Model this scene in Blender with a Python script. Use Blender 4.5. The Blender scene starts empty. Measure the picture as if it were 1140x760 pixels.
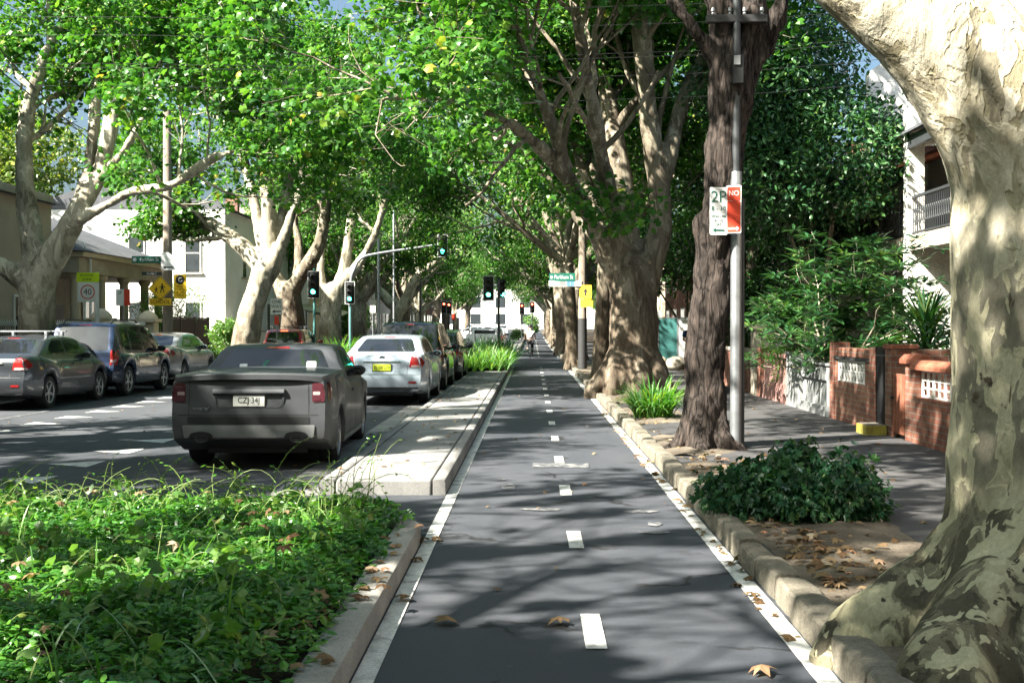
import bpy, bmesh, math, random
import numpy as np
from mathutils import Vector, Matrix, noise
from mathutils.bvhtree import BVHTree

SC = bpy.context.scene
COL = SC.collection
R = math.radians
PI = math.pi

# ------------------------------------------------------------------ camera
FPX, PPX, PPY = 1300.0, 570.0, 380.0
cam_d = bpy.data.cameras.new('camera'); cam = bpy.data.objects.new('camera', cam_d); COL.objects.link(cam)
cam.location = (0, 0, 1.74)
cam.rotation_euler = (R(90) - math.atan(17 / FPX), 0, math.atan(23 / FPX))
cam_d.sensor_width = 36; cam_d.sensor_fit = 'HORIZONTAL'; cam_d.lens = 36 * FPX / 1140
cam_d.clip_start = .1; cam_d.clip_end = 3000
SC.camera = cam
CAMR = cam.rotation_euler.to_matrix()
CAML = Vector(cam.location)

def gz(y):                                   # the street rises gently in the distance
    return max(0.0, (y - 95)) * .005

def P(px, py, d):                            # where the point seen at (px, py) stands at distance d down the street
    r = CAMR @ Vector(((px - PPX) / FPX, -(py - PPY) / FPX, -1))
    return CAML + r * (d / r.y)

# ------------------------------------------------------------------ world, sun
SUN_EL, SUN_BACK = 42, 33                    # elevation; degrees behind the straight-left direction
sdir = Vector((-math.cos(R(SUN_BACK)) * math.cos(R(SUN_EL)), -math.sin(R(SUN_BACK)) * math.cos(R(SUN_EL)), math.sin(R(SUN_EL))))
w = bpy.data.worlds.new('World'); SC.world = w; w.use_nodes = True
nt = w.node_tree
sky = nt.nodes.new('ShaderNodeTexSky'); sky.sky_type = 'NISHITA'; sky.sun_disc = False
sky.sun_elevation = R(SUN_EL); sky.sun_rotation = math.atan2(sdir.x, sdir.y)
sky.air_density = 1.0; sky.dust_density = 6; sky.ozone_density = 1.0
bg = nt.nodes['Background']; bg.inputs['Strength'].default_value = .05
tn = nt.nodes.new('ShaderNodeMix'); tn.data_type = 'RGBA'; tn.blend_type = 'MULTIPLY'; tn.inputs[0].default_value = 1; tn.inputs[7].default_value = (.84, .99, 1.03, 1)
nt.links.new(sky.outputs[0], tn.inputs[6]); nt.links.new(tn.outputs[2], bg.inputs[0])
sun_d = bpy.data.lights.new('sun', 'SUN'); sun = bpy.data.objects.new('sun', sun_d); COL.objects.link(sun)
sun_d.energy = 5.0; sun_d.angle = R(.6); sun_d.color = (1, .94, .82)
sun.rotation_euler = sdir.to_track_quat('Z', 'Y').to_euler()
sun.location = (-20, -10, 30)
SC.view_settings.view_transform = 'Standard'; SC.view_settings.look = 'None'
SC.view_settings.exposure = 2.35; SC.view_settings.gamma = 1
SC.cycles.max_bounces = 7; SC.cycles.diffuse_bounces = 2; SC.cycles.glossy_bounces = 3
SC.cycles.transmission_bounces = 4; SC.cycles.transparent_max_bounces = 8
SC.cycles.caustics_reflective = False; SC.cycles.caustics_refractive = False
SC.cycles.sample_clamp_indirect = 6
SC.cycles.use_denoising = True

# ------------------------------------------------------------------ object helpers
def tag(o, label=None, cat=None, group=None, kind=None):
    if label: o['label'] = label
    if cat: o['category'] = cat
    if group: o['group'] = group
    if kind: o['kind'] = kind
    return o

def thing(name, label, cat, loc=(0, 0, 0), rz=0, group=None, rx=0, ry=0):
    o = bpy.data.objects.new(name, None); COL.objects.link(o)
    o.location = loc; o.rotation_euler = (rx, ry, rz); o.empty_display_size = .2
    return tag(o, label, cat, group)

def kids(o):
    return [c for c in bpy.data.objects if c.parent == o]

def copy_tree(o, parent=None):
    c = o.copy(); COL.objects.link(c)
    if parent: c.parent = parent
    for ch in kids(o): copy_tree(ch, c)
    return c

def place_mesh(name, me, mat, parent=None):
    o = bpy.data.objects.new(name, me); COL.objects.link(o)
    if mat:
        for m in (mat if isinstance(mat, (list, tuple)) else [mat]): me.materials.append(m)
    if parent: o.parent = parent
    return o

def np_mesh(name, V, F, mat, parent=None, smooth=False, attr=None):
    """V (n,3); F list of (m,k) integer arrays"""
    me = bpy.data.meshes.new(name)
    V = np.asarray(V, dtype=np.float32); me.vertices.add(len(V)); me.vertices.foreach_set('co', V.ravel())
    F = [np.asarray(f, dtype=np.int32) for f in F if len(f)]
    nl = sum(f.size for f in F); nf = sum(len(f) for f in F)
    me.loops.add(nl); me.polygons.add(nf)
    me.loops.foreach_set('vertex_index', np.concatenate([f.ravel() for f in F]))
    st = []; o = 0
    for f in F:
        st.append(o + np.arange(len(f)) * f.shape[1]); o += f.size
    me.polygons.foreach_set('loop_start', np.concatenate(st).astype(np.int32))
    if attr is not None:
        a = me.attributes.new('tint', 'FLOAT', 'POINT'); a.data.foreach_set('value', np.asarray(attr, dtype=np.float32))
    me.update(calc_edges=True)
    me.polygons.foreach_set('use_smooth', np.full(nf, bool(smooth)))
    return place_mesh(name, me, mat, parent)

class MB:
    def __init__(s): s.v = []; s.f = []
    def add(s, v, f, M=None):
        o = len(s.v)
        s.v += [tuple(M @ Vector(x)) if M else tuple(x) for x in v]
        s.f += [tuple(i + o for i in q) for q in f]; return s
    def box(s, x0, x1, y0, y1, z0, z1, M=None):
        v = [(x0, y0, z0), (x1, y0, z0), (x1, y1, z0), (x0, y1, z0), (x0, y0, z1), (x1, y0, z1), (x1, y1, z1), (x0, y1, z1)]
        return s.add(v, [(0, 3, 2, 1), (4, 5, 6, 7), (0, 1, 5, 4), (1, 2, 6, 5), (2, 3, 7, 6), (3, 0, 4, 7)], M)
    def tube(s, pts, rad, n=8, cap=True):
        pts = [Vector(p) for p in pts]
        if not hasattr(rad, '__len__'): rad = [rad] * len(pts)
        V, F = tube_np(pts, rad, n)
        o = len(s.v); s.v += [tuple(x) for x in V]; s.f += [tuple(int(i) + o for i in q) for q in F]
        if cap:
            s.f.append(tuple(o + i for i in range(n))[::-1]); m = o + n * (len(pts) - 1); s.f.append(tuple(m + i for i in range(n)))
        return s
    def cyl(s, a, b, r0, r1=None, n=12): return s.tube([a, b], [r0, r0 if r1 is None else r1], n)
    def prism(s, poly, h0, h1, M=None):      # polygon in local xy, extruded along z
        n = len(poly)
        v = [(x, y, h0) for x, y in poly] + [(x, y, h1) for x, y in poly]
        f = [tuple(range(n))[::-1], tuple(range(n, 2 * n))] + [(i, (i + 1) % n, n + (i + 1) % n, n + i) for i in range(n)]
        return s.add(v, f, M)
    def lathe(s, prof, n=20, M=None, cap=True):        # prof: (r, z)
        v = []; f = []
        for r, z in prof:
            v += [(r * math.cos(2 * PI * k / n), r * math.sin(2 * PI * k / n), z) for k in range(n)]
        for i in range(len(prof) - 1):
            f += [(i * n + k, i * n + (k + 1) % n, (i + 1) * n + (k + 1) % n, (i + 1) * n + k) for k in range(n)]
        if cap: f += [tuple(range(n))[::-1], tuple((len(prof) - 1) * n + k for k in range(n))]
        return s.add(v, f, M)
    def sphere(s, c, r, n=12, sc=(1, 1, 1)):
        prof = [(max(1e-4, math.sin(PI * i / n)) * r, -math.cos(PI * i / n) * r) for i in range(n + 1)]
        return s.lathe(prof, n + 4, Matrix.Translation(c) @ Matrix.Diagonal((*sc, 1)))
    def build(s, name, mat, parent=None, smooth=35, bevel=0, segs=2):
        me = bpy.data.meshes.new(name); me.from_pydata(s.v, [], s.f); me.update()
        bm = bmesh.new(); bm.from_mesh(me); bmesh.ops.recalc_face_normals(bm, faces=bm.faces); bm.to_mesh(me); bm.free()
        o = place_mesh(name, me, mat, parent)
        if smooth:
            me.polygons.foreach_set('use_smooth', [True] * len(me.polygons)); me.set_sharp_from_angle(angle=R(smooth))
        if bevel:
            m = o.modifiers.new('bevel', 'BEVEL'); m.width = bevel; m.segments = segs; m.limit_method = 'ANGLE'; m.angle_limit = R(40)
        return o

def tube_np(pts, rad, n):
    pts = [Vector(p) for p in pts]; m = len(pts)
    T = [(pts[min(i + 1, m - 1)] - pts[max(i - 1, 0)]).normalized() for i in range(m)]
    up = Vector((1, 0, 0)) if abs(T[0].x) < .8 else Vector((0, 1, 0))
    V = np.empty((m * n, 3)); a = np.arange(n) * 2 * PI / n; ca, sa = np.cos(a), np.sin(a)
    u = (up - T[0] * up.dot(T[0])).normalized()
    for i in range(m):
        u = (u - T[i] * u.dot(T[i])); u = u.normalized() if u.length > 1e-6 else T[i].orthogonal().normalized()
        v = T[i].cross(u)
        V[i * n:(i + 1) * n] = np.array(pts[i]) + rad[i] * (np.outer(ca, u) + np.outer(sa, v))
    k = np.arange(n); F = []
    for i in range(m - 1):
        F.append(np.stack([i * n + k, i * n + (k + 1) % n, (i + 1) * n + (k + 1) % n, (i + 1) * n + k], 1))
    return V, np.concatenate(F)

def smooth_path(pts, rad, step):
    """Catmull-Rom resampling of a polyline with radii"""
    pts = [Vector(p) for p in pts]; out = []; ro = []
    for i in range(len(pts) - 1):
        p0 = pts[max(i - 1, 0)]; p1 = pts[i]; p2 = pts[i + 1]; p3 = pts[min(i + 2, len(pts) - 1)]
        k = max(1, int((p2 - p1).length / step))
        for j in range(k):
            t = j / k
            out.append(.5 * ((2 * p1) + (p2 - p0) * t + (2 * p0 - 5 * p1 + 4 * p2 - p3) * t * t + (3 * p1 - p0 - 3 * p2 + p3) * t ** 3))
            ro.append(rad[i] * (1 - t) + rad[i + 1] * t)
    out.append(pts[-1]); ro.append(rad[-1])
    return out, ro

def text(parent, body, size, loc, mat, rot=(PI / 2, 0, 0), align='CENTER', name='lettering', ext=.001, sx=1.0):
    c = bpy.data.curves.new(name, 'FONT'); c.body = body; c.size = size; c.align_x = align; c.align_y = 'CENTER'; c.extrude = ext
    c.resolution_u = 3
    t0 = bpy.data.objects.new(name, c); COL.objects.link(t0); bpy.context.view_layer.update()
    me = bpy.data.meshes.new_from_object(t0.evaluated_get(bpy.context.evaluated_depsgraph_get())); bpy.data.objects.remove(t0); bpy.data.curves.remove(c)
    me.materials.clear(); me.materials.append(mat); o = bpy.data.objects.new(name, me); COL.objects.link(o)
    o.location = loc; o.rotation_euler = rot; o.scale = (sx, 1, 1); o.parent = parent
    return o

# ------------------------------------------------------------------ materials
class NT:
    def __init__(s, name):
        s.m = bpy.data.materials.new(name); s.m.use_nodes = True; s.t = s.m.node_tree
        s.b = s.t.nodes['Principled BSDF']; s.out = s.t.nodes['Material Output']
    def n(s, typ, **kw):
        x = s.t.nodes.new('ShaderNode' + typ)
        for k, v in kw.items():
            if k in x.inputs: x.inputs[k].default_value = v
            else: setattr(x, k, v)
        return x
    def l(s, a, b): s.t.links.new(a, b)
    def coords(s, scale=(1, 1, 1), kind='Object'):
        c = s.n('TexCoord'); m = s.n('Mapping'); m.inputs['Scale'].default_value = scale
        s.l(c.outputs[kind], m.inputs[0]); return m.outputs[0]
    def noise(s, co, scale, detail=4, rough=.55, dist=0):
        x = s.n('TexNoise', Scale=scale, Detail=detail, Roughness=rough, Distortion=dist); s.l(co, x.inputs['Vector']); return x.outputs['Fac']
    def voro(s, co, scale, feat='F1', out='Distance', rand=1):
        x = s.n('TexVoronoi', Scale=scale, Randomness=rand); x.feature = feat; s.l(co, x.inputs['Vector']); return x.outputs[out]
    def ramp(s, f, stops, interp='LINEAR'):
        r = s.n('ValToRGB'); e = r.color_ramp; e.interpolation = interp
        while len(e.elements) < len(stops): e.elements.new(.5)
        for i, (p, c) in enumerate(stops):
            e.elements[i].position = p; e.elements[i].color = (*c, 1) if len(c) == 3 else c
        s.l(f, r.inputs[0]); return r.outputs[0]
    def mix(s, f, a, b, mode='MIX'):
        x = s.n('Mix'); x.data_type = 'RGBA'; x.blend_type = mode
        for v, i in ((f, 0), (a, 6), (b, 7)):
            if hasattr(v, 'links') or hasattr(v, 'is_linked'): s.l(v, x.inputs[i])
            else: x.inputs[i].default_value = v if i == 0 else (*v, 1) if len(v) == 3 else v
        return x.outputs[2]
    def math(s, op, a, b=None, clamp=False):
        x = s.n('Math', operation=op); x.use_clamp = clamp
        for i, v in enumerate((a, b)):
            if v is None: continue
            if hasattr(v, 'is_linked'): s.l(v, x.inputs[i])
            else: x.inputs[i].default_value = v
        return x.outputs[0]
    def sep(s, co):
        x = s.n('SeparateXYZ'); s.l(co, x.inputs[0]); return x.outputs
    def maprange(s, v, a, b, c=0., d=1.):
        x = s.n('MapRange'); x.interpolation_type = 'SMOOTHSTEP'; s.l(v, x.inputs[0])
        for i, q in enumerate((a, b, c, d)): x.inputs[i + 1].default_value = q
        return x.outputs[0]
    def bump(s, h, strength=.4, dist=.02):
        x = s.n('Bump', Strength=strength, Distance=dist); s.l(h, x.inputs['Height']); s.l(x.outputs[0], s.b.inputs['Normal']); return x
    def col(s, c):
        if hasattr(c, 'is_linked'): s.l(c, s.b.inputs['Base Color'])
        else: s.b.inputs['Base Color'].default_value = (*c, 1)
    def set(s, **kw):
        for k, v in kw.items():
            i = s.b.inputs[k.replace('_', ' ')]
            if hasattr(v, 'is_linked'): s.l(v, i)
            else: i.default_value = v
        return s

def M_plain(name, c, rough=.6, metal=0, var=.12, scale=6, coat=0, bump=0, kind='Object', spec=.5):
    t = NT(name); co = t.coords(kind=kind)
    f = t.noise(co, scale, 5)
    lo = tuple(x * (1 - var) for x in c); hi = tuple(min(1, x * (1 + var)) for x in c)
    t.col(t.ramp(f, [(.3, lo), (.7, hi)]))
    t.set(Roughness=rough, Metallic=metal, Coat_Weight=coat, Specular_IOR_Level=spec)
    if bump: t.bump(t.noise(co, scale * 6, 3), bump, .01)
    return t.m

def M_emit(name, c, strength):
    t = NT(name); t.col(c); t.b.inputs['Emission Color'].default_value = (*c, 1); t.set(Emission_Strength=strength); return t.m

def M_rough(name, stops, scale, fine, bump=.4, dist=.02, rough=.9, sc=(1, 1, 1), detail=6, specks=None):
    """large patches through a ramp x fine grain, with relief"""
    t = NT(name); co = t.coords(sc)
    big = t.noise(co, scale, detail, .6, .3); gr = t.noise(co, fine, 4, .7)
    c = t.ramp(big, stops); g = t.ramp(gr, [(.25, (.62, .62, .62)), (.75, (1.25, 1.25, 1.25))])
    c = t.mix(1, c, g, 'MULTIPLY')
    if specks:
        v = t.voro(co, specks[0]); k = t.ramp(v, [(0, (1, 1, 1)), (specks[1], (0, 0, 0))], 'LINEAR')
        c = t.mix(k, c, specks[2])
    t.col(c); t.set(Roughness=rough, Specular_IOR_Level=.3)
    t.bump(gr, bump, dist); return t.m

def M_bark(name, cols, scale, zrough=None, roughcol=(.10, .075, .05), stretch=.42, bump=.5):
    """camouflage bark: cols = dark, mid, tan, pale"""
    t = NT(name); co = t.coords((1, 1, stretch))
    n1 = t.noise(co, scale, 6, .62, .9); n2 = t.noise(co, scale * 2.3, 5, .6, .6); n3 = t.noise(co, scale * 9, 4, .7)
    a = t.ramp(n1, [(0, cols[0]), (.40, cols[0]), (.415, cols[1]), (.49, cols[1]), (.505, cols[2]), (.60, cols[2]), (.612, cols[3])])
    b = t.ramp(n2, [(0, (0, 0, 0)), (.56, (0, 0, 0)), (.575, (1, 1, 1))])
    a = t.mix(b, a, cols[1]); 
    c3 = t.noise(t.coords((1.3, 1.3, stretch * 1.2)), scale * 1.4, 5, .6, 1.2)
    a = t.mix(t.ramp(c3, [(.62, (0, 0, 0)), (.632, (1, 1, 1))]), a, cols[3])
    h = t.math('MULTIPLY', n1, 1.0)
    if zrough:
        z = t.sep(t.coords())[2]
        zz = t.math('ADD', z, t.math('MULTIPLY', t.math('SUBTRACT', n1, .5), zrough[2]))
        f = t.maprange(zz, zrough[0], zrough[1], 1, 0)
        fis = t.noise(t.coords((1, 1, .25)), scale * 4, 5, .7, .8)
        rc = t.ramp(fis, [(.3, tuple(x * .35 for x in roughcol)), (.55, roughcol), (.75, tuple(x * 2.0 for x in roughcol))])
        f = t.math('MULTIPLY', f, t.ramp(n2, [(.35, (1, 1, 1)), (.62, (.45, .45, .45))]))
        a = t.mix(f, a, rc)
        h = t.math('ADD', h, t.math('MULTIPLY', fis, f))
    g = t.ramp(n3, [(.2, (.72, .72, .72)), (.8, (1.2, 1.2, 1.2))])
    t.col(t.mix(1, a, g, 'MULTIPLY')); t.set(Roughness=.85, Specular_IOR_Level=.25)
    hh = t.math('ADD', h, t.math('MULTIPLY', n3, .25))
    t.bump(hh, bump, .04); return t.m

def M_bark_near(name):
    """big near trunk: dark lichened root flare, grey-tan middle with long pale flakes, cream above"""
    t = NT(name); co = t.coords((1, 1, .45)); z = t.sep(t.coords())[2]; n0 = t.noise(t.coords(), 1.6, 4, .6)
    fl = t.noise(co, 6.0, 3, .5, .5); fl2 = t.noise(co, 9.0, 3, .52, .6); br = t.noise(co, 4.2, 5, .56, .9); gr = t.noise(co, 42, 4, .7)
    zz = t.math('ADD', z, t.math('MULTIPLY', t.math('SUBTRACT', n0, .5), 1.1))
    mid = t.ramp(fl, [(0, (.13, .12, .092)), (.44, (.20, .187, .142)), (.515, (.25, .235, .18)), (.523, (.47, .44, .31)), (.64, (.54, .50, .36))])
    mid = t.mix(t.ramp(fl2, [(.56, (0, 0, 0)), (.567, (1, 1, 1))]), mid, (.50, .465, .32))
    mid = t.mix(t.ramp(br, [(.66, (0, 0, 0)), (.675, (1, 1, 1))]), mid, (.105, .08, .06))
    top = t.ramp(br, [(.3, (.30, .255, .17)), (.42, (.46, .42, .31)), (.50, (.55, .51, .40)), (.66, (.58, .54, .43)), (.675, (.27, .23, .15))])
    top = t.mix(t.ramp(fl2, [(.585, (0, 0, 0)), (.595, (1, 1, 1))]), top, (.30, .265, .175)); top = t.mix(t.ramp(fl, [(.60, (0, 0, 0)), (.61, (1, 1, 1))]), top, (.24, .215, .155))
    low = t.ramp(br, [(.0, (.055, .05, .036)), (.44, (.095, .085, .058)), (.448, (.15, .135, .088)), (.52, (.18, .16, .11)), (.526, (.33, .31, .20)), (.62, (.42, .39, .26))])
    low = t.mix(t.ramp(fl2, [(.585, (0, 0, 0)), (.595, (1, 1, 1))]), low, (.07, .063, .044))
    low = t.mix(t.ramp(fl, [(.57, (0, 0, 0)), (.58, (1, 1, 1))]), low, (.44, .42, .28))
    a = t.mix(t.maprange(zz, 1.75, 2.5), mid, top); a = t.mix(t.maprange(zz, .55, 1.1, 1, 0), a, low)
    a = t.mix(1, a, t.ramp(gr, [(.2, (.74, .74, .74)), (.8, (1.2, 1.2, 1.2))]), 'MULTIPLY')
    t.col(a); t.set(Roughness=.85, Specular_IOR_Level=.22)
    e = t.ramp(fl, [(.53, (0, 0, 0)), (.545, (1, 1, 1))]); e2 = t.ramp(fl2, [(.60, (0, 0, 0)), (.615, (1, 1, 1))])
    h = t.math('ADD', t.math('MULTIPLY', br, 1.2), t.math('ADD', t.math('MULTIPLY', e, -.18), t.math('ADD', t.math('MULTIPLY', e2, -.15), t.math('MULTIPLY', gr, .3)))); t.bump(h, .6, .05); return t.m

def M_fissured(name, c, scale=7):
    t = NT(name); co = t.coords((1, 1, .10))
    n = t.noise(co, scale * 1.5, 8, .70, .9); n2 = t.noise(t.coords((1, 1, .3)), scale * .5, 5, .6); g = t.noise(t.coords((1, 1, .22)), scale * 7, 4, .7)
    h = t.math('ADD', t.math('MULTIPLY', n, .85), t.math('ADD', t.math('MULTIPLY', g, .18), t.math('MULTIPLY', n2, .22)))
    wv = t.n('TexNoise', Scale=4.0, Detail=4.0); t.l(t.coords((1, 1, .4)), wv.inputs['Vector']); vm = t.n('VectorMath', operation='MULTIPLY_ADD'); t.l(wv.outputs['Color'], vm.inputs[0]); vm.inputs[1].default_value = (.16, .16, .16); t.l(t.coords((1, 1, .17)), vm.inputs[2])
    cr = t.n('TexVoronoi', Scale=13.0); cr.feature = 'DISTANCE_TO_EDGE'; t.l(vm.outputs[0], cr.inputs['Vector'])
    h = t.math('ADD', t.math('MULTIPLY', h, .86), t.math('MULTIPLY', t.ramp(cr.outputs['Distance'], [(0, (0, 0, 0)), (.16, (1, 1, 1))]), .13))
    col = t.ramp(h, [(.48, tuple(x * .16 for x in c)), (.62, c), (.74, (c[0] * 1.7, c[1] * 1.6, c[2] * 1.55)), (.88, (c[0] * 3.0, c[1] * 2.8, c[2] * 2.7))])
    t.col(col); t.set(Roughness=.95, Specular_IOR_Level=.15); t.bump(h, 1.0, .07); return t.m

def M_leaf(name, dark, mid, light, yellow=None, trans=.45, gloss=.12, rough=.35, back=None):
    """leaf: each leaf's own hue (attribute tint), light passing through, a waxy sheen"""
    t = NT(name); nd = t.t.nodes; nd.remove(t.b)
    a = t.n('Attribute'); a.attribute_name = 'tint'
    st = [(.0, dark), (.48, mid), (.82, light)]
    st += [(.92, tuple(a * k for a, k in zip(light, (1.6, 1.05, 1.1))))]
    if yellow: st += [(.975, yellow)]
    c = t.ramp(a.outputs['Fac'], st)
    tc = t.mix(1, c, (1.35, 1.55, .55), 'MULTIPLY')
    d = t.n('BsdfDiffuse'); tr = t.n('BsdfTranslucent'); g = t.n('BsdfGlossy', Roughness=rough)
    t.l(c, d.inputs[0]); t.l(tc, tr.inputs[0]); g.inputs[0].default_value = (1, 1, 1, 1)
    m = t.n('MixShader'); m.inputs[0].default_value = trans; t.l(d.outputs[0], m.inputs[1]); t.l(tr.outputs[0], m.inputs[2])
    lw = t.n('LayerWeight', Blend=.25); k = t.math('MULTIPLY', lw.outputs['Fresnel'], gloss * 3, True); k = t.math('ADD', k, gloss * .15)
    m2 = t.n('MixShader'); t.l(k, m2.inputs[0]); t.l(m.outputs[0], m2.inputs[1]); t.l(g.outputs[0], m2.inputs[2])
    t.l(m2.outputs[0], t.out.inputs[0]); return t.m

def M_brick(name, c1, c2, mortar, scale=1, row=.086, w=.24):
    t = NT(name)
    c = t.n('TexCoord'); sp = t.sep(c.outputs['Object'])
    cb = t.n('CombineXYZ'); t.l(t.math('ADD', sp[1], sp[0]), cb.inputs[0]); t.l(sp[2], cb.inputs[1])
    b = t.n('TexBrick', Scale=1.0); b.inputs['Color1'].default_value = (*c1, 1); b.inputs['Color2'].default_value = (*c2, 1); b.inputs['Mortar'].default_value = (*mortar, 1)
    b.inputs['Mortar Size'].default_value = .008; b.inputs['Brick Width'].default_value = w; b.inputs['Row Height'].default_value = row; b.inputs['Bias'].default_value = -.1
    t.l(cb.outputs[0], b.inputs['Vector'])
    co = t.coords(); g = t.ramp(t.noise(co, 2.5, 6, .65), [(.28, (.34, .32, .31)), (.5, (.8, .8, .8)), (.72, (1.3, 1.28, 1.25))])
    t.col(t.mix(1, b.outputs['Color'], g, 'MULTIPLY')); t.set(Roughness=.9)
    h = t.math('ADD', t.math('MULTIPLY', b.outputs['Fac'], -1), t.math('MULTIPLY', t.noise(co, 60, 3), .4)); t.bump(h, .6, .01)
    return t.m

def M_car(name, c, metal=.5, rough=.35, coat=.8):
    t = NT(name); co = t.coords(); f = t.noise(co, 900, 1); d = t.noise(co, 2.2, 5, .6)
    a = t.ramp(f, [(.3, tuple(x * .88 for x in c)), (.7, tuple(x * 1.12 for x in c))])
    z = t.sep(co)[2]; k = t.math('MULTIPLY', t.maprange(z, .62, .2, 0, .6), d)        # road dust along the sills
    t.col(t.mix(k, a, (.16, .145, .12))); t.set(Metallic=metal, Roughness=t.ramp(d, [(.3, (rough * .85,) * 3), (.7, (rough * 1.2,) * 3)]), Coat_Weight=coat, Coat_Roughness=.06); return t.m

def M_tar(name, stops, scale, fine, specks):
    """worn asphalt: aggregate, broad wear, darker sealed patches, fine cracks"""
    t = NT(name); co = t.coords(); big = t.noise(t.coords((1, .35, 1)), scale, 6, .62, .4); gr = t.noise(co, fine, 4, .75)
    c = t.mix(1, t.ramp(big, stops), t.ramp(gr, [(.25, (.5, .5, .5)), (.75, (1.4, 1.4, 1.4))]), 'MULTIPLY')
    v = t.voro(co, specks[0]); c = t.mix(t.ramp(v, [(0, (1, 1, 1)), (specks[1], (0, 0, 0))]), c, specks[2])
    pt = t.noise(t.coords((1, .25, 1)), .5, 3, .5, .2); c = t.mix(t.ramp(pt, [(.60, (0, 0, 0)), (.63, (.35, .35, .35))]), c, tuple(x * .45 for x in stops[0][1]))
    st = t.noise(co, 2.6, 6, .7, .5); c = t.mix(t.ramp(st, [(.66, (0, 0, 0)), (.74, (.45, .45, .45))]), c, (.16, .15, .14))
    wv = t.n('TexNoise', Scale=3.0, Detail=5.0); t.l(co, wv.inputs['Vector']); vm = t.n('VectorMath', operation='MULTIPLY_ADD'); t.l(wv.outputs['Color'], vm.inputs[0]); vm.inputs[1].default_value = (.5, .5, .5); t.l(co, vm.inputs[2])
    cr = t.n('TexVoronoi', Scale=.42); cr.feature = 'DISTANCE_TO_EDGE'; t.l(vm.outputs[0], cr.inputs['Vector']); k = t.ramp(cr.outputs['Distance'], [(0, (1, 1, 1)), (.006, (1, 1, 1)), (.012, (0, 0, 0))])
    k = t.math('MULTIPLY', k, t.ramp(t.noise(co, .7, 3), [(.48, (0, 0, 0)), (.56, (.85, .85, .85))])); c = t.mix(k, c, (.012, .012, .013))
    t.col(c); t.set(Roughness=t.ramp(big, [(.3, (.72,) * 3), (.7, (.92,) * 3)]), Specular_IOR_Level=.35); t.bump(t.math('SUBTRACT', gr, t.math('MULTIPLY', k, .8)), .6, .006); return t.m

m_asphalt = M_tar('asphalt', [(.3, (.042, .048, .058)), (.55, (.061, .067, .077)), (.75, (.082, .086, .094))], .55, 90, (130, .16, (.19, .19, .19)))
m_lane = M_tar('lane_asphalt', [(.3, (.044, .050, .062)), (.6, (.062, .067, .079)), (.8, (.082, .085, .094))], .8, 120, (150, .15, (.19, .19, .195)))
m_path = M_tar('path_asphalt', [(.3, (.05, .05, .054)), (.6, (.074, .073, .075)), (.8, (.10, .096, .092))], .9, 80, (120, .12, (.19, .185, .17)))
m_concrete = M_rough('concrete', [(.28, (.14, .137, .13)), (.42, (.22, .218, .212)), (.6, (.29, .287, .28)), (.8, (.36, .355, .345))], .9, 55, .5, .006, .9, specks=(32, .06, (.12, .11, .09)), detail=9)
m_kerb = M_rough('kerb_concrete', [(.25, (.20, .20, .19)), (.55, (.33, .32, .30)), (.8, (.42, .41, .38))], 2.2, 60, .5, .008, .9)
m_sandstone = M_rough('sandstone', [(.25, (.12, .108, .085)), (.5, (.215, .195, .155)), (.78, (.33, .30, .24))], 3.2, 45, .9, .02, .95)
m_paint = M_rough('road_paint', [(.30, (.16, .16, .165)), (.40, (.42, .42, .41)), (.52, (.60, .60, .58)), (.8, (.70, .70, .67))], 6, 60, .3, .003, .8, specks=(30, .11, (.09, .09, .095)), detail=9)
m_paint_worn = M_rough('worn_road_paint', [(.42, (.065, .07, .08)), (.56, (.17, .17, .175)), (.74, (.36, .36, .35))], 9, 60, .3, .003, .8)
m_dirt = M_rough('dirt', [(.25, (.075, .06, .045)), (.5, (.145, .12, .092)), (.78, (.25, .215, .17))], 1.6, 38, .8, .03, 1, specks=(26, .1, (.26, .2, .12)))
m_ground = M_rough('ground', [(.3, (.07, .065, .05)), (.7, (.13, .12, .095))], .3, 12, .5, .03, 1)
m_joint = M_plain('joint_filler', (.03, .028, .026), .95)
m_soil = M_rough('soil', [(.3, (.025, .02, .014)), (.7, (.06, .048, .034))], 4, 40, .8, .03, 1)
m_bark_near = M_bark_near('plane_bark_near')
m_bark_pale = M_bark('plane_bark_pale', [(.14, .125, .09), (.26, .235, .18), (.40, .37, .29), (.56, .52, .42)], 2.0, (.6, 2.6, 1.2), (.16, .12, .08), .4, .5)
m_bark_brown = M_bark('plane_bark_brown', [(.085, .068, .05), (.16, .135, .10), (.25, .22, .165), (.42, .38, .30)], 2.2, (2.2, 3.7, 1.6), (.10, .072, .05), .4, .9)
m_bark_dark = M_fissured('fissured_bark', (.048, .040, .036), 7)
m_bark_grey = M_plain('garden_bark', (.20, .165, .12), .9, var=.4, scale=12, bump=.6)
m_leaf = M_leaf('plane_leaf', (.020, .080, .020), (.052, .165, .024), (.13, .28, .038), (.34, .27, .06), .40, .05)
m_leaf_deep = M_leaf('plane_leaf_deep', (.016, .070, .024), (.036, .13, .028), (.085, .22, .036), None, .38, .06)
m_leaf_yel = M_leaf('sunlit_yellow_leaf', (.06, .13, .025), (.13, .20, .035), (.24, .27, .055), (.36, .27, .06), .5, .1)  # yellow of sunlit, backlit leaves put into the colour
m_leaf_gloss = M_leaf('glossy_leaf', (.014, .058, .026), (.032, .105, .036), (.075, .18, .045), None, .32, .09, .32)
m_leaf_hedge = M_leaf('hedge_leaf', (.02, .075, .026), (.045, .135, .034), (.09, .21, .045), None, .42, .14, .3)
m_leaf_cover = M_leaf('cover_leaf', (.022, .10, .022), (.058, .205, .026), (.14, .33, .04), (.30, .36, .08), .42, .15, .28)
m_leaf_strap = M_leaf('strap_leaf', (.045, .15, .03), (.09, .24, .045), (.17, .34, .07), None, .42, .07, .4)
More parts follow.
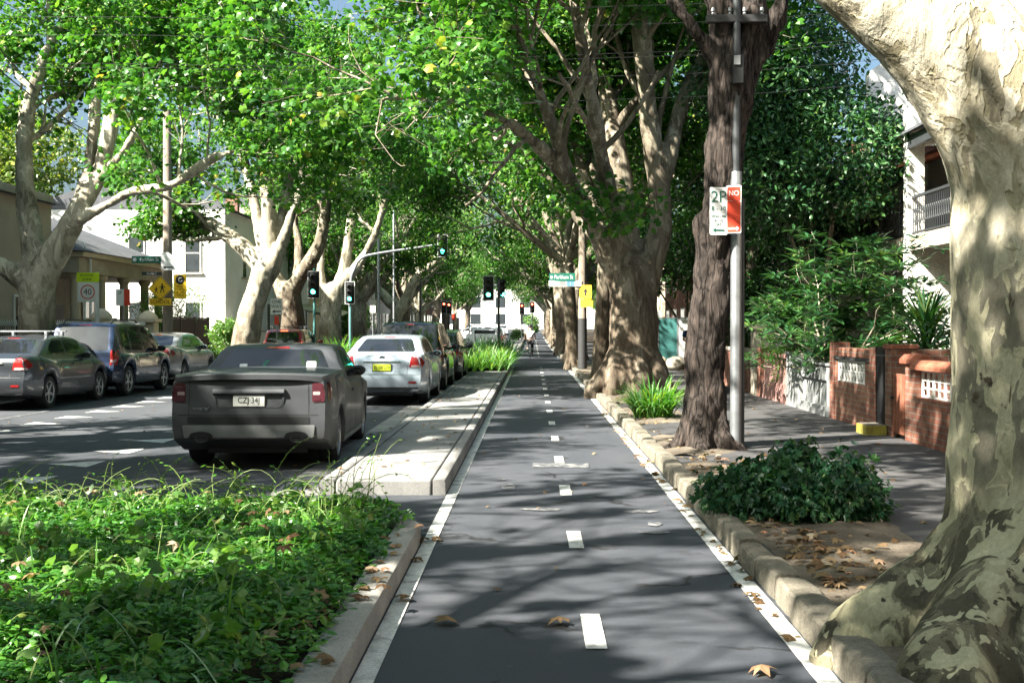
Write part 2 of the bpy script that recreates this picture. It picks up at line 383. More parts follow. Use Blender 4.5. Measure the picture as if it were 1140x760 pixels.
m_leaf_dark = M_leaf('low_shrub_leaf', (.010, .05, .022), (.018, .075, .030), (.05, .13, .035), None, .3, .08, .4)
m_leaf_pale = M_leaf('pale_leaf', (.06, .15, .04), (.12, .24, .06), (.2, .33, .1), None, .5, .1)  # pale green leaf
m_dry = M_leaf('dry_leaf', (.085, .05, .028), (.17, .11, .06), (.30, .22, .13), (.42, .35, .25), .25, .04)
m_stem = M_plain('stem_green', (.17, .24, .07), .6)
m_steel = M_plain('galvanised_steel', (.30, .32, .34), .45, .7, .15, 9)
m_dsteel = M_plain('dark_painted_steel', (.045, .05, .055), .5, .2)
m_teal = M_plain('teal_painted_steel', (.06, .20, .19), .45, .1)
m_black = M_plain('black_plastic', (.016, .017, .019), .5)
m_rubber = M_plain('rubber', (.018, .018, .019), .85, var=.25)
m_white = M_plain('white_paint', (.78, .78, .76), .5, var=.05)
m_chrome = M_plain('chrome', (.6, .61, .62), .16, 1, .05)
m_alloy = M_plain('alloy', (.42, .43, .45), .3, .85, .1)
m_cream = M_rough('cream_render', [(.3, (.56, .49, .36)), (.7, (.70, .63, .49))], .9, 30, .3, .01, .9)
m_wwall = M_rough('white_render', [(.3, (.66, .65, .61)), (.7, (.80, .79, .76))], .7, 25, .25, .01, .9)
m_beige = M_rough('beige_render', [(.3, (.40, .34, .28)), (.7, (.50, .43, .36))], .8, 30, .25, .01, .9)
m_stone = M_rough('stone_trim', [(.3, (.34, .30, .24)), (.7, (.50, .45, .37))], 1.4, 40, .35, .01, .9)
m_grey_r = M_rough('grey_render', [(.25, (.15, .16, .165)), (.5, (.23, .24, .245)), (.8, (.31, .32, .32))], 1.6, 40, .5, .01, .9)
m_pink_r = M_rough('pink_render', [(.25, (.27, .14, .125)), (.5, (.38, .21, .19)), (.8, (.48, .32, .28))], 1.8, 40, .5, .01, .9)
m_brick = M_brick('red_brick', (.24, .09, .06), (.36, .17, .11), (.28, .24, .20))
m_brickd = M_brick('dark_brick', (.22, .075, .05), (.33, .13, .08), (.22, .19, .16))
m_slate = M_rough('slate_roof', [(.3, (.07, .075, .085)), (.7, (.13, .135, .15))], 2, 25, .5, .02, .8)
m_tile = M_rough('terracotta_tile', [(.3, (.22, .075, .045)), (.7, (.36, .14, .085))], 3, 20, .5, .02, .85)
m_darkint = M_plain('dark_timber', (.03, .03, .032), .7)
m_wood = M_rough('weathered_timber', [(.3, (.21, .17, .13)), (.7, (.36, .31, .26))], 1.2, 26, .6, .01, .9, (1, 1, .12))
m_yel = M_plain('sign_yellow', (.80, .50, .02), .45, var=.04)
m_fluo = M_plain('sign_lime', (.55, .78, .02), .45, var=.04)
m_sgreen = M_plain('sign_green', (.012, .12, .085), .45, var=.06)
m_swhite = M_plain('sign_white', (.74, .76, .76), .45, var=.04)
m_sred = M_plain('sign_red', (.62, .06, .03), .4, var=.08)
m_sblack = M_plain('sign_black', (.012, .012, .012), .5)
m_sgrey = M_plain('sign_back', (.33, .34, .35), .5, .5)
m_sblue = M_plain('sign_blue', (.10, .22, .5), .5)
m_green_on = M_emit('signal_green', (.05, 1.0, .62), 5.0)
m_red_on = M_emit('signal_red', (1.0, .08, .04), 4.0)
m_lens_off = M_plain('dark_lens', (.02, .015, .012), .25)
m_brake_on = M_emit('brake_light', (1.0, .12, .03), 1.6)
def M_glass(name, c, rough=.04):
    t = NT(name); f = t.noise(t.coords(), 3, 4); t.col(t.ramp(f, [(.3, c), (.7, tuple(x * 1.5 for x in c))])); t.set(Roughness=rough, Specular_IOR_Level=.8); return t.m
m_glass = M_glass('car_glass', (.012, .014, .016))
m_wglass = M_glass('window_glass', (.03, .036, .04), .08)
m_tail = M_glass('tail_lens', (.22, .012, .012), .1)
m_tailc = M_glass('clear_lens', (.30, .22, .22), .1)
m_tail_d = M_glass('smoked_tail_lens', (.055, .014, .02), .08)
m_amber = M_glass('amber_lens', (.5, .14, .02), .1)
m_plate_w = M_plain('plate_white', (.72, .73, .70), .4, var=.05)
m_plate_y = M_plain('plate_yellow', (.52, .62, .05), .4, var=.06)
m_skin = M_plain('skin', (.50, .30, .22), .55, var=.08)
m_hair = M_plain('hair', (.03, .022, .018), .7)
m_navy = M_plain('navy_cloth', (.018, .05, .14), .9, var=.15)
m_wcloth = M_plain('white_cloth', (.70, .69, .68), .9, var=.08)
m_bcloth = M_plain('black_cloth', (.018, .018, .022), .9, var=.2)
m_khaki = M_plain('khaki_cloth', (.34, .30, .25), .9, var=.1)
# ================================================================== THE SETTING: ground, road, lane, kerbs, paths
YS = sorted(set(list(np.arange(-40, 20, 1.0)) + list(np.arange(20, 100, 2.5)) + list(np.arange(100, 420, 10)) + [420, 700, 1500]))

def ribbon(name, x0, x1, y0, y1, z, mat, kind='structure', wob0=0, wob1=0, seed=0, step=None, nx=1):
    ys = [y for y in YS if y0 < y < y1]; ys = [y0] + ys + [y1]
    if step: ys = list(np.arange(y0, y1 + 1e-6, step))
    V = []; F = []
    for y in ys:
        a = x0 + (noise.noise((y * .9, seed, 3.1)) + .5 * noise.noise((y * 2.9, seed, 7))) * wob0
        b = x1 + (noise.noise((y * .9, seed, 9.7)) + .5 * noise.noise((y * 2.9, seed, 17))) * wob1
        for k in range(nx + 1): V.append((a + (b - a) * k / nx, y, z + gz(y)))
    for i in range(len(ys) - 1):
        for k in range(nx):
            o = i * (nx + 1) + k; F.append((o, o + 1, o + nx + 2, o + nx + 1))
    o = np_mesh(name, V, [np.array(F)], mat); 
    return tag(o, kind=kind)

gnd = ribbon('ground', -700, 700, -40, 1500, -.06, m_ground)
ribbon('road', -12.35, -2.1, -40, 700, 0, m_asphalt)
ribbon('road', -2.1, 6, 50.5, 64, 0, m_asphalt)            # the cross street
ribbon('bike_lane', -2.1, 1.62, -40, 50.5, .0, m_lane)
ribbon('bike_lane', -1.2, 1.62, 50.5, 400, .004, m_lane)
ribbon('gutter', -2.72, -2.2, 11.9, 41, .004, m_concrete)

def sweep_kerb(name, pts, wd, h, mat, z0=0.0, closed=False):
    """kerb stone swept along a path; wd to the left of the direction of travel, rounded outer edge"""
    mb = MB(); sec = [(0, z0 - .1), (0, h - .035), (.010, h - .012), (.035, h), (wd - .01, h), (wd, h - .008), (wd, z0 - .1)]
    n = len(pts); V = []; F = []
    for i, p in enumerate(pts):
        a = Vector(pts[max(i - 1, 0)]); b = Vector(pts[min(i + 1, n - 1)]); t = (b - a).normalized(); nr = Vector((-t.y, t.x))
        for s, z in sec: V.append((p[0] + nr.x * s, p[1] + nr.y * s, z + gz(p[1])))
    m = len(sec)
    for i in range(n - 1):
        for k in range(m - 1): F.append((i * m + k, i * m + k + 1, (i + 1) * m + k + 1, (i + 1) * m + k))
    F += [tuple(range(m)), tuple((n - 1) * m + k for k in range(m))]
    mb.add(V, F); return tag(mb.build(name, mat, smooth=40), kind='structure')

def arc(cx, cy, r, a0, a1, n=8):
    return [(cx + r * math.cos(R(a0 + (a1 - a0) * k / n)), cy + r * math.sin(R(a0 + (a1 - a0) * k / n))) for k in range(n + 1)]

# near planted island, kerb rounded at its far corner
isl = [(-.9, y) for y in np.arange(-6, 9.3, 1.0)] + arc(-1.35, 9.35, .45, 0, 90) + [(x, 9.8) for x in np.arange(-2, -5.6, -1)]
sweep_kerb('kerb', isl, .20, .15, m_kerb)
ribbon('planting_bed', -5.9, -1.08, -6, 9.62, .10, m_soil)
# concrete median: slab between two kerb courses with dark joints
mb = MB()
for y0, y1 in zip(list(np.arange(12.0, 41, 5.8)), list(np.arange(12.0, 41, 5.8) + 5.8 - .012)):
    mb.box(-2.035, -1.045, y0, y1, -.05, .157)
tag(mb.build('median', m_concrete, bevel=.02), kind='structure')
ribbon('median_joint', -2.06, -1.01, 12.05, 41, .125, m_joint)
sweep_kerb('kerb', [(-.9, y) for y in np.arange(12.0, 41.1, 1)], .13, .16, m_concrete)
sweep_kerb('kerb', [(-2.2, y) for y in np.arange(41.0, 11.9, -1)], .15, .16, m_concrete)
# lily bed at the far end of the median
sweep_kerb('kerb', [(-.9, 41.05), (-.9, 49.2)] + arc(-1.3, 49.2, .4, 0, 90) + [(-2.8, 49.6)] + arc(-2.8, 49.2, .4, 90, 180) + [(-3.2, 41.05)] + [(-.9, 41.05)], .15, .15, m_concrete)
ribbon('planting_bed', -3.1, -1.0, 41.15, 49.45, .12, m_soil)
sweep_kerb('kerb', [(-.9, 66), (-.9, 150), (-2.1, 150), (-2.1, 66), (-.9, 66)], .15, .15, m_concrete)
ribbon('median', -2.0, -1.0, 66.1, 149.9, .15, m_concrete)
# left kerb, footpath
mb = MB(); mb.box(-12.6, -12.3, -40, 95, -.1, .14); tag(mb.build('kerb', m_kerb, bevel=.02), kind='structure')
ribbon('footpath', -30, -12.58, -40, 420, .135, m_path)
for y0, y1 in ((41.2, 47.3), (52.3, 64)):      # kerb build-outs round the left trees
    sweep_kerb('kerb', [(-12.4, y0), (-10.4, y0 + .6)] + [(-9.6, y0 + 1.6), (-9.6, y1 - 1.6)] + [(-10.4, y1 - .6), (-12.4, y1)], .18, .14, m_kerb)
    ribbon('planting_bed', -12.4, -9.9, y0 + .9, y1 - .9, .12, m_soil)
# right side: rough stone kerb course, dirt verge, asphalt footpath
rng = random.Random(5); mb = MB(); y = -8.0
while y < 120:
    l = rng.uniform(.45, .95); h = .155 + rng.uniform(-.014, .014); x0 = 1.53 + rng.uniform(-.012, .014); wd = rng.uniform(.19, .23)
    n = max(2, int(l / .12)); V = []; F = []
    sec = [(0, -.05), (.0, h * .55), (.006, h - .016), (.022, h), (wd * .6, h + .004), (wd - .03, h - .004), (wd, h - .03), (wd + .005, -.05)]
    for i in range(n + 1):
        yy = y + .008 + (l - .016) * i / n; e = .007 if i in (0, n) else 0
        for s, z in sec:
            j = noise.noise((yy * 5, s * 9, z * 9)) * .005
            V.append((x0 + s + j + (e if s < .05 else -e if s > .1 else 0), yy, z + gz(y) + j - (e if z > .08 else 0)))
    m = len(sec)
    for i in range(n):
        for k in range(m - 1): F.append((i * m + k, i * m + k + 1, (i + 1) * m + k + 1, (i + 1) * m + k))
    F += [tuple(range(m)), tuple(n * m + k for k in range(m))]
    mb.add(V, F); y += l
tag(mb.build('kerb', m_sandstone, smooth=24), kind='structure')
ribbon('footpath', 1.70, 5.75, -40, 420, .118, m_path, nx=2)
ribbon('garden_soil', 5.3, 14, -10, 420, .15, m_soil)
def verge(y0, y1, x1, seed):
    """dirt strip between kerb and footpath, heaped a little"""
    ys = np.arange(y0, y1, .12); V = []; F = []; nx = 14
    for y in ys:
        e = min(1, (y - y0) / .8, (y1 - y) / .8)
        b = 1.76 + (x1 - 1.76) * max(.05, e) ** .5 + (noise.noise((y * .8, seed, 3)) * .22 + noise.noise((y * 3, seed, 5)) * .09)
        for k in range(nx + 1):
            u = k / nx; x = 1.72 + (b - 1.72) * u
            z = .116 + .035 * math.sin(PI * min(1, u * 1.05)) * (.6 + noise.noise((x * 1.8, y * 1.8, seed))) + .012 * noise.noise((x * 7, y * 7, seed)) * (1 - u)
            V.append((x, y, max(z, .1) + (.006 if u < .93 else 0) + gz(y)))
    for i in range(len(ys) - 1):
        for k in range(nx): o = i * (nx + 1) + k; F.append((o, o + 1, o + nx + 2, o + nx + 1))
    tag(np_mesh('verge', V, [np.array(F)], m_dirt, smooth=True), kind='structure')
for k, (a, b, x1) in enumerate(((-6, 13.8, 2.95), (14.6, 17.2, 2.9), (19.4, 23.0, 2.85), (24.5, 50, 3.0), (64, 110, 3.0))): verge(a, b, x1, k * 3.3)

# painted markings
ribbon('lane_edge_line', -.885, -.775, -6, 50, .006, m_paint, wob0=.004, wob1=.004, seed=2)
ribbon('lane_edge_line', 1.385, 1.505, -6, 50, .006, m_paint, wob0=.004, wob1=.004, seed=4)
ribbon('lane_edge_line', 1.385, 1.505, 65, 160, .008, m_paint)
V = []; F = []
for k in range(-3, 45):
    y = 6.27 + 2.85 * k
    if 50 < y < 65: continue
    o = len(V); V += [(.287, y, .008 + gz(y)), (.403, y, .008 + gz(y)), (.403, y + .76, .008 + gz(y + .76)), (.287, y + .76, .008 + gz(y + .76))]; F.append((o, o + 1, o + 2, o + 3))
tag(np_mesh('lane_centre_markings', V, [np.array(F)], m_paint), kind='structure')
def scrap(name, x0, x1, y0, y1, seed, mat=m_paint_worn, n=16):
    cx, cy = (x0 + x1) / 2, (y0 + y1) / 2; V = [(cx, cy, .0075)]
    for k in range(n):
        a = 2 * PI * k / n; r = .75 + .4 * noise.noise((math.cos(a) * 1.7, math.sin(a) * 1.7, seed))
        V.append((cx + (x1 - x0) / 2 * r * math.cos(a), cy + (y1 - y0) / 2 * r * math.sin(a), .0075))
    F = [(0, 1 + k, 1 + (k + 1) % n) for k in range(n)]
    return tag(np_mesh(name, V, [np.array(F)], mat), kind='structure')
mb = MB(); mb.box(.0, .70, 14.35, 14.75, .004, .010); tag(mb.build('lane_hold_bar', m_paint_worn), kind='structure')
for k, q in enumerate(((-.36, -.14, 12.3, 12.9), (-.2, .35, 10.95, 11.15), (.75, 1.25, 10.85, 11.05), (.98, 1.16, 10.1, 10.4), (.85, 1.2, 9.75, 9.9), (-.42, -.3, 13.1, 13.3), (.9, 1.0, 20, 20.6))): scrap('worn_marking', *q, k * 1.7)
V = []; F = []
for x, s in ((-5.5, -1), (-9.0, 1)):         # school-zone teeth along both edges of the traffic lane
    for k in range(22):
        y = 8.6 + 1.5 * k; o = len(V)
        V += [(x, y - .34, .007), (x, y + .34, .007), (x + s * .62, y, .007)]; F.append((o, o + 1, o + 2))
tag(np_mesh('school_zone_teeth', V, [np.array(F)], m_paint), kind='structure')
ribbon('parking_line', -10.0, -9.9, 20, 30, .006, m_paint_worn)
mb = MB(); mb.box(-9.5, -2.9, 49.6, 49.95, .004, .008); tag(mb.build('stop_line', m_paint), kind='structure')
# ================================================================== TREES AND PLANTS
PALM = (np.array([(0, 0, 0), (.24, -.05, -.02), (.52, .16, -.10), (.30, .34, .0), (.54, .66, -.09), (.20, .60, .01), (0, 1.0, -.14),
                  (-.20, .60, .01), (-.54, .66, -.09), (-.30, .34, .0), (-.52, .16, -.10), (-.24, -.05, -.02), (0, .34, .06)]),
        np.array([(k, (k + 1) % 12, 12) for k in range(12)]))
PALM6 = (np.array([(0, 0, 0), (.50, .18, -.10), (.26, .42, .0), (.42, .72, -.08), (0, 1.0, -.12), (-.42, .72, -.08), (-.26, .42, .0), (-.50, .18, -.10), (0, .4, .06)]),
         np.array([(k, (k + 1) % 8, 8) for k in range(8)]))
OVAL = (np.array([(0, 0, 0), (.20, .28, -.05), (.21, .6, -.06), (0, 1, -.12), (-.21, .6, -.06), (-.20, .28, -.05), (0, .3, .02), (0, .62, .0)]),
        np.array([(0, 1, 6), (0, 6, 5), (1, 2, 7), (1, 7, 6), (6, 7, 4), (6, 4, 5), (2, 3, 7), (7, 3, 4)]))
LANCE = (np.array([(0, 0, 0), (.09, .3, .0), (.12, .6, -.04), (0, 1, -.16), (-.12, .6, -.04), (-.09, .3, .0), (0, .3, -.03), (0, .6, -.07)]), OVAL[1])
KITE = (np.array([(0, 0, 0), (.32, .42, -.06), (0, 1, -.12), (-.32, .42, -.06), (0, .42, .05)]), np.array([(0, 1, 4), (1, 2, 4), (2, 3, 4), (3, 0, 4)]))

def vnoise(x, y, seed=0):
    """smooth value noise, arrays in, 0..1 out"""
    xi = np.floor(x).astype(np.int64); yi = np.floor(y).astype(np.int64); fx = x - xi; fy = y - yi; fx = fx * fx * (3 - 2 * fx); fy = fy * fy * (3 - 2 * fy)
    def h(a, b):
        n = (a * 374761393 + b * 668265263 + seed * 974711) & 0xffffffff; n = ((n ^ (n >> 13)) * 1274126177) & 0xffffffff; return ((n ^ (n >> 16)) & 0xffff) / 65535.0
    return (h(xi, yi) * (1 - fx) + h(xi + 1, yi) * fx) * (1 - fy) + (h(xi, yi + 1) * (1 - fx) + h(xi + 1, yi + 1) * fx) * fy

# gaps cut into the near crowns to cast chosen sun streaks on the street
GAPS = [(-12.5, -4.9, -20, 70, .30), (-4.9, -.9, -5, 6.2, .56), (-4.9, -1.0, 6.2, 9.7, .72), (-4.9, -2.1, 10.2, 19, .14), (-2.2, -.9, 11.5, 14.6, .72), (-2.2, -.9, 14.6, 45, .46), (-.9, 1.7, -5, 5.6, .30), (-.9, 1.7, 5.6, 8.2, .62), (-.9, 1.7, 8.2, 60, .52),
        (1.75, 4.1, 4.2, 7.2, .22), (4.1, 7.4, 6.4, 10.2, .80), (1.7, 5.2, 7.0, 9.6, .50), (1.7, 5.2, 9.6, 60, .42), (5.2, 9, 10.2, 60, .38), (9, 16, 10, 60, .5), (1.5, 3.4, 9.1, 11.7, .07)]
def sunlit(p):
    gx = p[:, 0] - sdir.x * p[:, 2] / sdir.z; gy = p[:, 1] - sdir.y * p[:, 2] / sdir.z
    ux, uy = -math.cos(R(SUN_BACK)), -math.sin(R(SUN_BACK)); u = gx * ux + gy * uy; v = -gx * uy + gy * ux
    from statistics import NormalDist
    thr = np.full(len(p), 9.0)
    for x0, x1, y0, y1, f in GAPS:
        m = (gx >= x0) & (gx < x1) & (gy >= y0) & (gy < y1); thr[m] = -NormalDist().inv_cdf(f)
    n = (.6 * vnoise(u * .42, v * 1.15, 1) + .4 * vnoise(u * .95 + 7, v * 2.5, 2) - .5) / .185
    return n > thr

def unit(a): return a / np.maximum(np.linalg.norm(a, axis=1, keepdims=True), 1e-6)

def leaves_np(rs, pos, axis, nrm, size, tmpl):
    """one leaf at each pos along axis facing nrm"""
    a = unit(axis); n = nrm - a * (nrm * a).sum(1, keepdims=True); n = unit(n); x = np.cross(a, n)
    T, F = tmpl; k = len(T); s = size.reshape(-1, 1, 1)
    V = pos[:, None, :] + s * (T[None, :, 0:1] * x[:, None, :] + T[None, :, 1:2] * a[:, None, :] + T[None, :, 2:3] * n[:, None, :])
    FF = (F[None] + (np.arange(len(pos)) * k)[:, None, None]).reshape(-1, F.shape[1])
    return V.reshape(-1, 3), FF, k

def clusters(rs, C, per, size, spread, tmpl, droop=.35, flat=.75, cull=None):
    C = np.asarray(C); N = len(C) * per
    base = np.repeat(C, per, 0); off = rs.normal(0, 1, (N, 3)) * np.array([1, 1, .6]) * spread
    pos = base + off
    ct0 = np.repeat(rs.uniform(0, 1, len(C)), per)
    if cull is not None: kp = ~cull(pos); pos = pos[kp]; off = off[kp]; ct0 = ct0[kp]; N = len(pos)
    axis = unit(off) * .6 + rs.normal(0, .5, (N, 3)) + np.array([0, 0, -droop])
    nrm = np.array([0, 0, flat]) + rs.normal(0, .45, (N, 3))
    sz = size * rs.uniform(.6, 1.2, N)
    V, F, k = leaves_np(rs, pos, axis, nrm, sz, tmpl)
    t = np.clip(.45 * ct0 + .55 * rs.uniform(0, 1, N), 0, 1)
    return V, F, np.repeat(t, k)

class Tree:
    """limbs and twigs; thick ones are fused into a trunk, leaves sit on the twig ends"""
    def __init__(s, seed): s.r = random.Random(seed); s.rs = np.random.RandomState(seed); s.thick = []; s.thin = []; s.tips = []; s.gap = -.16; s.fq = .42
    def rv(s): return Vector((s.r.gauss(0, 1), s.r.gauss(0, 1), s.r.gauss(0, 1)))
    def limb(s, pts, rad, thick=True, step=.35):
        p, r = smooth_path(pts, rad, step); (s.thick if thick else s.thin).append((p, r)); return p, r
    def grow(s, p, d, length, r, level, up=.12, keep=None, gn=.2):
        n = max(3, int(length / .45)); pts = [p.copy()]; d = d.normalized()
        for i in range(n):
            d = (d + s.rv() * gn + Vector((0, 0, up))).normalized(); p = p + d * (length / n); pts.append(p.copy())
        rad = list(np.linspace(r, max(.006, r * .42), n + 1))
        if keep is not None and level <= 1 and not keep(pts[-1]) and not keep(pts[len(pts) // 2]): return
        s.thin.append((pts, rad))
        if level == 0:
            for k in range(1, n + 1):
                q = pts[k] + s.rv() * .12
                if keep is None or keep(q): s.tips.append(tuple(q))
            return
        m = s.r.randint(3, 4) if level > 1 else s.r.randint(3, 5)
        for j in range(m):
            t = .25 + .72 * (j + s.r.random()) / m; i = min(n - 1, int(t * n)); td = (pts[i + 1] - pts[i]).normalized()
            side = s.rv(); side = (side - td * side.dot(td)).normalized()
            a = R(s.r.uniform(28, 62))
            s.grow(pts[i], td * math.cos(a) + side * math.sin(a), length * s.r.uniform(.42, .66), rad[i] * .6, level - 1, up * .55 if level > 1 else -.03, keep, gn)
        s.grow(pts[-1], d, length * .5, rad[-1], level - 1, up * .4, keep, gn)
    def sprout(s, path, rad, t0, t1, n, length, level=2, spread=(30, 60), up=.1, keep=None):
        for j in range(n):
            t = t0 + (t1 - t0) * (j + s.r.random()) / n; i = min(len(path) - 2, int(t * (len(path) - 1)))
            td = (path[i + 1] - path[i]).normalized(); side = s.rv(); side = (side - td * side.dot(td)).normalized(); a = R(s.r.uniform(*spread))
            s.grow(path[i], td * math.cos(a) + side * math.sin(a), length * s.r.uniform(.7, 1.2), max(.02, rad[i] * .45), level, up, keep)
    def wood(s, name, mat, parent, voxel=None, disp=.05, freq=2.0, flute=0):
        base = None
        if voxel:
            mb = MB()
            for p, r in s.thick:
                mb.tube(p, r, 14); mb.sphere(p[0], r[0] * .98, 10); mb.sphere(p[-1], r[-1] * .98, 8)
            o = mb.build('trunk_tmp', None, smooth=0)
            m = o.modifiers.new('r', 'REMESH'); m.mode = 'VOXEL'; m.voxel_size = voxel
            m2 = o.modifiers.new('s', 'SMOOTH'); m2.factor = .6; m2.iterations = 7
            dg = bpy.context.evaluated_depsgraph_get(); me = bpy.data.meshes.new_from_object(o.evaluated_get(dg)); bpy.data.objects.remove(o)
            nv = len(me.vertices); co = np.empty(nv * 3, np.float32); me.vertices.foreach_get('co', co); co = co.reshape(-1, 3)
            no = np.empty(nv * 3, np.float32); me.vertices.foreach_get('normal', no); no = no.reshape(-1, 3)
            for i in range(nv):
                x, y, z = co[i]
                q = (x * freq, y * freq, z * freq * .45)
                dd = noise.fractal(q, .8, 2.1, 4) * disp + noise.noise((x * freq * .45 + 9, y * freq * .45, z * freq * .3)) * disp * 1.4
                if flute: dd += flute * max(0, 1 - z / 1.6) * (abs(noise.noise((x * 2.6, y * 2.6, z * 1.1 + 4))) - .25)
                co[i] += no[i] * dd
            me.vertices.foreach_set('co', co.ravel()); me.update()
            nl = len(me.loops); vi = np.empty(nl, np.int32); me.loops.foreach_get('vertex_index', vi)
            npoly = len(me.polygons); ls = np.empty(npoly, np.int32); lt = np.empty(npoly, np.int32)
            me.polygons.foreach_get('loop_start', ls); me.polygons.foreach_get('loop_total', lt)
            V = [co]; F = [vi[(ls[lt == 4])[:, None] + np.arange(4)]]
            tri = vi[(ls[lt == 3])[:, None] + np.arange(3)] if (lt == 3).any() else np.zeros((0, 3), int)
            bpy.data.meshes.remove(me); off = nv; lst = s.thin
        else:
            V = []; F = []; tri = np.zeros((0, 3), int); off = 0; lst = s.thick + s.thin
        for p, r in lst:
            n = 14 if r[0] > .15 else 8 if r[0] > .06 else 5 if r[0] > .02 else 3
            v, f = tube_np(p, r, n); V.append(v); F.append(f + off); off += len(v)
        FF = [np.concatenate(F)]
        if len(tri): FF.append(tri)
        return np_mesh(name, np.concatenate(V), FF, mat, parent, smooth=True)
    def leaves(s, name, mat, parent, per, size, spread, tmpl, droop=.35, flat=.75, world=None):
        tips = [p for p in s.tips if noise.noise((p[0] * s.fq + 3, p[1] * s.fq, p[2] * s.fq * 1.2)) + .35 * noise.noise((p[0] * 1.1, p[1] * 1.1, p[2] * 1.1 + 7)) > s.gap]
        cull = None
        if world is not None: cull = lambda P_: sunlit(P_ @ np.array(world.to_3x3()).T + np.array(world.translation))
        V, F, t = clusters(s.rs, tips, per, size, spread, tmpl, droop, flat, cull)
        return np_mesh(name, V, [F], mat, parent, smooth=False, attr=t)

def rel(b, pts): return [Vector(p) - Vector(b) for p in pts]

# ---------------------------------------------------------- the big near trunk at the right of the lane
def near_tree():
    B = Vector((2.80, 6.3, .12)); root = thing('plane_tree', 'massive plane tree with mottled cream and olive bark, roots spilling over the kerb', 'tree', B)
    t = Tree(11)
    t.limb([(0, 0, -.3), (0, 0, .4), (0, 0, 1.1), (.0, 0, 1.8), (.02, 0, 2.35)], [.60, .57, .545, .53, .54], step=.1)
    l1, r1 = t.limb([(0, 0, 1.9), (-.16, -.02, 2.5), (-.50, -.05, 3.0), (-.98, .0, 3.5), (-1.9, .3, 4.4), (-3.0, .9, 5.6), (-4.1, 1.8, 7.2), (-5.2, 3.0, 8.8), (-6.2, 4.4, 10)], [.46, .40, .34, .31, .28, .24, .19, .14, .07], step=.12)
    l2, r2 = t.limb([(.05, 0, 1.9), (.42, .02, 2.7), (.80, .05, 3.6), (1.2, .2, 4.8), (1.5, .6, 6.6), (1.9, 1.0, 9)], [.46, .40, .36, .32, .25, .12], step=.12)
    l3, r3 = t.limb([(.2, .2, 2.4), (.4, 1.1, 3.9), (.5, 2.0, 5.6), (.4, 3.0, 8)], [.3, .24, .2, .1], step=.12)
    for pts, rad in (([(-.18, -.05, .36), (-.58, -.12, .22), (-.92, -.2, .05), (-1.24, -.26, -.10)], [.40, .32, .24, .16]),
                     ([(-.2, -.2, .36), (-.58, -.58, .16), (-.88, -.98, -.02), (-1.05, -1.3, -.16)], [.40, .32, .25, .16]),
                     ([(-.1, -.35, .5), (-.2, -.8, .22), (-.3, -1.25, -.05), (-.35, -1.5, -.25)], [.40, .34, .26, .16]),
                     ([(.25, -.35, .7), (.45, -.75, .3), (.62, -1.15, -.05)], [.40, .34, .22]),
                     ([(.4, .1, .6), (.9, .2, .15), (1.3, .3, -.15)], [.36, .28, .16]),
                     ([(-.1, .25, .25), (-.25, .65, .08), (-.4, 1.1, -.12)], [.34, .22, .12]),
                     ([(.1, .3, .25), (.2, .75, .08), (.3, 1.2, -.12)], [.34, .24, .12])):
        t.limb(pts, rad, step=.1)
    keep = lambda q: q.z > 4.4
    for l, r, n in ((l1, r1, 11), (l2, r2, 7), (l3, r3, 7)): t.sprout(l, r, .5, 1, n, 3.4, 2, keep=keep)
    t.wood('trunk', m_bark_near, root, .032, .026, 2.6, .13)
    t.leaves('crown', m_leaf, root, 14, .19, .3, PALM6, world=Matrix.Translation(B))
near_tree()

# ---------------------------------------------------------- dark fissured tree beside the sign pole
def dark_tree():
    B = P(783, 495, 15.7); B.z = .12
    root = thing('paperbark_tree', 'tall dark tree with fissured brown bark, beside the parking sign pole', 'tree', B); t = Tree(21)
    pp = lambda q, dy=0: P(q[0], q[1], 15.7 + dy) - B
    t.limb([(.0, 0, -.25), (.0, 0, .05), pp((784, 455)), pp((789, 380)), pp((795, 300)), pp((802, 220)), pp((811, 130)), pp((817, 60))], [.36, .33, .285, .265, .25, .25, .285, .29], step=.12)
    t.limb([pp((790, 300)), pp((783, 262)), pp((778, 243))], [.16, .12, .095], step=.06)
    l1, r1 = t.limb([pp((812, 100)), pp((804, 30)), pp((796, -50)), pp((780, -170), .6), pp((765, -300), 1)], [.23, .21, .18, .14, .09], step=.15)
    l2, r2 = t.limb([pp((820, 100)), pp((836, 30)), pp((842, -60)), pp((850, -200), -.6), pp((860, -330), -1)], [.23, .19, .16, .13, .08], step=.15)
    l3, r3 = t.limb([pp((832, 80)), pp((858, 40)), pp((872, -5)), pp((900, -80), .8), pp((940, -180), 1.5)], [.13, .115, .10, .08, .05], step=.15)
    l4, r4 = t.limb([pp((800, 70)), pp((776, 38), -.2), pp((752, 5), -.2), pp((705, -60), .1), pp((630, -150), .6), pp((540, -240), 1.6), pp((450, -300), 2.6)], [.15, .11, .10, .09, .08, .06, .03], step=.15)
    for a in (200, 260, 320, 20, 120): 
        c, s_ = math.cos(R(a)), math.sin(R(a)); t.limb([(.12 * c, .12 * s_, .5), (.32 * c, .32 * s_, .16), (.52 * c, .52 * s_, .02), (.8 * c, .8 * s_, -.1)], [.15, .12, .085, .04], step=.08)
    for l, r in ((l1, r1), (l2, r2), (l3, r3), (l4, r4)): t.sprout(l, r, .45, 1, 6, 2.6, 2, keep=lambda q: q.z > 5.6)
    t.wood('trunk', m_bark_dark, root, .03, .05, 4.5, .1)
    t.leaves('crown', m_leaf_deep, root, 12, .15, .25, OVAL, world=Matrix.Translation(B))
dark_tree()

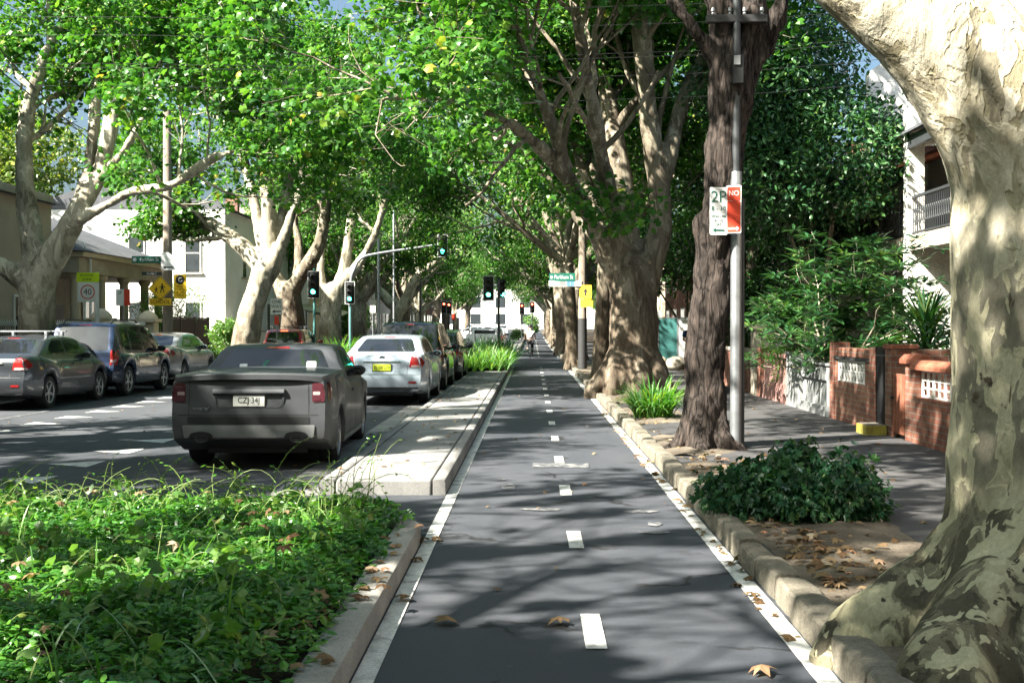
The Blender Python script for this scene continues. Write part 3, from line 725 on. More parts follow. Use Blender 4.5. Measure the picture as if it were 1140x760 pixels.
# ---------------------------------------------------------- the many-limbed plane tree at the right
def fan_tree():
    D = 28.3; B = P(706, 436, D); B.z = .12
    root = thing('plane_tree', 'broad plane tree with many limbs fanning out, behind the strappy green clump', 'tree', B); t = Tree(31)
    pp = lambda x, y, dy=0: P(x, y, D + dy) - B
    t.limb([(0, 0, -.3), (0, 0, .2), pp(705, 400), pp(706, 360), pp(704, 325), pp(700, 300)], [.84, .74, .63, .58, .58, .55], step=.2)
    for a in (190, 230, 275, 320, 20, 80, 140):
        c, s_ = math.cos(R(a)), math.sin(R(a)); t.limb([(.4 * c, .4 * s_, .8), (.8 * c, .8 * s_, .25), (1.1 * c, 1.1 * s_, -.1)], [.36, .24, .12], step=.15)
    L = []
    L.append(t.limb([pp(712, 330), pp(727, 288), pp(737, 240, .1), pp(731, 190, .1), pp(722, 130, 0), pp(716, 60, -.3), pp(708, -30, -.6), pp(700, -140, -1)], [.46, .36, .30, .26, .23, .20, .16, .08], step=.2))
    L.append(t.limb([pp(735, 205, .1), pp(750, 150, .4), pp(766, 100, .8), pp(788, 55, 1.2), pp(815, -20, 2)], [.24, .21, .18, .15, .09], step=.2))
    L.append(t.limb([pp(702, 320), pp(695, 240, .3), pp(683, 150, .8), pp(668, 70, 1.3), pp(650, -30, 2), pp(640, -140, 2.5)], [.42, .30, .25, .21, .16, .08], step=.2))
    L.append(t.limb([pp(696, 318), pp(668, 268, -.4), pp(640, 205, -1), pp(615, 140, -1.6), pp(590, 75, -2.3), pp(565, 0, -3)], [.32, .22, .18, .15, .12, .07], step=.2))
    L.append(t.limb([pp(652, 235, -.7), pp(625, 190, -1.2), pp(582, 148, -2.2), pp(530, 120, -3.3), pp(462, 108, -4.6), pp(420, 112, -5.4)], [.2, .17, .13, .10, .07, .03], step=.2))
    L.append(t.limb([pp(700, 310), pp(676, 210, -.6), pp(660, 120, -1.4), pp(645, 40, -2), pp(630, -60, -2.6)], [.30, .20, .17, .14, .08], step=.2))
    L.append(t.limb([pp(690, 300, .3), pp(655, 215, 1.5), pp(630, 130, 2.5), pp(600, 40, 3.5)], [.26, .18, .15, .1], step=.2))
    keep = lambda q: q.z > 5.0 and not (q.y < 1.0 and -2.9 < q.x < 2.4 and q.z < 8.8)
    for l, r in L: t.sprout(l, r, .35, 1, 9, 3.0, 2, keep=keep)
    for k in range(10): t.grow(pp(690 + t.r.uniform(-40, 20), t.r.uniform(200, 270), -.5), Vector((t.r.uniform(-1, .3), -1, .2)), 1.2, .02, 0, -.05)
    t.wood('trunk', m_bark_brown, root, .055, .06, 1.6, .25)
    t.leaves('crown', m_leaf, root, 15, .19, .30, PALM6)
fan_tree()

# ---------------------------------------------------------- left trees with their own limbs
def left_tree(D, bx, name_label, trunk, limbs, mat, leafm, seed, keepz=4.6, nspr=8, ln=3.0, lev=2, per=15, size=.175, roots=True, tm=PALM6, vox=.06):
    B = P(bx, 400, D); B.z = .13 + gz(D)
    root = thing('plane_tree', name_label, 'tree', B); t = Tree(seed)
    pp = lambda x, y, dy=0: P(x, y, D + dy) - B
    q = [Vector((0, 0, -.3))] + [pp(*a[0]) for a in trunk]; rr = [trunk[0][1] * 1.25] + [a[1] for a in trunk]
    t.limb(q, rr, step=.2)
    if roots:
        for a in range(15, 360, 60):
            c, s_ = math.cos(R(a)), math.sin(R(a)); k = trunk[0][1]
            t.limb([(.4 * k * c, .4 * k * s_, .6), (k * c, k * s_, .2), (1.5 * k * c, 1.5 * k * s_, -.1)], [.5 * k, .36 * k, .2 * k], step=.2)
    for pts, rad, lead in limbs:
        l, r = t.limb([pp(*a) for a in pts], rad, step=.22)
        if lead: t.sprout(l, r, .4, 1, nspr, ln, lev, keep=lambda q: q.z > keepz)
    t.wood('trunk', mat, root, vox, .05, 1.8, .15)
    t.gap = -.34; t.leaves('crown', leafm, root, per, size, .26, tm)
    return root

left_tree(29.5, 43, 'plane tree with mottled grey bark and spreading limbs before the beige wall',
    [((43, 420), .52), ((42, 370), .45), ((42, 330), .46), ((44, 300), .48)],
    [([(46, 310), (66, 275), (80, 248), (92, 228)], [.45, .36, .31, .26], False),
     ([(82, 245), (105, 205, .2), (122, 150, .4), (133, 90, .6), (146, 30, .8), (160, -60, 1)], [.26, .22, .19, .16, .13, .07], True),
     ([(100, 212, .2), (140, 165, -.2), (172, 105, -.5), (200, 40, -.8), (222, -40, -1)], [.17, .14, .12, .09, .05], True),
     ([(80, 248), (112, 232, -.3), (145, 214, -.8), (190, 206, -1.3), (238, 176, -2), (275, 165, -2.6)], [.22, .16, .125, .10, .07, .03], True),
     ([(90, 230), (100, 180, .6), (106, 120, 1), (112, 50, 1.4), (108, -40, 1.8)], [.2, .16, .14, .12, .06], True),
     ([(40, 315), (36, 270, .1), (27, 200, .2), (30, 130, .3), (48, 70, .5), (76, 10, .8), (95, -50, 1)], [.34, .26, .22, .2, .19, .16, .1], True),
     ([(35, 320), (10, 300, -.2), (-20, 285, -.5), (-60, 240, -1), (-90, 160, -1)], [.3, .22, .18, .14, .08], True)],
    m_bark_pale, m_leaf, 41, 4.7, 7, 2.6)
left_tree(44, 274, 'pale plane tree forking into four limbs behind the roof of the grey utility vehicle',
    [((272, 405), .62), ((277, 360), .47), ((288, 320), .45), ((296, 300), .5)],
    [([(296, 305), (276, 280, .3), (248, 258, .8), (215, 240, 1.5), (180, 226, 2.2)], [.38, .3, .26, .2, .1], True),
     ([(298, 300), (301, 262, .2), (297, 215, .3), (294, 160, .3), (290, 90, .3)], [.36, .3, .26, .2, .1], True),
     ([(297, 296), (286, 240, .6), (270, 170, 1), (252, 90, 1.4), (238, 0, 1.8)], [.26, .2, .17, .13, .07], True),
     ([(303, 298), (318, 262, -.3), (330, 226, -.6), (348, 180, -1), (365, 110, -1.3)], [.33, .24, .2, .16, .09], True),
     ([(301, 295), (312, 250, .5), (320, 205, 1), (322, 150, 1.3), (320, 60, 2)], [.3, .22, .19, .15, .08], True)],
    m_bark_pale, m_leaf, 43, 5.2, 7, 3.0)
left_tree(53, 326, 'dark barked plane tree between the pale forked trunk and the first green signal',
    [((326, 400), .62), ((326, 350), .52), ((322, 325), .55)],
    [([(320, 330), (309, 312, .2), (306, 302, .2)], [.36, .3, .2], False),
     ([(324, 328), (336, 305, -.2), (352, 280, -.5), (362, 245, -.7), (360, 190, -.8), (352, 120, -1)], [.42, .36, .32, .26, .2, .1], True),
     ([(330, 316), (333, 280, .4), (328, 235, .8), (335, 170, 1)], [.22, .18, .15, .08], True)],
    m_bark_brown, m_leaf, 45, 5.2, 8, 3.2)
left_tree(63, 368, 'plane tree with a cream trunk between the two kerbside green signals',
    [((367, 395), .66), ((368, 350), .56), ((372, 325), .6)],
    [([(368, 330), (358, 315, 0), (357, 290, .3), (360, 240, .6), (355, 170, 1)], [.3, .22, .18, .14, .08], True),
     ([(374, 328), (384, 296, 0), (390, 255, 0), (392, 200, .3), (398, 120, .5)], [.4, .32, .26, .2, .1], True),
     ([(378, 318), (398, 296, -.5), (418, 260, -1), (432, 215, -1.8), (455, 150, -2.5)], [.34, .28, .23, .18, .1], True)],
    m_bark_pale, m_leaf, 47, 5.4, 8, 3.4)
left_tree(88, 440, 'far pale plane tree with a wide open fork beyond the signal mast arm',
    [((436, 380), .62), ((440, 355), .5), ((446, 342), .55)],
    [([(444, 346), (428, 330), (413, 312, .5), (404, 295, 1), (396, 260, 1.5)], [.42, .36, .3, .26, .15], True),
     ([(447, 344), (456, 325), (466, 306, -.5), (484, 292, -1), (500, 270, -1.5), (512, 230, -2)], [.46, .42, .36, .28, .22, .12], True),
     ([(464, 308), (465, 280, .5), (463, 240, 1), (460, 180, 1.5)], [.24, .2, .16, .09], True)],
    m_bark_pale, m_leaf_pale, 49, 5.0, 9, 3.6, tm=KITE, size=.3, per=8)

# ---------------------------------------------------------- the rows: three kinds of plane tree, repeated down the street
def row_tree(seed, h, mat, leafm, lean=0.0, per=15, size=.225, tm=KITE, nl=6, spread=(22, 50), ln=(6, 9), trunk_r=.5, gap=-.16, fq=.42, world=None):
    t = Tree(seed); r = t.r; t.gap = gap; t.fq = fq
    root = thing('plane_tree', None, 'tree')
    top = Vector((lean, 0, h)); t.limb([(0, 0, -.3), (0, 0, .3), (lean * .4, 0, h * .5), top], [trunk_r * 1.35, trunk_r * 1.12, trunk_r * .95, trunk_r], step=.3)
    for a in range(0, 360, 72):
        c, s_ = math.cos(R(a)), math.sin(R(a)); k = trunk_r
        t.limb([(.4 * k * c, .4 * k * s_, .5), (k * c, k * s_, .15), (1.35 * k * c, 1.35 * k * s_, -.1)], [.46 * k, .32 * k, .16 * k], step=.2)
    for j in range(nl):
        a = 2 * PI * (j + r.uniform(-.25, .25)) / nl; e = R(r.uniform(*spread)) if j else R(8)
        d = Vector((math.cos(a) * math.sin(e), math.sin(a) * math.sin(e), math.cos(e))); L = r.uniform(*ln)
        pts = [top - d * .3]; p = top.copy(); 
        for k in range(5): d = (d + t.rv() * .12 + Vector((0, 0, .05))).normalized(); p = p + d * L / 5; pts.append(p.copy())
        rad = [trunk_r * .66, trunk_r * .5, trunk_r * .42, trunk_r * .32, trunk_r * .24, trunk_r * .12]
        l, rr = t.limb(pts, rad, step=.35); t.sprout(l, rr, .3, 1, 7, 3.2, 2, keep=lambda q: q.z > 4.3)
    t.wood('trunk', mat, root, None)
    t.leaves('crown', leafm, root, per, size, .3, tm, world=world)
    return root
kind_a = row_tree(61, 3.4, m_bark_brown, m_leaf)
kind_b = row_tree(62, 2.9, m_bark_pale, m_leaf)
kind_c = row_tree(63, 3.8, m_bark_brown, m_leaf_deep, .5)
kind_f = row_tree(66, 4.2, m_bark_brown, m_leaf, -.3, trunk_r=.27)
used = {}
def put_tree(proto, x, y, rz, sc, label, group):
    o = proto if proto.name not in used else copy_tree(proto)
    used[proto.name] = 1
    o.location = (x, y, .12 + gz(y)); o.rotation_euler = (0, 0, rz); o.scale = (sc, sc, sc); o['label'] = label; o['group'] = group
    return o
GR, GL = 'plane trees lining the bike lane', 'plane trees along the far kerb'
put_tree(kind_f, 2.12, 36.5, 2.2, .95, 'rough brown plane trunk standing just behind the wooden pole with the yellow sign', GR)
put_tree(kind_f, 1.62, 46.8, .4, 1.0, 'plane tree whose trunk stands just left of the wooden pole with street signs', GR)
far_r = [(2.1, 57, 2.9, 'kind_a'), (1.95, 69, 4.2, 'kind_c'), (2.1, 80, 1.1, 'kind_b'), (2.0, 92, 5.1, 'kind_a'), (2.1, 106, 3.3, 'kind_b'), (2.1, 122, .7, 'kind_c'), (2.1, 140, 2.1, 'kind_a'), (2.2, 160, 4.4, 'kind_b'), (2.2, 185, 5.5, 'kind_a')]
words_r = ['first', 'second', 'third', 'fourth', 'fifth', 'sixth', 'seventh', 'eighth', 'ninth']
for k, (x, y, rz, q) in enumerate(far_r):
    put_tree({'kind_a': kind_a, 'kind_b': kind_b, 'kind_c': kind_c}[q], x, y, rz, 1.0 + .06 * math.sin(k * 2.1), words_r[k] + ' plane tree beyond the wooden pole in the row along the bike lane', GR)
far_l = [(-11.2, 75, 1.2, kind_b), (-11.2, 102, 2.2, kind_a), (-11.3, 116, 3.9, kind_b), (-11.2, 132, .3, kind_c), (-11.2, 150, 5.2, kind_a), (-11.3, 172, 2.7, kind_b), (-11.2, 200, 1.4, kind_c)]
for k, (x, y, rz, q) in enumerate(far_l):
    put_tree(q, x, y, rz, 1.0 + .07 * math.sin(k * 1.7 + 1), words_r[k] + ' plane tree along the far kerb beyond the two kerbside green signals' if k == 0 else words_r[k] + ' of the distant plane trees along the far kerb past the open fork', GL)
GB = 'plane trees nearer the camera that shade the lane'
own = [(-13.0, 14.5, 2.5, 64, 1.0, 'plane tree overhanging the road from the far kerb, before the parked cars'), (-12.9, 5.2, .8, 65, 1.0, 'plane tree on the far kerb abreast of the planted island'), (-12.8, -6, 4.4, 67, 1.05, 'first plane tree on the far kerb behind the viewpoint'), (-6.2, -0.4, 1.2, 68, .95, 'smaller plane tree in the planted island behind the viewpoint'), (-12.9, 23.5, 3.4, 69, .95, 'plane tree at the far kerb beside the pewter sedan')]
for x, y, rz, sd, s_, lab in own[:4]:
    M = Matrix.Translation((x, y, .12)) @ Matrix.Rotation(rz, 4, 'Z') @ Matrix.Scale(s_, 4)
    q = row_tree(sd, 3.4, m_bark_pale, m_leaf, 0, per=22, size=.21, gap=-.34, world=M)
    put_tree(q, x, y, rz, s_, lab, GB)
near_set = [(-24, -3, .9, kind_a, 1.0, 'plane tree in the yard behind the far footpath'), (2.9, -8.5, 1.9, kind_a, 1.0, 'first plane tree on the verge behind the viewpoint'),
            (-12.8, -21, 1.4, kind_a, 1.05, 'second unseen plane tree added on the far kerb behind the viewpoint'), (2.9, -20, 2.9, kind_b, 1.0, 'second unseen plane tree added on the verge behind the viewpoint'), (-12.8, -33, 5.4, kind_c, 1.05, 'third unseen plane tree added on the far kerb behind the viewpoint'), (2.9, -32, .9, kind_a, 1.0, 'third unseen plane tree added on the verge behind the viewpoint'), (-5.4, -24, .2, kind_b, 1.0, 'unseen plane tree added in the middle of the street behind the viewpoint')]  # trees further back unseen, added to darken glass reflections and sky fill
for x, y, rz, q, s_, lab in near_set: put_tree(q, x, y, rz, s_, lab, GB)
for k, (x, y, rz, q) in enumerate(((-16, 246, .5, kind_a), (9, 240, 4.0, kind_a), (16, 262, 5.2, kind_b))): put_tree(q, x, y, rz, .95 + .04 * k, ('leftmost', 'nearer right', 'hindmost')[k] + ' of the trees closing the far end of the street', 'trees closing the far end of the street')
# ================================================================== SMALL PLANTS
def blades(rs, base, az, L, W, e0, bend, segs=6, fold=.25):
    """strap leaves: arching strips. arrays of n"""
    n = len(base); s = segs + 1; t = np.linspace(0, 1, s)
    ang = e0[:, None] - bend[:, None] * t[None, :] ** 1.4
    step = (L / segs)[:, None]
    r = np.concatenate([np.zeros((n, 1)), np.cumsum(np.cos(ang[:, :-1]) * step, 1)], 1); z = np.concatenate([np.zeros((n, 1)), np.cumsum(np.sin(ang[:, :-1]) * step, 1)], 1)
    wd = W[:, None] * np.clip(np.sin(PI * (t * .86 + .14)) ** .7, .02, 1)[None, :]
    ca, sa = np.cos(az)[:, None], np.sin(az)[:, None]
    C = np.stack([base[:, 0:1] + r * ca, base[:, 1:2] + r * sa, base[:, 2:3] + z], 2)
    S = np.stack([-sa + 0 * r, ca + 0 * r, 0 * r], 2) * wd[:, :, None] * .5
    up = np.zeros_like(C); up[:, :, 2] = wd * fold * .5
    V = np.stack([C - S + up, C, C + S + up], 2).reshape(n, s * 3, 3)
    F = []
    for i in range(segs):
        for k in range(2): F.append((i * 3 + k, i * 3 + k + 1, (i + 1) * 3 + k + 1, (i + 1) * 3 + k))
    F = np.array(F); FF = (F[None] + (np.arange(n) * s * 3)[:, None, None]).reshape(-1, 4)
    return V.reshape(-1, 3), FF, np.repeat(rs.uniform(0, 1, n), s * 3)

# ---- near ground cover (small glossy leaves, nobody could count them)
rs = np.random.RandomState(7)
def cover_h(x, y):
    return .20 + .13 * noise.noise((x * .9, y * .9, 3)) + .09 * noise.noise((x * 2.6, y * 2.6, 8)) + .05 * max(0, min(1, (y - 7) / 2))
def cover_edge(y): return -1.06 + .10 * noise.noise((y * 1.3, 4, 2)) + .06 * noise.noise((y * 4, 1, 9))
N = 60000
xs = -5.6 + 4.75 * rs.uniform(0, 1, N); ys = 4.2 + 5.62 * rs.uniform(0, 1, N)
ok = []; zz = np.empty(N)
for i in range(N):
    x, y = xs[i], ys[i]; e = cover_edge(y); q = min(1, max(0, (e - x) / .35)) * min(1, max(0, (9.78 - y) / .3))
    d = noise.noise((x * 3.1, y * 3.1, 5.5))
    if x > e + .03 or (q < .35 and rs.rand() > .3 + q) or d < -.52: continue
    zz[i] = .10 + (cover_h(x, y)) * (.25 + .75 * math.sqrt(q)) * (.35 + .65 * rs.rand() ** .45); ok.append(i)
ok = np.array(ok); pos = np.stack([xs[ok], ys[ok], zz[ok]], 1); n = len(pos)
V, F, k = leaves_np(rs, pos, np.stack([rs.normal(0, 1, n), rs.normal(0, 1, n), rs.normal(-.05, .35, n)], 1), np.stack([rs.normal(0, .5, n), rs.normal(0, .5, n), np.ones(n)], 1), .070 * rs.uniform(.5, 1.3, n), OVAL)
pt = np.array([.5 + .5 * noise.noise((p[0] * 1.1, p[1] * 1.1, 1.5)) for p in pos])
tint = np.repeat(np.clip(.4 * pt + .6 * rs.uniform(0, 1, n), 0, 1), k)
tag(np_mesh('ground_cover_foliage', V, [F], m_leaf_cover, attr=tint), 'dense glossy green ground cover filling the near planted island', 'ground cover', kind='stuff')
# ---- trailing stems that arch out of it
mb = MB(); LP = []; LA = []; rr = random.Random(3)
for k in range(330):
    far = rr.random() < .62
    x = rr.uniform(-5.2, -1.2); y = rr.uniform(8.7, 9.75) if far else rr.uniform(5.0, 9)
    z = .1 + cover_h(x, y) * .6; p = Vector((x, y, z)); a = rr.uniform(0, 2 * PI); L = rr.uniform(.22, .62) * (1.25 if far else .75); el = R(rr.uniform(45, 88)); bend = R(rr.uniform(40, 190)); pts = []; m = 9
    if x < -3.4: L *= .8
    for i in range(m + 1):
        pts.append(p.copy()); e = el - bend * (i / m) ** 1.5; a += rr.gauss(0, .16)
        p = p + Vector((math.cos(a) * math.cos(e), math.sin(a) * math.cos(e), math.sin(e))) * L / m
        if i > 1 and rr.random() < .6:
            LP.append(p.copy()); LA.append((rr.gauss(0, 1), rr.gauss(0, 1), rr.gauss(0.2, .4)))
    mb.tube(pts, list(np.linspace(.0038, .0018, m + 1)), 4)
tag(mb.build('trailing_stems', m_stem), 'thin green runners arching out of the ground cover', 'runners', kind='stuff')
LP = np.array([tuple(p) for p in LP]); n = len(LP)
V, F, k = leaves_np(rs, LP, np.array(LA), np.stack([rs.normal(0, .6, n), rs.normal(0, .6, n), np.ones(n)], 1), .04 * rs.uniform(.6, 1.3, n), OVAL)
tag(np_mesh('runner_leaves', V, [F], m_leaf_cover, attr=np.repeat(rs.uniform(.5, 1, n), k)), 'small pale leaves along the arching runners', 'runner leaves', kind='stuff')

# ---- weeds and broader leaves coming up through it
wn = 420; wb = np.stack([rs.uniform(-5.3, -1.25, wn), rs.uniform(4.6, 9.7, wn), np.full(wn, .18)], 1); wb[:, :2] += rs.normal(0, .12, (wn, 2)); wb[:, 0] = np.minimum(wb[:, 0], -1.12)
V, F, t_ = blades(rs, wb, rs.uniform(0, 2 * PI, wn), rs.uniform(.16, .48, wn), rs.uniform(.006, .014, wn), np.radians(rs.uniform(50, 89, wn)), np.radians(rs.uniform(20, 110, wn)))
tag(np_mesh('grass_weeds', V, [F], m_leaf_strap, smooth=True, attr=t_), 'grassy weeds poking through the ground cover', 'weeds', kind='stuff')
C = [(x, y, .12 + cover_h(x, y) * 1.05) for x, y in zip(rs.uniform(-5.2, -1.3, 240), rs.uniform(4.6, 9.6, 240))]
V, F, t_ = clusters(rs, C, 5, .085, .05, PALM6, .2, .8); tag(np_mesh('broad_weed_foliage', V, [F], m_leaf_pale, attr=t_), 'paler lobed weed leaves among the ground cover', 'weeds', kind='stuff')

# ---- fallen leaves
def litter(name, label, spots, size, seed, lift=.012):
    rs = np.random.RandomState(seed); pos = np.array(spots); n = len(pos); pos[:, 2] += lift * rs.uniform(.3, 1.5, n)
    V, F, k = leaves_np(rs, pos, np.stack([rs.normal(0, 1, n), rs.normal(0, 1, n), rs.normal(0, .18, n)], 1), np.stack([rs.normal(0, .28, n), rs.normal(0, .28, n), np.ones(n)], 1), size * rs.uniform(.4, 1.3, n), (PALM[0] * np.array([1, 1, 1.8]), PALM[1]))
    return tag(np_mesh(name, V, [F], m_dry, attr=np.repeat(rs.uniform(0, 1, n), k)), label, 'leaf litter', kind='stuff')
sp = []; rr = random.Random(9)
for k in range(420): 
    y = rr.choice((rr.gauss(9.6, 1.0), rr.gauss(11.5, 1.4), rr.gauss(7.6, .8), rr.uniform(6.5, 16), rr.uniform(15, 32))); x = 1.78 + abs(rr.gauss(0, .42)); 
    if x < 3.3: sp.append((x, y, .150 if y < 14 else .14))
for k in range(150): sp.append((rr.uniform(1.36, 1.5) if rr.random() < .7 else rr.uniform(2.8, 5.1), rr.uniform(6, 26), .014 if k < 0 else .12))
sp = [(x, y, .008 if x < 1.52 else z) for x, y, z in sp]
litter('fallen_leaves', 'dry brown leaves strewn over the dirt verge and along its kerb', sp, .085, 1)
sp = [(rr.uniform(-2.15, -.95) if rr.random() < .75 else rr.gauss(-2.0, .1), rr.uniform(12.1, 40), .16) for k in range(120)] + [(rr.gauss(-2.3, .16), rr.uniform(12, 40), .006) for k in range(260)]
sp = [(x, y, .006 if x < -2.2 else z) for x, y, z in sp]
litter('fallen_leaves', 'dry brown leaves on the concrete median and its gutter', sp, .07, 2)
sp = [(-1.0 + rr.gauss(0, .06), rr.uniform(5.2, 9.5), .155) for k in range(22)] + [(-1.15 - abs(rr.gauss(0, .18)), rr.gauss(6.3, .3), .2) for k in range(70)] + [(x, y, .16 + cover_h(x, y)) for x, y in ((rr.uniform(-4.5, -1.2), rr.uniform(5, 9.5)) for k in range(50))]
litter('fallen_leaves', 'dry leaves caught on the ground cover and the near island kerb', sp, .085, 3, .02)
sp = [(rr.uniform(-12.2, -2.8), rr.uniform(11, 40), .004) for k in range(170)] + [(rr.uniform(-.75, 1.3), rr.uniform(7, 45), .008) for k in range(45)]
litter('fallen_leaves', 'small dry leaves scattered over the road and the bike lane', sp, .055, 4)
GDL = 'single big dry leaves lying on the bike lane'
for k, (px, py, a, lab) in enumerate(((495, 696, .4, 'curled dry leaf on the bike lane nearest the island kerb, left of the nearest dash'), (619, 697, 2.2, 'flat brown leaf on the bike lane just left of the nearest centre dash'), (552, 659, 1.2, 'tiny dry leaf on the bike lane up from the two larger curled leaves'), (850, 752, 3.4, 'pale dry leaf on the bike lane beside the right edge line'),
                                      (448, 670, .9, 'brown leaf lying on the left edge line beside the planted island kerb'), (470, 606, 2.9, 'dark brown leaf on the left edge line at the rounded kerb corner'), (487, 603, 5.1, 'brown leaf on the asphalt by the rounded kerb corner'), (466, 627, 4.0, 'brown leaf on the left edge line just before the rounded kerb corner'))):
    q = P(px, py, 1); d = 2262 / (py - 363); q = P(px, py, d); rs = np.random.RandomState(100 + k); sz = (.15, .13, .06, .13, .12, .13, .1, .1)[k]
    V, F, kk = leaves_np(rs, np.zeros((1, 3)) + np.array([[0, -sz / 2, .012]]), np.array([[0, 1, .04]]), np.array([[.15, 0, 1.]]), np.array([sz]), (PALM[0] * np.array([1, 1, 1.7]), PALM[1]))
    V[:, 2] += .001 - V[:, 2].min()
    o = np_mesh('fallen_leaf', V, [F], m_dry, attr=np.full(len(V), (.55, .5, .3, .85, .3, .1, .4, .35)[k])); o.location = (q.x, q.y, .006); o.rotation_euler = (0, 0, a); tag(o, lab, 'leaf', GDL)

# ---- strappy plants
def strap_bed(name, n, x0, x1, y0, y1, z, L, W, seed, label, cat, mat=m_leaf_strap, clump=None, kind='stuff', parent=None):
    rs = np.random.RandomState(seed)
    if clump is None: base = np.stack([rs.uniform(x0, x1, n), rs.uniform(y0, y1, n), np.full(n, z)], 1); cx = np.round(base[:, 0] / .3) * .3; cy = np.round(base[:, 1] / .3) * .3; base[:, 0] += (cx - base[:, 0]) * .75; base[:, 1] += (cy - base[:, 1]) * .75; az = rs.uniform(0, 2 * PI, n)
    else:
        r = np.sqrt(rs.uniform(0, 1, n)); az0 = rs.uniform(0, 2 * PI, n); base = np.stack([x0 + clump[0] * r * np.cos(az0), x1 + clump[1] * r * np.sin(az0), np.full(n, z)], 1); az = az0 + rs.normal(0, .7, n)
    V, F, t = blades(rs, base, az, L * rs.uniform(.55, 1.15, n), W * rs.uniform(.7, 1.2, n), np.radians(rs.uniform(48, 89, n)), np.radians(rs.uniform(20, 125, n)))
    o = np_mesh(name, V, [F], mat, parent, smooth=True, attr=t)
    return tag(o, label, cat, kind=kind)
strap_bed('lily_bed_foliage', 2300, -3.05, -.95, 41.2, 45.6, .12, .95, .035, 1, 'bright green strappy lily leaves filling the end of the concrete median', 'lily bed')
strap_bed('lily_bed_foliage', 1500, -3.0, -.85, 45.6, 49.4, .12, 1.35, .04, 2, 'darker taller strappy leaves round the median signal post', 'lily bed', m_leaf_gloss)
strap_bed('strappy_clump', 330, 2.12, 20.6, 0, 0, .13, .78, .034, 3, 'bright green clump of strappy leaves on the verge in front of the fanning plane tree', 'plant', clump=(.34, .34), kind=None)
strap_bed('strappy_clump', 260, -9.95, 60.2, 0, 0, .13, 1.2, .05, 4, 'strappy green plant at the kerb under the two kerbside green signals', 'plant', clump=(.7, .9), kind=None)
strap_bed('strappy_clump', 60, 1.95, 31, 0, 0, .13, .5, .03, 5, 'small strappy tuft by the roots beyond the fanning plane tree', 'plant', clump=(.2, .2), kind=None)

# ---- low dark shrub on the near verge
def low_shrub():
    B = Vector((2.25, 10.15, .14)); root = thing('low_shrub', 'low dark green shrub with fingered leaves on the dirt verge beside the kerb', 'shrub', B); rs = np.random.RandomState(12); r = random.Random(12)
    mb = MB(); C = []
    for k in range(230):
        a = r.uniform(0, 2 * PI); q = math.sqrt(r.random()); x, y = .70 * q * math.cos(a), .60 * q * math.sin(a); h = .52 * (1 - .5 * q * q) * r.uniform(.4, 1.15) * (.78 + .5 * noise.noise((x * 3.2, y * 3.2, 4)))
        pts = [(x * .25, y * .25, -.02), (x * .55, y * .55, h * .55), (x * .85, y * .85, h * .9), (x * 1.02, y * 1.02, h)]; mb.tube(pts, [.008, .006, .004, .003], 4); C.append((x * 1.02, y * 1.02, h)); C.append((x * .85, y * .85, h * .8)); C.append((x * 1.0, y * 1.0, h * .45))
    mb.build('stems', m_stem, root)
    V, F, t = clusters(rs, C, 13, .084, .08, (PALM[0] * np.array([.8, 1.1, 1.5]), PALM[1]), .8, .5); t = np.clip(t, 0, 1); np_mesh('foliage', V, [F], m_leaf_dark, root, attr=t)
low_shrub()

# ---- garden shrub of leaf rosettes over the front walls
def rosette_shrub():
    B = Vector((6.0, 22.3, .15)); root = thing('rosette_shrub', 'tall garden shrub with whorls of long dark leaves leaning over the brick front wall', 'shrub', B); t = Tree(71); r = t.r
    for k in range(7):
        a = 2 * PI * k / 7 + r.uniform(-.3, .3); t.grow(Vector((.12 * math.cos(a), .12 * math.sin(a), 0)), Vector((math.cos(a) * .5, math.sin(a) * .5, 1)), 2.1, .045, 2, .06, lambda q: q.z > .75)
    t.wood('stems', m_bark_pale, root)
    tips = [p for p in t.tips if p[2] < 4.3]; rs = t.rs; rs.shuffle(tips); tips = np.array(tips[:900])
    per = 15; base = np.repeat(tips, per, 0); n = len(base); az = rs.uniform(0, 2 * PI, n); el = rs.uniform(-.25, .75, n); axis = np.stack([np.cos(az) * np.cos(el), np.sin(az) * np.cos(el), np.sin(el)], 1)
    V, F, k = leaves_np(rs, base + axis * .02, axis, np.tile([0, 0, 1.], (n, 1)) + rs.normal(0, .2, (n, 3)), .29 * rs.uniform(.6, 1.15, n), LANCE)
    np_mesh('foliage', V, [F], m_leaf_gloss, root, attr=np.repeat(np.clip(.5 * np.repeat(rs.uniform(0, 1, len(tips)), per) + .5 * rs.uniform(0, 1, n), 0, 1), k))
rosette_shrub()

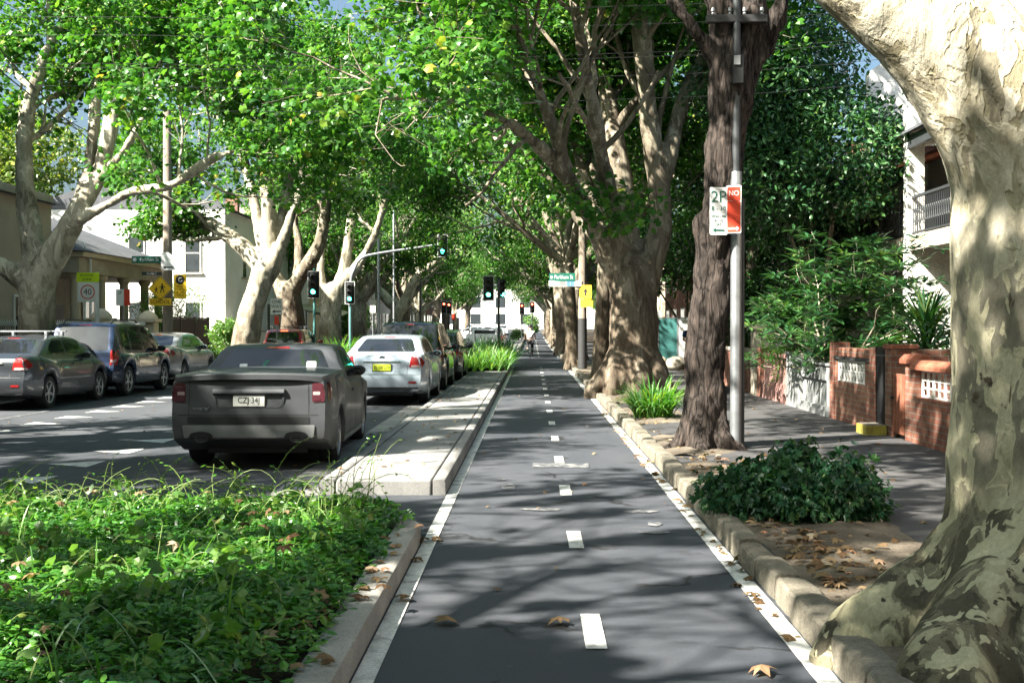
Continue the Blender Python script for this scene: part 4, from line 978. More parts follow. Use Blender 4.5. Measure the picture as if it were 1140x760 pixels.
def bush(name, label, cat, B, rad, h, mat, n, size, tm, seed, per=10, stem=m_bark_grey, group=None, trunk_h=0.0):
    """leafy plant: stems that fan out, leaf clumps on uneven lobes with gaps between"""
    root = thing(name, label, cat, B, group=group); rs = np.random.RandomState(seed); r = random.Random(seed); mb = MB(); C = []
    lobes = []
    for k in range(9):
        a = r.uniform(0, 2 * PI); q = r.uniform(.2, .72); zc = trunk_h + (h - trunk_h) * r.uniform(.18, .82)
        c = Vector((rad * q * math.cos(a), rad * q * math.sin(a), zc)); lobes.append((c, rad * r.uniform(.38, .62)))
        mb.tube([(0, 0, -.1), (c.x * .25, c.y * .25, max(trunk_h * .8, zc * .45)), tuple(c)], [.035 + .03 * trunk_h, .03 + .015 * trunk_h, .012], 6)
    mb.build('trunk' if trunk_h else 'stems', stem, root)
    while len(C) < n:
        c, q = r.choice(lobes); d = Vector((r.gauss(0, 1), r.gauss(0, 1), r.gauss(0, 1))).normalized() * q * r.uniform(.55, 1.0) ** .5; p = c + d
        if p.z > .05 + trunk_h * .75 and noise.noise((p.x * 1.7 / max(.5, rad * .5), p.y * 1.7 / max(.5, rad * .5), p.z * 1.7 + seed)) > -.22: C.append(tuple(p))
    V, F, t = clusters(rs, C, per, size, rad * .07 + .05, tm, .3, .5)
    np_mesh('crown' if trunk_h else 'foliage', V, [F], mat, root, attr=t); return root
bush('evergreen_tree', 'dense glossy evergreen tree rising behind the rosette shrub, in front of the terrace houses', 'tree', (7.1, 29.0, .15), 2.6, 10.2, m_leaf_gloss, 3600, .17, OVAL, 81, 10, trunk_h=2.2)
bush('evergreen_tree', 'dark evergreen tree behind the fissured trunk and sign pole', 'tree', (6.6, 37, .15), 2.6, 10.5, m_leaf_gloss, 2400, .21, OVAL, 82, 9, trunk_h=2.0)
bush('evergreen_tree', 'dark evergreen tree behind the site fence and the fanning plane tree', 'tree', (7.0, 53, .15), 3.2, 12.5, m_leaf_hedge, 2200, .27, OVAL, 83, 9, trunk_h=2.0)
bush('evergreen_tree', 'tall leafy garden tree filling the gap between the fanning plane tree and the fissured trunk', 'tree', (8.6, 44, .15), 3.2, 13.5, m_leaf_hedge, 2400, .25, OVAL, 84, 9, trunk_h=2.4)
bush('garden_bush', 'light green feathery bush beside the grey front wall, below the rosette shrub', 'bush', (5.9, 25.3, .15), .95, 2.1, m_leaf_strap, 420, .15, LANCE, 85, 10)
bush('garden_bush', 'dark bush behind the lattice brick wall under the balcony', 'bush', (6.7, 17.6, .15), 1.0, 1.75, m_leaf_gloss, 500, .11, OVAL, 86, 9)
bush('garden_bush', 'dark green bush behind the pink front wall', 'bush', (6.4, 29, .15), 1.3, 2.3, m_leaf_gloss, 600, .12, OVAL, 87, 9)
bush('garden_bush', 'dark hedge bush beyond the pink wall near the pedestrian', 'bush', (6.6, 36, .15), 1.5, 3.4, m_leaf_gloss, 700, .14, OVAL, 88, 9)
bush('garden_bush', 'pale green bush at the kerb left of the pale forked trunk', 'bush', tuple(P(250, 398, 45.5)) [:2] + (.13,), .75, 2.0, m_leaf_pale, 420, .13, OVAL, 89, 9)
bush('garden_bush', 'grey green feathery bush behind the dark gate panels on the far side', 'bush', (-15.4, 48, .13), 1.6, 3.9, m_leaf_pale, 700, .15, LANCE, 90, 9)
bush('garden_bush', 'round green bush beneath the open forked far tree', 'bush', (-12.9, 84, .13), 1.6, 3.4, m_leaf_pale, 400, .24, OVAL, 91, 8)
bush('garden_bush', 'small bright bush far down beside the bike lane', 'bush', (-1.5, 122, .3), .8, 1.3, m_leaf_pale, 160, .22, OVAL, 92, 7)
bush('garden_bush', 'round bush at the far bend right of the cyclist', 'bush', (-.2, 190, .8), 1.6, 2.6, m_leaf_pale, 160, .4, OVAL, 93, 7)
def spiky():
    rs = np.random.RandomState(5); n = 150; B = P(1032, 400, 18.6); B.z = .15; root = thing('spiky_plant', 'tall spiky plant with sword leaves behind the lattice brick wall', 'plant', B); mb = MB(); mb.tube([(0, 0, -.1), (.05, 0, .8), (.0, .05, 1.5)], [.07, .06, .05], 8); mb.build('trunk', m_bark_grey, root)
    V, F, t = blades(rs, np.stack([rs.normal(0, .03, n), rs.normal(.03, .03, n), rs.uniform(1.1, 1.6, n)], 1), rs.uniform(0, 2 * PI, n), rs.uniform(.6, 1.15, n), rs.uniform(.035, .055, n), np.radians(rs.uniform(5, 88, n)), np.radians(rs.uniform(5, 60, n)))
    np_mesh('foliage', V, [F], m_leaf_gloss, root, smooth=True, attr=t)
spiky()
# leafy trees in the yards behind the left footpath, sunlit yellow put into the leaf colour
bush('yard_tree', 'tall tree left of the leaning limbs, sunlit yellow put into its leaf colour', 'tree', (-22.5, 25, .13), 5, 16, m_leaf_yel, 1400, .34, KITE, 131, 10, trunk_h=3.0)
GY = 'yard trees behind the far footpath'
for k, (x, y, rad, h, n, mt, lab) in enumerate(((-21, 33, 4.2, 13.5, 1500, m_leaf_yel, 'tree above the beige wall, sunlit yellow put into its leaf colour'), (-24, 36, 4.6, 14.5, 1400, m_leaf_yel, 'yellow green tree standing behind the columned portico roof'), (-17, 84, 4.5, 15, 1300, m_leaf_pale, 'pale tree past the white house'), (-29, 60, 5, 17, 1500, m_leaf_yel, 'tall tree behind the white house, sunlit yellow put into its leaf colour'))):
    bush('yard_tree', lab, 'tree', (x, y, .13), rad, h, mt, n, .34, KITE, 120 + k, 10, group=GY, trunk_h=3.0)
# ================================================================== BUILDINGS, WALLS, FENCES
def win(parent, x, y, z, w, h, side, frame=m_white, deep=.12, bars=True, name='window'):
    """sash window in a wall facing the street: frame, sill, glass set back"""
    s = side; mb = MB(); f = .07
    xo, xi = x + s * .03, x - s * deep
    a, b = min(xo, xi), max(xo, xi)
    mb.box(a, b, y - w / 2 - f, y - w / 2, z, z + h); mb.box(a, b, y + w / 2, y + w / 2 + f, z, z + h); mb.box(a, b, y - w / 2 - f, y + w / 2 + f, z + h, z + h + f)
    g0, g1 = x - s * .05, x - s * .02
    if bars: mb.box(min(g0, g1) , max(g0, g1), y - w / 2, y + w / 2, z + h / 2 - .025, z + h / 2 + .025); mb.box(min(g0, g1), max(g0, g1), y - .02, y + .02, z, z + h)
    fr = mb.build(name, frame, parent, bevel=.008)
    gl = MB(); q0, q1 = x + s * .004, x + s * .016; gl.box(min(q0, q1), max(q0, q1), y - w / 2, y + w / 2, z, z + h); gl.build('pane', m_wglass, fr)
    sl = MB(); q0, q1 = x + s * .10, x - s * .02; sl.box(min(q0, q1), max(q0, q1), y - w / 2 - .12, y + w / 2 + .12, z - .09, z); sl.build('sill', m_stone, fr, bevel=.01)
    return fr

def house(label, x, side, y0, y1, depth, H, wall_m, roof_m, wins=(), doors=(), ridge=1.6, parapet=0, group=None, name='terrace_house', trim=m_stone):
    """side +1: front faces +x (left of the street); -1: front faces -x"""
    zb = gz((y0 + y1) / 2); root = thing(name, label, 'house', (x, (y0 + y1) / 2, .1 + zb), group=group); L = (y1 - y0) / 2; s = side
    xa, xb = (-depth * s, 0) if s > 0 else (0, -depth * s)
    mb = MB(); mb.box(min(0, -s * depth), max(0, -s * depth), -L, L, -.3, H); mb.build('wall', wall_m, root)
    mb = MB(); e = .35
    if parapet:
        mb.box(min(s * .06, -s * .25), max(s * .06, -s * .25), -L - .05, L + .05, H + .003, H + parapet); mb.build('parapet', trim, root, bevel=.02); mb = MB()
    f0, bk, mid = s * e, -s * (depth + e), -s * depth / 2
    mb.add([(f0, -L, H + .01), (f0, L, H + .01), (bk, L, H + .01), (bk, -L, H + .01), (mid, -L + .0, H + ridge), (mid, L, H + ridge)], [(0, 1, 5, 4), (2, 3, 4, 5), (0, 4, 3), (1, 2, 5), (0, 3, 2, 1)])
    mb.build('roof', roof_m, root, smooth=0)
    ch = MB(); ch.box(mid - .4, mid + .4, L - .9, L - .3, H + .6, H + ridge + 1.1); ch.box(mid - .48, mid + .48, L - .98, L - .22, H + ridge + 1.1, H + ridge + 1.25); ch.build('chimney', m_brick, root)
    for (yy, z, w, h) in wins: win(root, s * .02, yy, z, w, h, s)
    for (yy, w, h) in doors:
        d = MB(); d.box(min(s * .01, s * .05), max(s * .01, s * .05), yy - w / 2, yy + w / 2, 0, h); d.box(min(s * .05, s * .075), max(s * .05, s * .075), yy - w / 2 + .12, yy - .05, .2, h - .25); d.box(min(s * .05, s * .075), max(s * .05, s * .075), yy + .05, yy + w / 2 - .12, .2, h - .25)
        dd = d.build('door', m_darkint, root, bevel=.01); k = MB(); k.sphere((s * .10, yy + w / 2 - .1, 1.0), .04, 8); k.build('handle', m_chrome, dd)
    return root

# ---- right side: two-storey verandah terraces behind the front walls
def verandah(label, y0, y1, wall_m, wing_m, roofm, H=6.3, rail=m_dsteel, gable=False):
    x = 10.5; root = house(label, x, -1, y0, y1, 9, H + .5, wall_m, m_slate, wins=((-1.5, .5, 1.1, 1.9), (-1.5, 4.0, 1.0, 2.0), (1.5, 4.0, 1.0, 2.0)), doors=((1.4, 1.0, 2.3),), ridge=2.0, group='verandah terraces on the right')
    L = (y1 - y0) / 2
    for s in (-1, 1):
        if s == -1 and y0 > 14: continue                    # the wall between two houses belongs to the nearer one
        mb = MB(); mb.prism([(-1.95, -.3), (0, -.3), (0, 3.75), (-1.55, 3.75), (-1.55, H - .55), (0, H - .2), (0, H + .9), (-1.2, H + .55), (-1.95, H + .3)], 0, .30, Matrix.Translation((0, s * L + .15, 0)) @ Matrix.Rotation(PI / 2, 4, 'X')); mb.build('wing_wall', wing_m, root, smooth=0, bevel=.02)
    mb = MB(); mb.box(-1.85, -.003, -L + .153, L - .153, 3.42, 3.60); mb.build('balcony_floor', m_wood, root); mb = MB(); mb.box(-1.90, -1.853, -L + .153, L - .153, 3.36, 3.70); mb.build('balcony_fascia', m_stone, root)
    mb = MB(); mb.box(-1.86, -1.80, -L + .155, L - .155, 4.54, 4.60); mb.box(-1.85, -1.81, -L + .155, L - .155, 3.74, 3.78)
    k = -L + .2
    while k < L - .2:
        mb.box(-1.838, -1.822, k, k + .016, 3.72, 4.56)
        mb.tube([(-1.83, k + .06 + .045 * math.cos(a), 4.15 + .16 * math.sin(a)) for a in np.linspace(0, 2 * PI, 9)], .008, 4, False); k += .13
    mb.build('balcony_railing', rail, root, smooth=0)
    mb = MB(); mb.add([(-2.1, -L, H - .25), (-2.1, L, H - .25), (-.003, L, H + .42), (-.003, -L, H + .42), (-2.1, -L, H - .31), (-2.1, L, H - .31), (-.003, L, H + .36), (-.003, -L, H + .36)], [(0, 1, 2, 3), (7, 6, 5, 4), (0, 4, 5, 1), (1, 5, 6, 2), (2, 6, 7, 3), (3, 7, 4, 0)]); mb.build('verandah_roof', roofm, root, smooth=0)
    mb = MB(); mb.box(-1.95, -1.85, -L + .155, L - .155, H - .62, H - .33); mb.build('verandah_frieze', rail, root)
    if gable:
        mb = MB(); mb.prism([(-.9, 6.8), (1.6, 6.8), (1.6, 9.6), (.6, 9.9), (-.9, 8.9)], 0, .35, Matrix.Translation((0, L + .18, 0)) @ Matrix.Rotation(PI / 2, 4, 'X')); mb.build('party_wall', m_wwall, root, smooth=0)
verandah('verandah terrace with iron lace balcony right beside the big near trunk', 13.4, 20.2, m_brickd, m_cream, m_slate)
verandah('verandah terrace whose white wing wall shows beside the near trunk', 20.2, 27.0, m_beige, m_wwall, m_slate)
verandah('verandah terrace with red tiled hood left of the white wing wall', 27.0, 33.8, m_wwall, m_wwall, m_tile, 5.6, gable=True)
for k in range(4): verandah(('terrace behind the evergreen tree beyond the red tiled hood', 'terrace behind the site fence', 'terrace past the site fence', 'furthest verandah terrace on the right')[k], 33.8 + 7 * k, 40.8 + 7 * k, (m_brickd, m_cream, m_brick, m_beige)[k], (m_cream, m_beige, m_stone, m_wwall)[k], m_slate)
for k, (y0, y1, H, mt) in enumerate(((68, 84, 7, m_brickd), (86, 108, 8, m_cream), (110, 150, 7.5, m_brick))):
    n = int((y1 - y0) / 4); house('row of shops far down the right side, ' + ('nearest, dark brick', 'middle, cream', 'furthest, red brick')[k], 9.5, -1, y0, y1, 9, H, mt, m_slate, [(-(y1 - y0) / 2 + 2 + 4 * q, 4, 1.1, 1.7) for q in range(n)] + [(-(y1 - y0) / 2 + 2 + 4 * q, .8, 1.8, 1.9) for q in range(n)], (), 1.5, .5, name='corner_shop')

# ---- right front walls along x = 5.3
FX = 5.3; FZ = .10
def brick_course(mb, y0, y1, z, x0, x1, l=.24, h=.09, g=.008):
    y = y0
    while y < y1 - .05:
        e = min(y1, y + l - g); mb.box(x0, x1, y, e, z, z + h); y += l
def lattice(parent, y0, y1, z0, z1, x, rows, cols, mat=m_white, diag=False):
    mb = MB(); t = .026; mb.box(x, x + .035, y0, y1, z0, z0 + t); mb.box(x, x + .035, y0, y1, z1 - t, z1)
    for k in range(cols + 1):
        y = y0 + (y1 - y0 - t) * k / cols; mb.box(x + .002, x + .033, y, y + t, z0 + t, z1 - t)
    for k in range(1, rows):
        z = z0 + (z1 - z0 - t) * k / rows
        for c in range(cols): 
            ya = y0 + (y1 - y0 - t) * c / cols + t; yb = y0 + (y1 - y0 - t) * (c + 1) / cols; mb.box(x + .004, x + .031, ya, yb, z, z + t)
    if diag:
        for c in range(cols):
            ya = y0 + (y1 - y0) * c / cols; yb = y0 + (y1 - y0) * (c + 1) / cols
            for r_ in range(rows):
                za = z0 + (z1 - z0) * r_ / rows; zb = z0 + (z1 - z0) * (r_ + 1) / rows; mb.tube([(x + .017, ya, za), (x + .017, (ya + yb) / 2, zb), (x + .017, yb, za)], .013, 5)
    return mb.build('lattice_panel', mat, parent, smooth=0)
w1 = thing('garden_wall', 'brick front wall with white square lattice blocks and rounded coping, nearest the big trunk', 'wall', (FX, 14.2, FZ))
mb = MB(); mb.box(0, .24, -3.7, 2.05, -.1, .66); mb.build('wall', m_brickd, w1)
mb = MB(); mb.box(.0, .26, 2.055, 2.5, -.1, 1.10); mb.build('pier', m_brick, w1)
lattice(w1, -3.7, 2.05, .663, 1.03, .08, 3, 26)
mb = MB()
y = -3.7
while y < 2.5: mb.prism([(-.05, 1.035), (.29, 1.035), (.29, 1.10), (.22, 1.17), (.02, 1.17), (-.05, 1.10)], 0, .225, Matrix.Translation((0, y + .225, .07 if y > 2.04 else 0)) @ Matrix.Rotation(PI / 2, 4, 'X')) ; y += .235
mb.build('coping', m_tile, w1, smooth=0, bevel=.012)
g1 = thing('garden_gate', 'dark red timber gate between the lattice wall pier and the tall gate pier', 'gate', (FX + .01, 16.99, FZ)); mb = MB()
for k in range(4): mb.box(-.02, .02, -.27 + k * .135, -.27 + k * .135 + .125, .08, .95)
mb.build('board_panel', m_tile, g1, bevel=.006); mb = MB(); mb.box(.021, .05, -.27, .27, .2, .28); mb.box(.021, .05, -.27, .27, .75, .83); mb.build('rail', m_tile, g1); k = MB(); k.sphere((-.05, .2, .6), .03, 8); k.build('handle', m_black, g1)
w2 = thing('gate_pier', 'tall red brick gate pier with a return wall toward the balcony house', 'pier', (FX, 17.42, FZ)); mb = MB(); mb.box(-.02, .34, -.16, .16, -.1, 1.30); mb.build('shaft', m_brick, w2); mb = MB(); mb.box(-.05, .37, -.19, .19, 1.302, 1.37); mb.build('cap', m_tile, w2, bevel=.01); mb = MB(); mb.box(.343, 1.6, -.11, .11, -.1, 1.30); mb.build('return_wall', m_brick, w2)
g2 = thing('iron_gate', 'black iron gate between the two tall brick piers, above the yellow edged step', 'gate', (FX + .0, 17.86, FZ)); mb = MB()
mb.box(-.012, .012, -.26, .26, .10, .13); mb.box(-.012, .012, -.26, .26, 1.18, 1.21); [mb.box(-.009, .009, -.25 + .06 * k, -.232 + .06 * k, .1, 1.33) for k in range(9)]; mb.build('bars', m_black, g2, smooth=0); mb = MB(); mb.box(.012, .02, -.26, .26, .12, 1.19); mb.build('backing_sheet', m_black, g2)
st = thing('doorstep', 'brick step with a yellow painted front edge before the black iron gate', 'step', (FX - .2, 17.75, FZ)); mb = MB(); mb.box(-.12, .16, -.30, .24, -.05, .17); mb.build('tread', m_brickd, st, bevel=.01); mb = MB(); mb.box(-.14, .16, -.32, -.303, -.02, .16); mb.box(-.137, -.123, -.30, .24, -.02, .16); mb.build('painted_edge', M_rough('faded_yellow_paint', [(.3, (.28, .24, .06)), (.6, (.52, .44, .09))], 6, 40, .4, .004, .9), st)
w3 = thing('garden_wall', 'red brick front wall with a diamond pattern white panel and sagging dark coping line', 'wall', (FX, 19.55, FZ)); mb = MB(); mb.box(0, .24, -1.15, 1.0, -.1, .70); mb.box(0, .24, -1.15, -.84, .70, 1.07); mb.box(0, .24, 1.0 - .12, 1.0, .70, 1.07); mb.build('wall', m_brick, w3); mb = MB(); mb.box(-.02, .26, -1.46, -1.155, -.1, 1.31); mb.box(-.02, .26, 1.003, 1.30, -.1, 1.36); mb.build('pier', m_brickd, w3)
lattice(w3, -.84, .88, .703, 1.067, .02, 2, 9, diag=True); mb = MB(); mb.box(-.03, .27, -1.15, 1.0, 1.073, 1.12); mb.build('coping_band', m_darkint, w3); mb = MB(); brick_course(mb, -1.15, 1.0, 1.123, .0, .24, .10, .15); mb.build('coping', m_brick, w3, bevel=.008)
w4 = thing('garden_wall', 'grey rendered front wall with sunken panels and a square pier', 'wall', (FX, 22.6, FZ)); mb = MB(); mb.box(.05, .26, -1.72, .80, -.1, .92); mb.box(-.01, .05, -1.72, -1.5, -.1, .90); mb.box(-.01, .05, .6, .80, -.1, .90); mb.box(-.01, .05, -1.5, .6, .66, .90); mb.box(-.01, .05, -1.5, .6, -.1, .18); mb.box(-.05, .05, -1.72, .80, -.1, .12); mb.build('wall', m_grey_r, w4, smooth=0); mb = MB(); mb.box(-.06, .34, .803, 1.62, -.1, 1.06); mb.build('pier', m_grey_r, w4, bevel=.01); mb = MB(); mb.box(-.04, .29, -1.72, .80, .923, .97); mb.box(-.09, .37, .79, 1.64, 1.063, 1.12); mb.build('coping', m_grey_r, w4, bevel=.012)
w5 = thing('garden_wall', 'pink rendered front wall with stepped plinth, beyond the grey wall', 'wall', (FX, 25.7, FZ)); mb = MB(); mb.box(0, .24, -1.42, 1.15, -.1, .96); mb.box(-.05, 0, -1.42, 1.15, -.1, .32); mb.box(-.03, .0, -1.42, 1.15, .32, .42); mb.build('wall', m_pink_r, w5, smooth=0); mb = MB(); mb.box(-.06, .30, -1.42 - .0, -1.0, .963, 1.06); mb.box(-.05, .29, -.99, 1.15, .963, 1.03); mb.build('coping', m_pink_r, w5, bevel=.012); mb = MB(); mb.box(-.07, .34, 1.153, 1.62, -.1, 1.15); mb.build('pier', m_brickd, w5)
w6 = thing('gate_pillar', 'tall beige rendered gate pillar beyond the pink wall', 'pillar', (FX, 27.7, FZ)); mb = MB(); mb.box(-.1, .4, -.25, .25, -.1, 1.55); mb.build('shaft', m_stone, w6); mb = MB(); mb.box(-.16, .46, -.31, .31, 1.553, 1.68); mb.build('cap', m_stone, w6, bevel=.02)
w7 = thing('garden_wall', 'plain dark front wall running away past the beige gate pillar', 'wall', (FX, 33, FZ)); mb = MB(); mb.box(0, .24, -4.9, 4.5, -.1, 1.0); mb.build('wall', m_brickd, w7); mb = MB(); mb.box(-.03, .27, -4.9, 4.5, 1.003, 1.08); mb.build('coping', m_stone, w7)
# temporary site fence and sacks past the pedestrian
sf = thing('site_fence', 'temporary site fence with green mesh and a pale panel across the footpath edge', 'fence', (5.2, 47, FZ)); mb = MB()
for x in (-.15, .62, 1.35): mb.cyl((x, 0, 0), (x, 0, 2.0), .03)
mb.cyl((-.15, 0, 1.97), (1.35, 0, 1.97), .02); mb.cyl((-.15, 0, .15), (1.35, 0, .15), .02); mb.build('frame', m_steel, sf); mb = MB(); mb.box(-.12, .6, -.01, .01, .18, 1.94); mb.build('mesh_panel', m_teal, sf); mb = MB(); mb.box(.65, 1.32, -.01, .01, .18, 1.94); mb.build('pale_panel', m_swhite, sf)
for k, (x, y, r_, lab) in enumerate(((4.55, 43.5, .42, 'cream sack of rubble leaning by the site fence, left one'), (5.3, 43.0, .38, 'pale grey sack of rubble in front of the site fence, right one'), (4.1, 45.0, .30, 'small white sack behind the cream one'))):
    mb = MB(); mb.sphere((0, 0, r_ * .62), r_, 10, (1.1, .85, .72)); o = mb.build('rubble_sack', m_cream if k != 1 else m_stone, smooth=180); o.location = (x, y, FZ + .02); tag(o, lab, 'sack', 'rubble sacks by the site fence')
    for v in o.data.vertices: v.co += Vector(v.co).normalized() * .05 * noise.noise(v.co * 6 + Vector((k, 0, 0)))

# ---- left side
b1 = house('plain beige rendered building behind the leaning left tree', -17.0, 1, 14, 41, 8, 5.9, m_beige, m_slate, ((-9, 1, 1.2, 1.6), (-5, 1, 1.2, 1.6), (-9, 3.6, 1.2, 1.5), (8, .9, 1.0, 1.7), (11, .9, 1.0, 1.7)), ((-2, 1.1, 2.3),), .6, .35, name='rendered_building')
house('unseen brick terrace row added behind the viewpoint on the left to cut sky light', -17.5, 1, -44, 12, 9, 8.5, m_brick, m_slate, [(-25 + 3.5 * k, z, 1.1, 1.7) for k in range(15) for z in (1, 4.6)], (), 2)  # this row and the next are unseen, added to close off sky light
house('unseen rendered terrace row added behind the viewpoint on the right to cut sky light', 10.5, -1, -44, 12.5, 9, 8.5, m_beige, m_slate, [(-25 + 3.5 * k, z, 1.1, 1.7) for k in range(15) for z in (1, 4.6)], (), 2)
def portico():
    x = -16.4; root = thing('columned_house', 'cream house with a columned portico behind the speed sign', 'house', (x, 46.2, .1)); L = 5.0
    mb = MB(); mb.box(-9, -2.6, -L, L, -.3, 4.6); mb.build('wall', m_stone, root)
    mb = MB(); mb.box(-2.595, .3, -L, L, 3.55, 4.1); mb.build('entablature', m_stone, root); mb = MB(); mb.box(-2.7, .5, -L - .1, L + .1, 4.103, 4.3); mb.build('cornice', m_cream, root, bevel=.03)
    mb = MB(); mb.add([(.6, -L - .3, 4.31), (.6, L + .3, 4.31), (-9.5, L + .3, 4.31), (-9.5, -L - .3, 4.31), (-4.5, -L + 2, 6.4), (-4.5, L - 2, 6.4)], [(0, 1, 5, 4), (2, 3, 4, 5), (3, 0, 4), (1, 2, 5), (0, 3, 2, 1)]); mb.build('roof', m_slate, root, smooth=0)
    for y in (-4.6, -2.1, .4, 2.9, 4.7):
        mb = MB(); mb.lathe([(.25, 0), (.25, .12), (.2, .18), (.185, .5), (.165, 3.3), (.2, 3.36), (.25, 3.42), (.25, 3.547)], 16, Matrix.Translation((0, y, 0))); mb.build('column', m_cream, root)
    mb = MB(); mb.box(-2.55, .35, -L, L, -.3, .0); mb.build('porch_floor', m_stone, root)
    for y in (-3.3, 3.4): win(root, -2.58, y, .8, 1.2, 2.0, 1)
    mb = MB(); mb.box(-2.59, -2.53, -.6, .6, .0, 2.5); d = mb.build('door', m_darkint, root); k = MB(); k.sphere((-2.48, .4, 1.1), .05, 8); k.build('handle', m_chrome, d)
portico()
wh = house('white two storey house glaring in the sun behind the pale forked trunk', -15.2, 1, 57.5, 79, 10, 7.4, m_wwall, m_slate, [(-7 + 2.8 * k, 4.2, .8, 1.9) for k in range(6)] + [(-7 + 2.8 * k, .9, .8, 2.0) for k in range(6)], ((8, 1.0, 2.4),), 1.8, name='white_house')
for x, z in ((-1.6, 4.3), (-1.6, .9), (-4.4, 4.3), (-4.4, .9), (-7.4, 4.3)):
    mb = MB(); mb.box(x - .42, x - .36, -10.80, -10.755, z, z + 1.9); mb.box(x + .36, x + .42, -10.80, -10.755, z, z + 1.9); mb.box(x - .42, x + .42, -10.80, -10.755, z + 1.9, z + 1.97); mb.box(x - .36, x + .36, -10.785, -10.76, z + .93, z + .98); f = mb.build('window', m_wwall, wh); mb = MB(); mb.box(x - .36, x + .36, -10.775, -10.756, z, z + 1.9); mb.build('pane', m_wglass, f); mb = MB(); mb.box(x - .5, x + .5, -10.86, -10.755, z - .1, z - .003); mb.build('sill', m_stone, f)
house('cream apartment block behind the dark trunk and signals', -15, 1, 82, 96, 12, 10, m_cream, m_slate, [(-5 + 2.5 * k, z, 1.1, 1.6) for k in range(5) for z in (1, 4, 7)], (), .6, .4, name='apartment_block')
house('red brick house with a white bay, past the open forked tree', -15.8, 1, 98, 108, 9, 8, m_brick, m_tile, [(-3 + 3 * k, z, 1.3, 1.8) for k in range(3) for z in (1, 4.6)], (), 2, name='brick_house')
for k in range(4):
    y0 = 110 + 20 * k; house('distant shopfront building on the left, ' + ('nearest', 'second', 'third', 'last') [k] + ' of the four', -15.5, 1, y0, y0 + 19, 10, 7 + (k % 2) * 2, (m_wwall, m_beige, m_cream, m_brick)[k], m_slate, [(-7.5 + 3 * q, 4.2, 1.2, 1.7) for q in range(6)] + [(-7.5 + 3 * q, .6, 2.0, 2.2) for q in range(6)], (), 1, .5, name='shop_building', group='distant shopfront buildings')
db = house('long white building added to brighten the far end of the street', 34, 1, 282, 300, 64, 9.5, m_wwall, m_slate, [], (), 2, name='distant_building')  # sun-facing white front added to make the street end bright
for k in range(9):
    for z in (1.2, 5.2): mb = MB(); mb.box(-55 + 6 * k, -52.6 + 6 * k, -9.06, -9.002, z, z + 2.4); mb.build('window', m_wglass, db)
# fence with cream pillars
GPL = 'cream gate pillars of the left spear fence'
for y, lab in ((38.2, 'cream domed gate pillar left of the school sign, beside the speed sign posts'), (42.9, 'cream domed gate pillar just left of the tall timber pole')):
    r_ = thing('gate_pillar', lab, 'pillar', (-14.2, y, .13), group=GPL); mb = MB(); mb.box(-.3, .3, -.3, .3, -.1, 1.75); mb.build('shaft', m_cream, r_, bevel=.02); mb = MB(); mb.box(-.4, .4, -.4, .4, 1.753, 1.88); mb.lathe([(.36, 1.883), (.33, 1.98), (.22, 2.1), (.1, 2.17), (.02, 2.19)], 16); mb.build('cap', m_cream, r_, bevel=.015)
def spear_fence(label, y0, y1):
    root = thing('spear_fence', label, 'fence', (-14.2, (y0 + y1) / 2, .13)); L = (y1 - y0) / 2; mb = MB(); mb.box(-.02, .02, -L, L, .25, .29); mb.box(-.02, .02, -L, L, 1.35, 1.39); mb.build('rail', m_black, root)
    mb = MB(); tp = MB(); k = -L + .05
    while k < L: mb.cyl((0, k, 0), (0, k, 1.62), .011, n=5); tp.lathe([(.012, 1.62), (.035, 1.68), (.004, 1.80)], 6, Matrix.Translation((0, k, 0))); k += .14
    mb.build('bars', m_black, root); tp.build('spear_tips', m_swhite, root); p = MB(); p.box(-.12, .12, -L, L, -.1, .22); p.build('plinth', m_stone, root)
spear_fence('black spear fence with white tips before the columned house', 30, 37.85)
spear_fence('short black spear fence between the two cream pillars', 38.55, 42.55)
gp = thing('panel_gate', 'solid black sheet gate in three panels right of the timber pole', 'gate', (-14.0, 47.6, .13)); 
for k in range(3): mb = MB(); mb.box(-.03, .03, -3.4 + 2.0 * k, -1.45 + 2.0 * k, .08, 1.9); mb.build('panel', m_darkint, gp, bevel=.01)
mb = MB(); [mb.box(-.05, .05, -3.5 + 2.0 * k, -3.41 + 2.0 * k, -.1, 2.0) for k in range(4)]; mb.box(-.04, .06, -3.4, 2.6, 1.903, 1.97); mb.build('gate_frame', m_dsteel, gp)
gw = thing('garden_wall', 'pale rendered wall running past the dark trunk on the far side', 'wall', (-14.0, 59, .13)); mb = MB(); mb.box(-.15, .15, -8.5, 9, -.1, 1.3); mb.build('wall', m_wwall, gw); mb = MB(); mb.box(-.2, .2, -8.5, 9, 1.303, 1.4); mb.build('coping', m_stone, gw)
sh = thing('shade_sail', 'pale sagging shade sail by the far footpath behind the second kerbside signal', 'shade sail', (-12.6, 70, .13)); mb = MB()
V = []; F = []
for i in range(7):
    for j in range(7): u, v = i / 6, j / 6; V.append((-1.4 + 2.8 * u, -2 + 4 * v, 2.2 + .5 * (1 - u) - .35 * math.sin(PI * u) * math.sin(PI * v) + .3 * v)); 
for i in range(6):
    for j in range(6): o = i * 7 + j; F.append((o, o + 7, o + 8, o + 1))
mb.add(V, F); o = mb.build('cloth', m_cream, sh, smooth=180); o.modifiers.new('s', 'SOLIDIFY').thickness = .01
mb = MB(); [mb.cyl((x, y, -.1), (x, y, 2.75), .04) for x in (-1.4, 1.4) for y in (-2, 2)]; mb.build('post', m_dsteel, sh)
# ================================================================== VEHICLES  (local: x right, y forward from the rear bumper, z up)
def interp(prof):
    xs = [p[0] for p in prof]; zs = [p[1] for p in prof]
    return lambda y: float(np.interp(y, xs, zs))

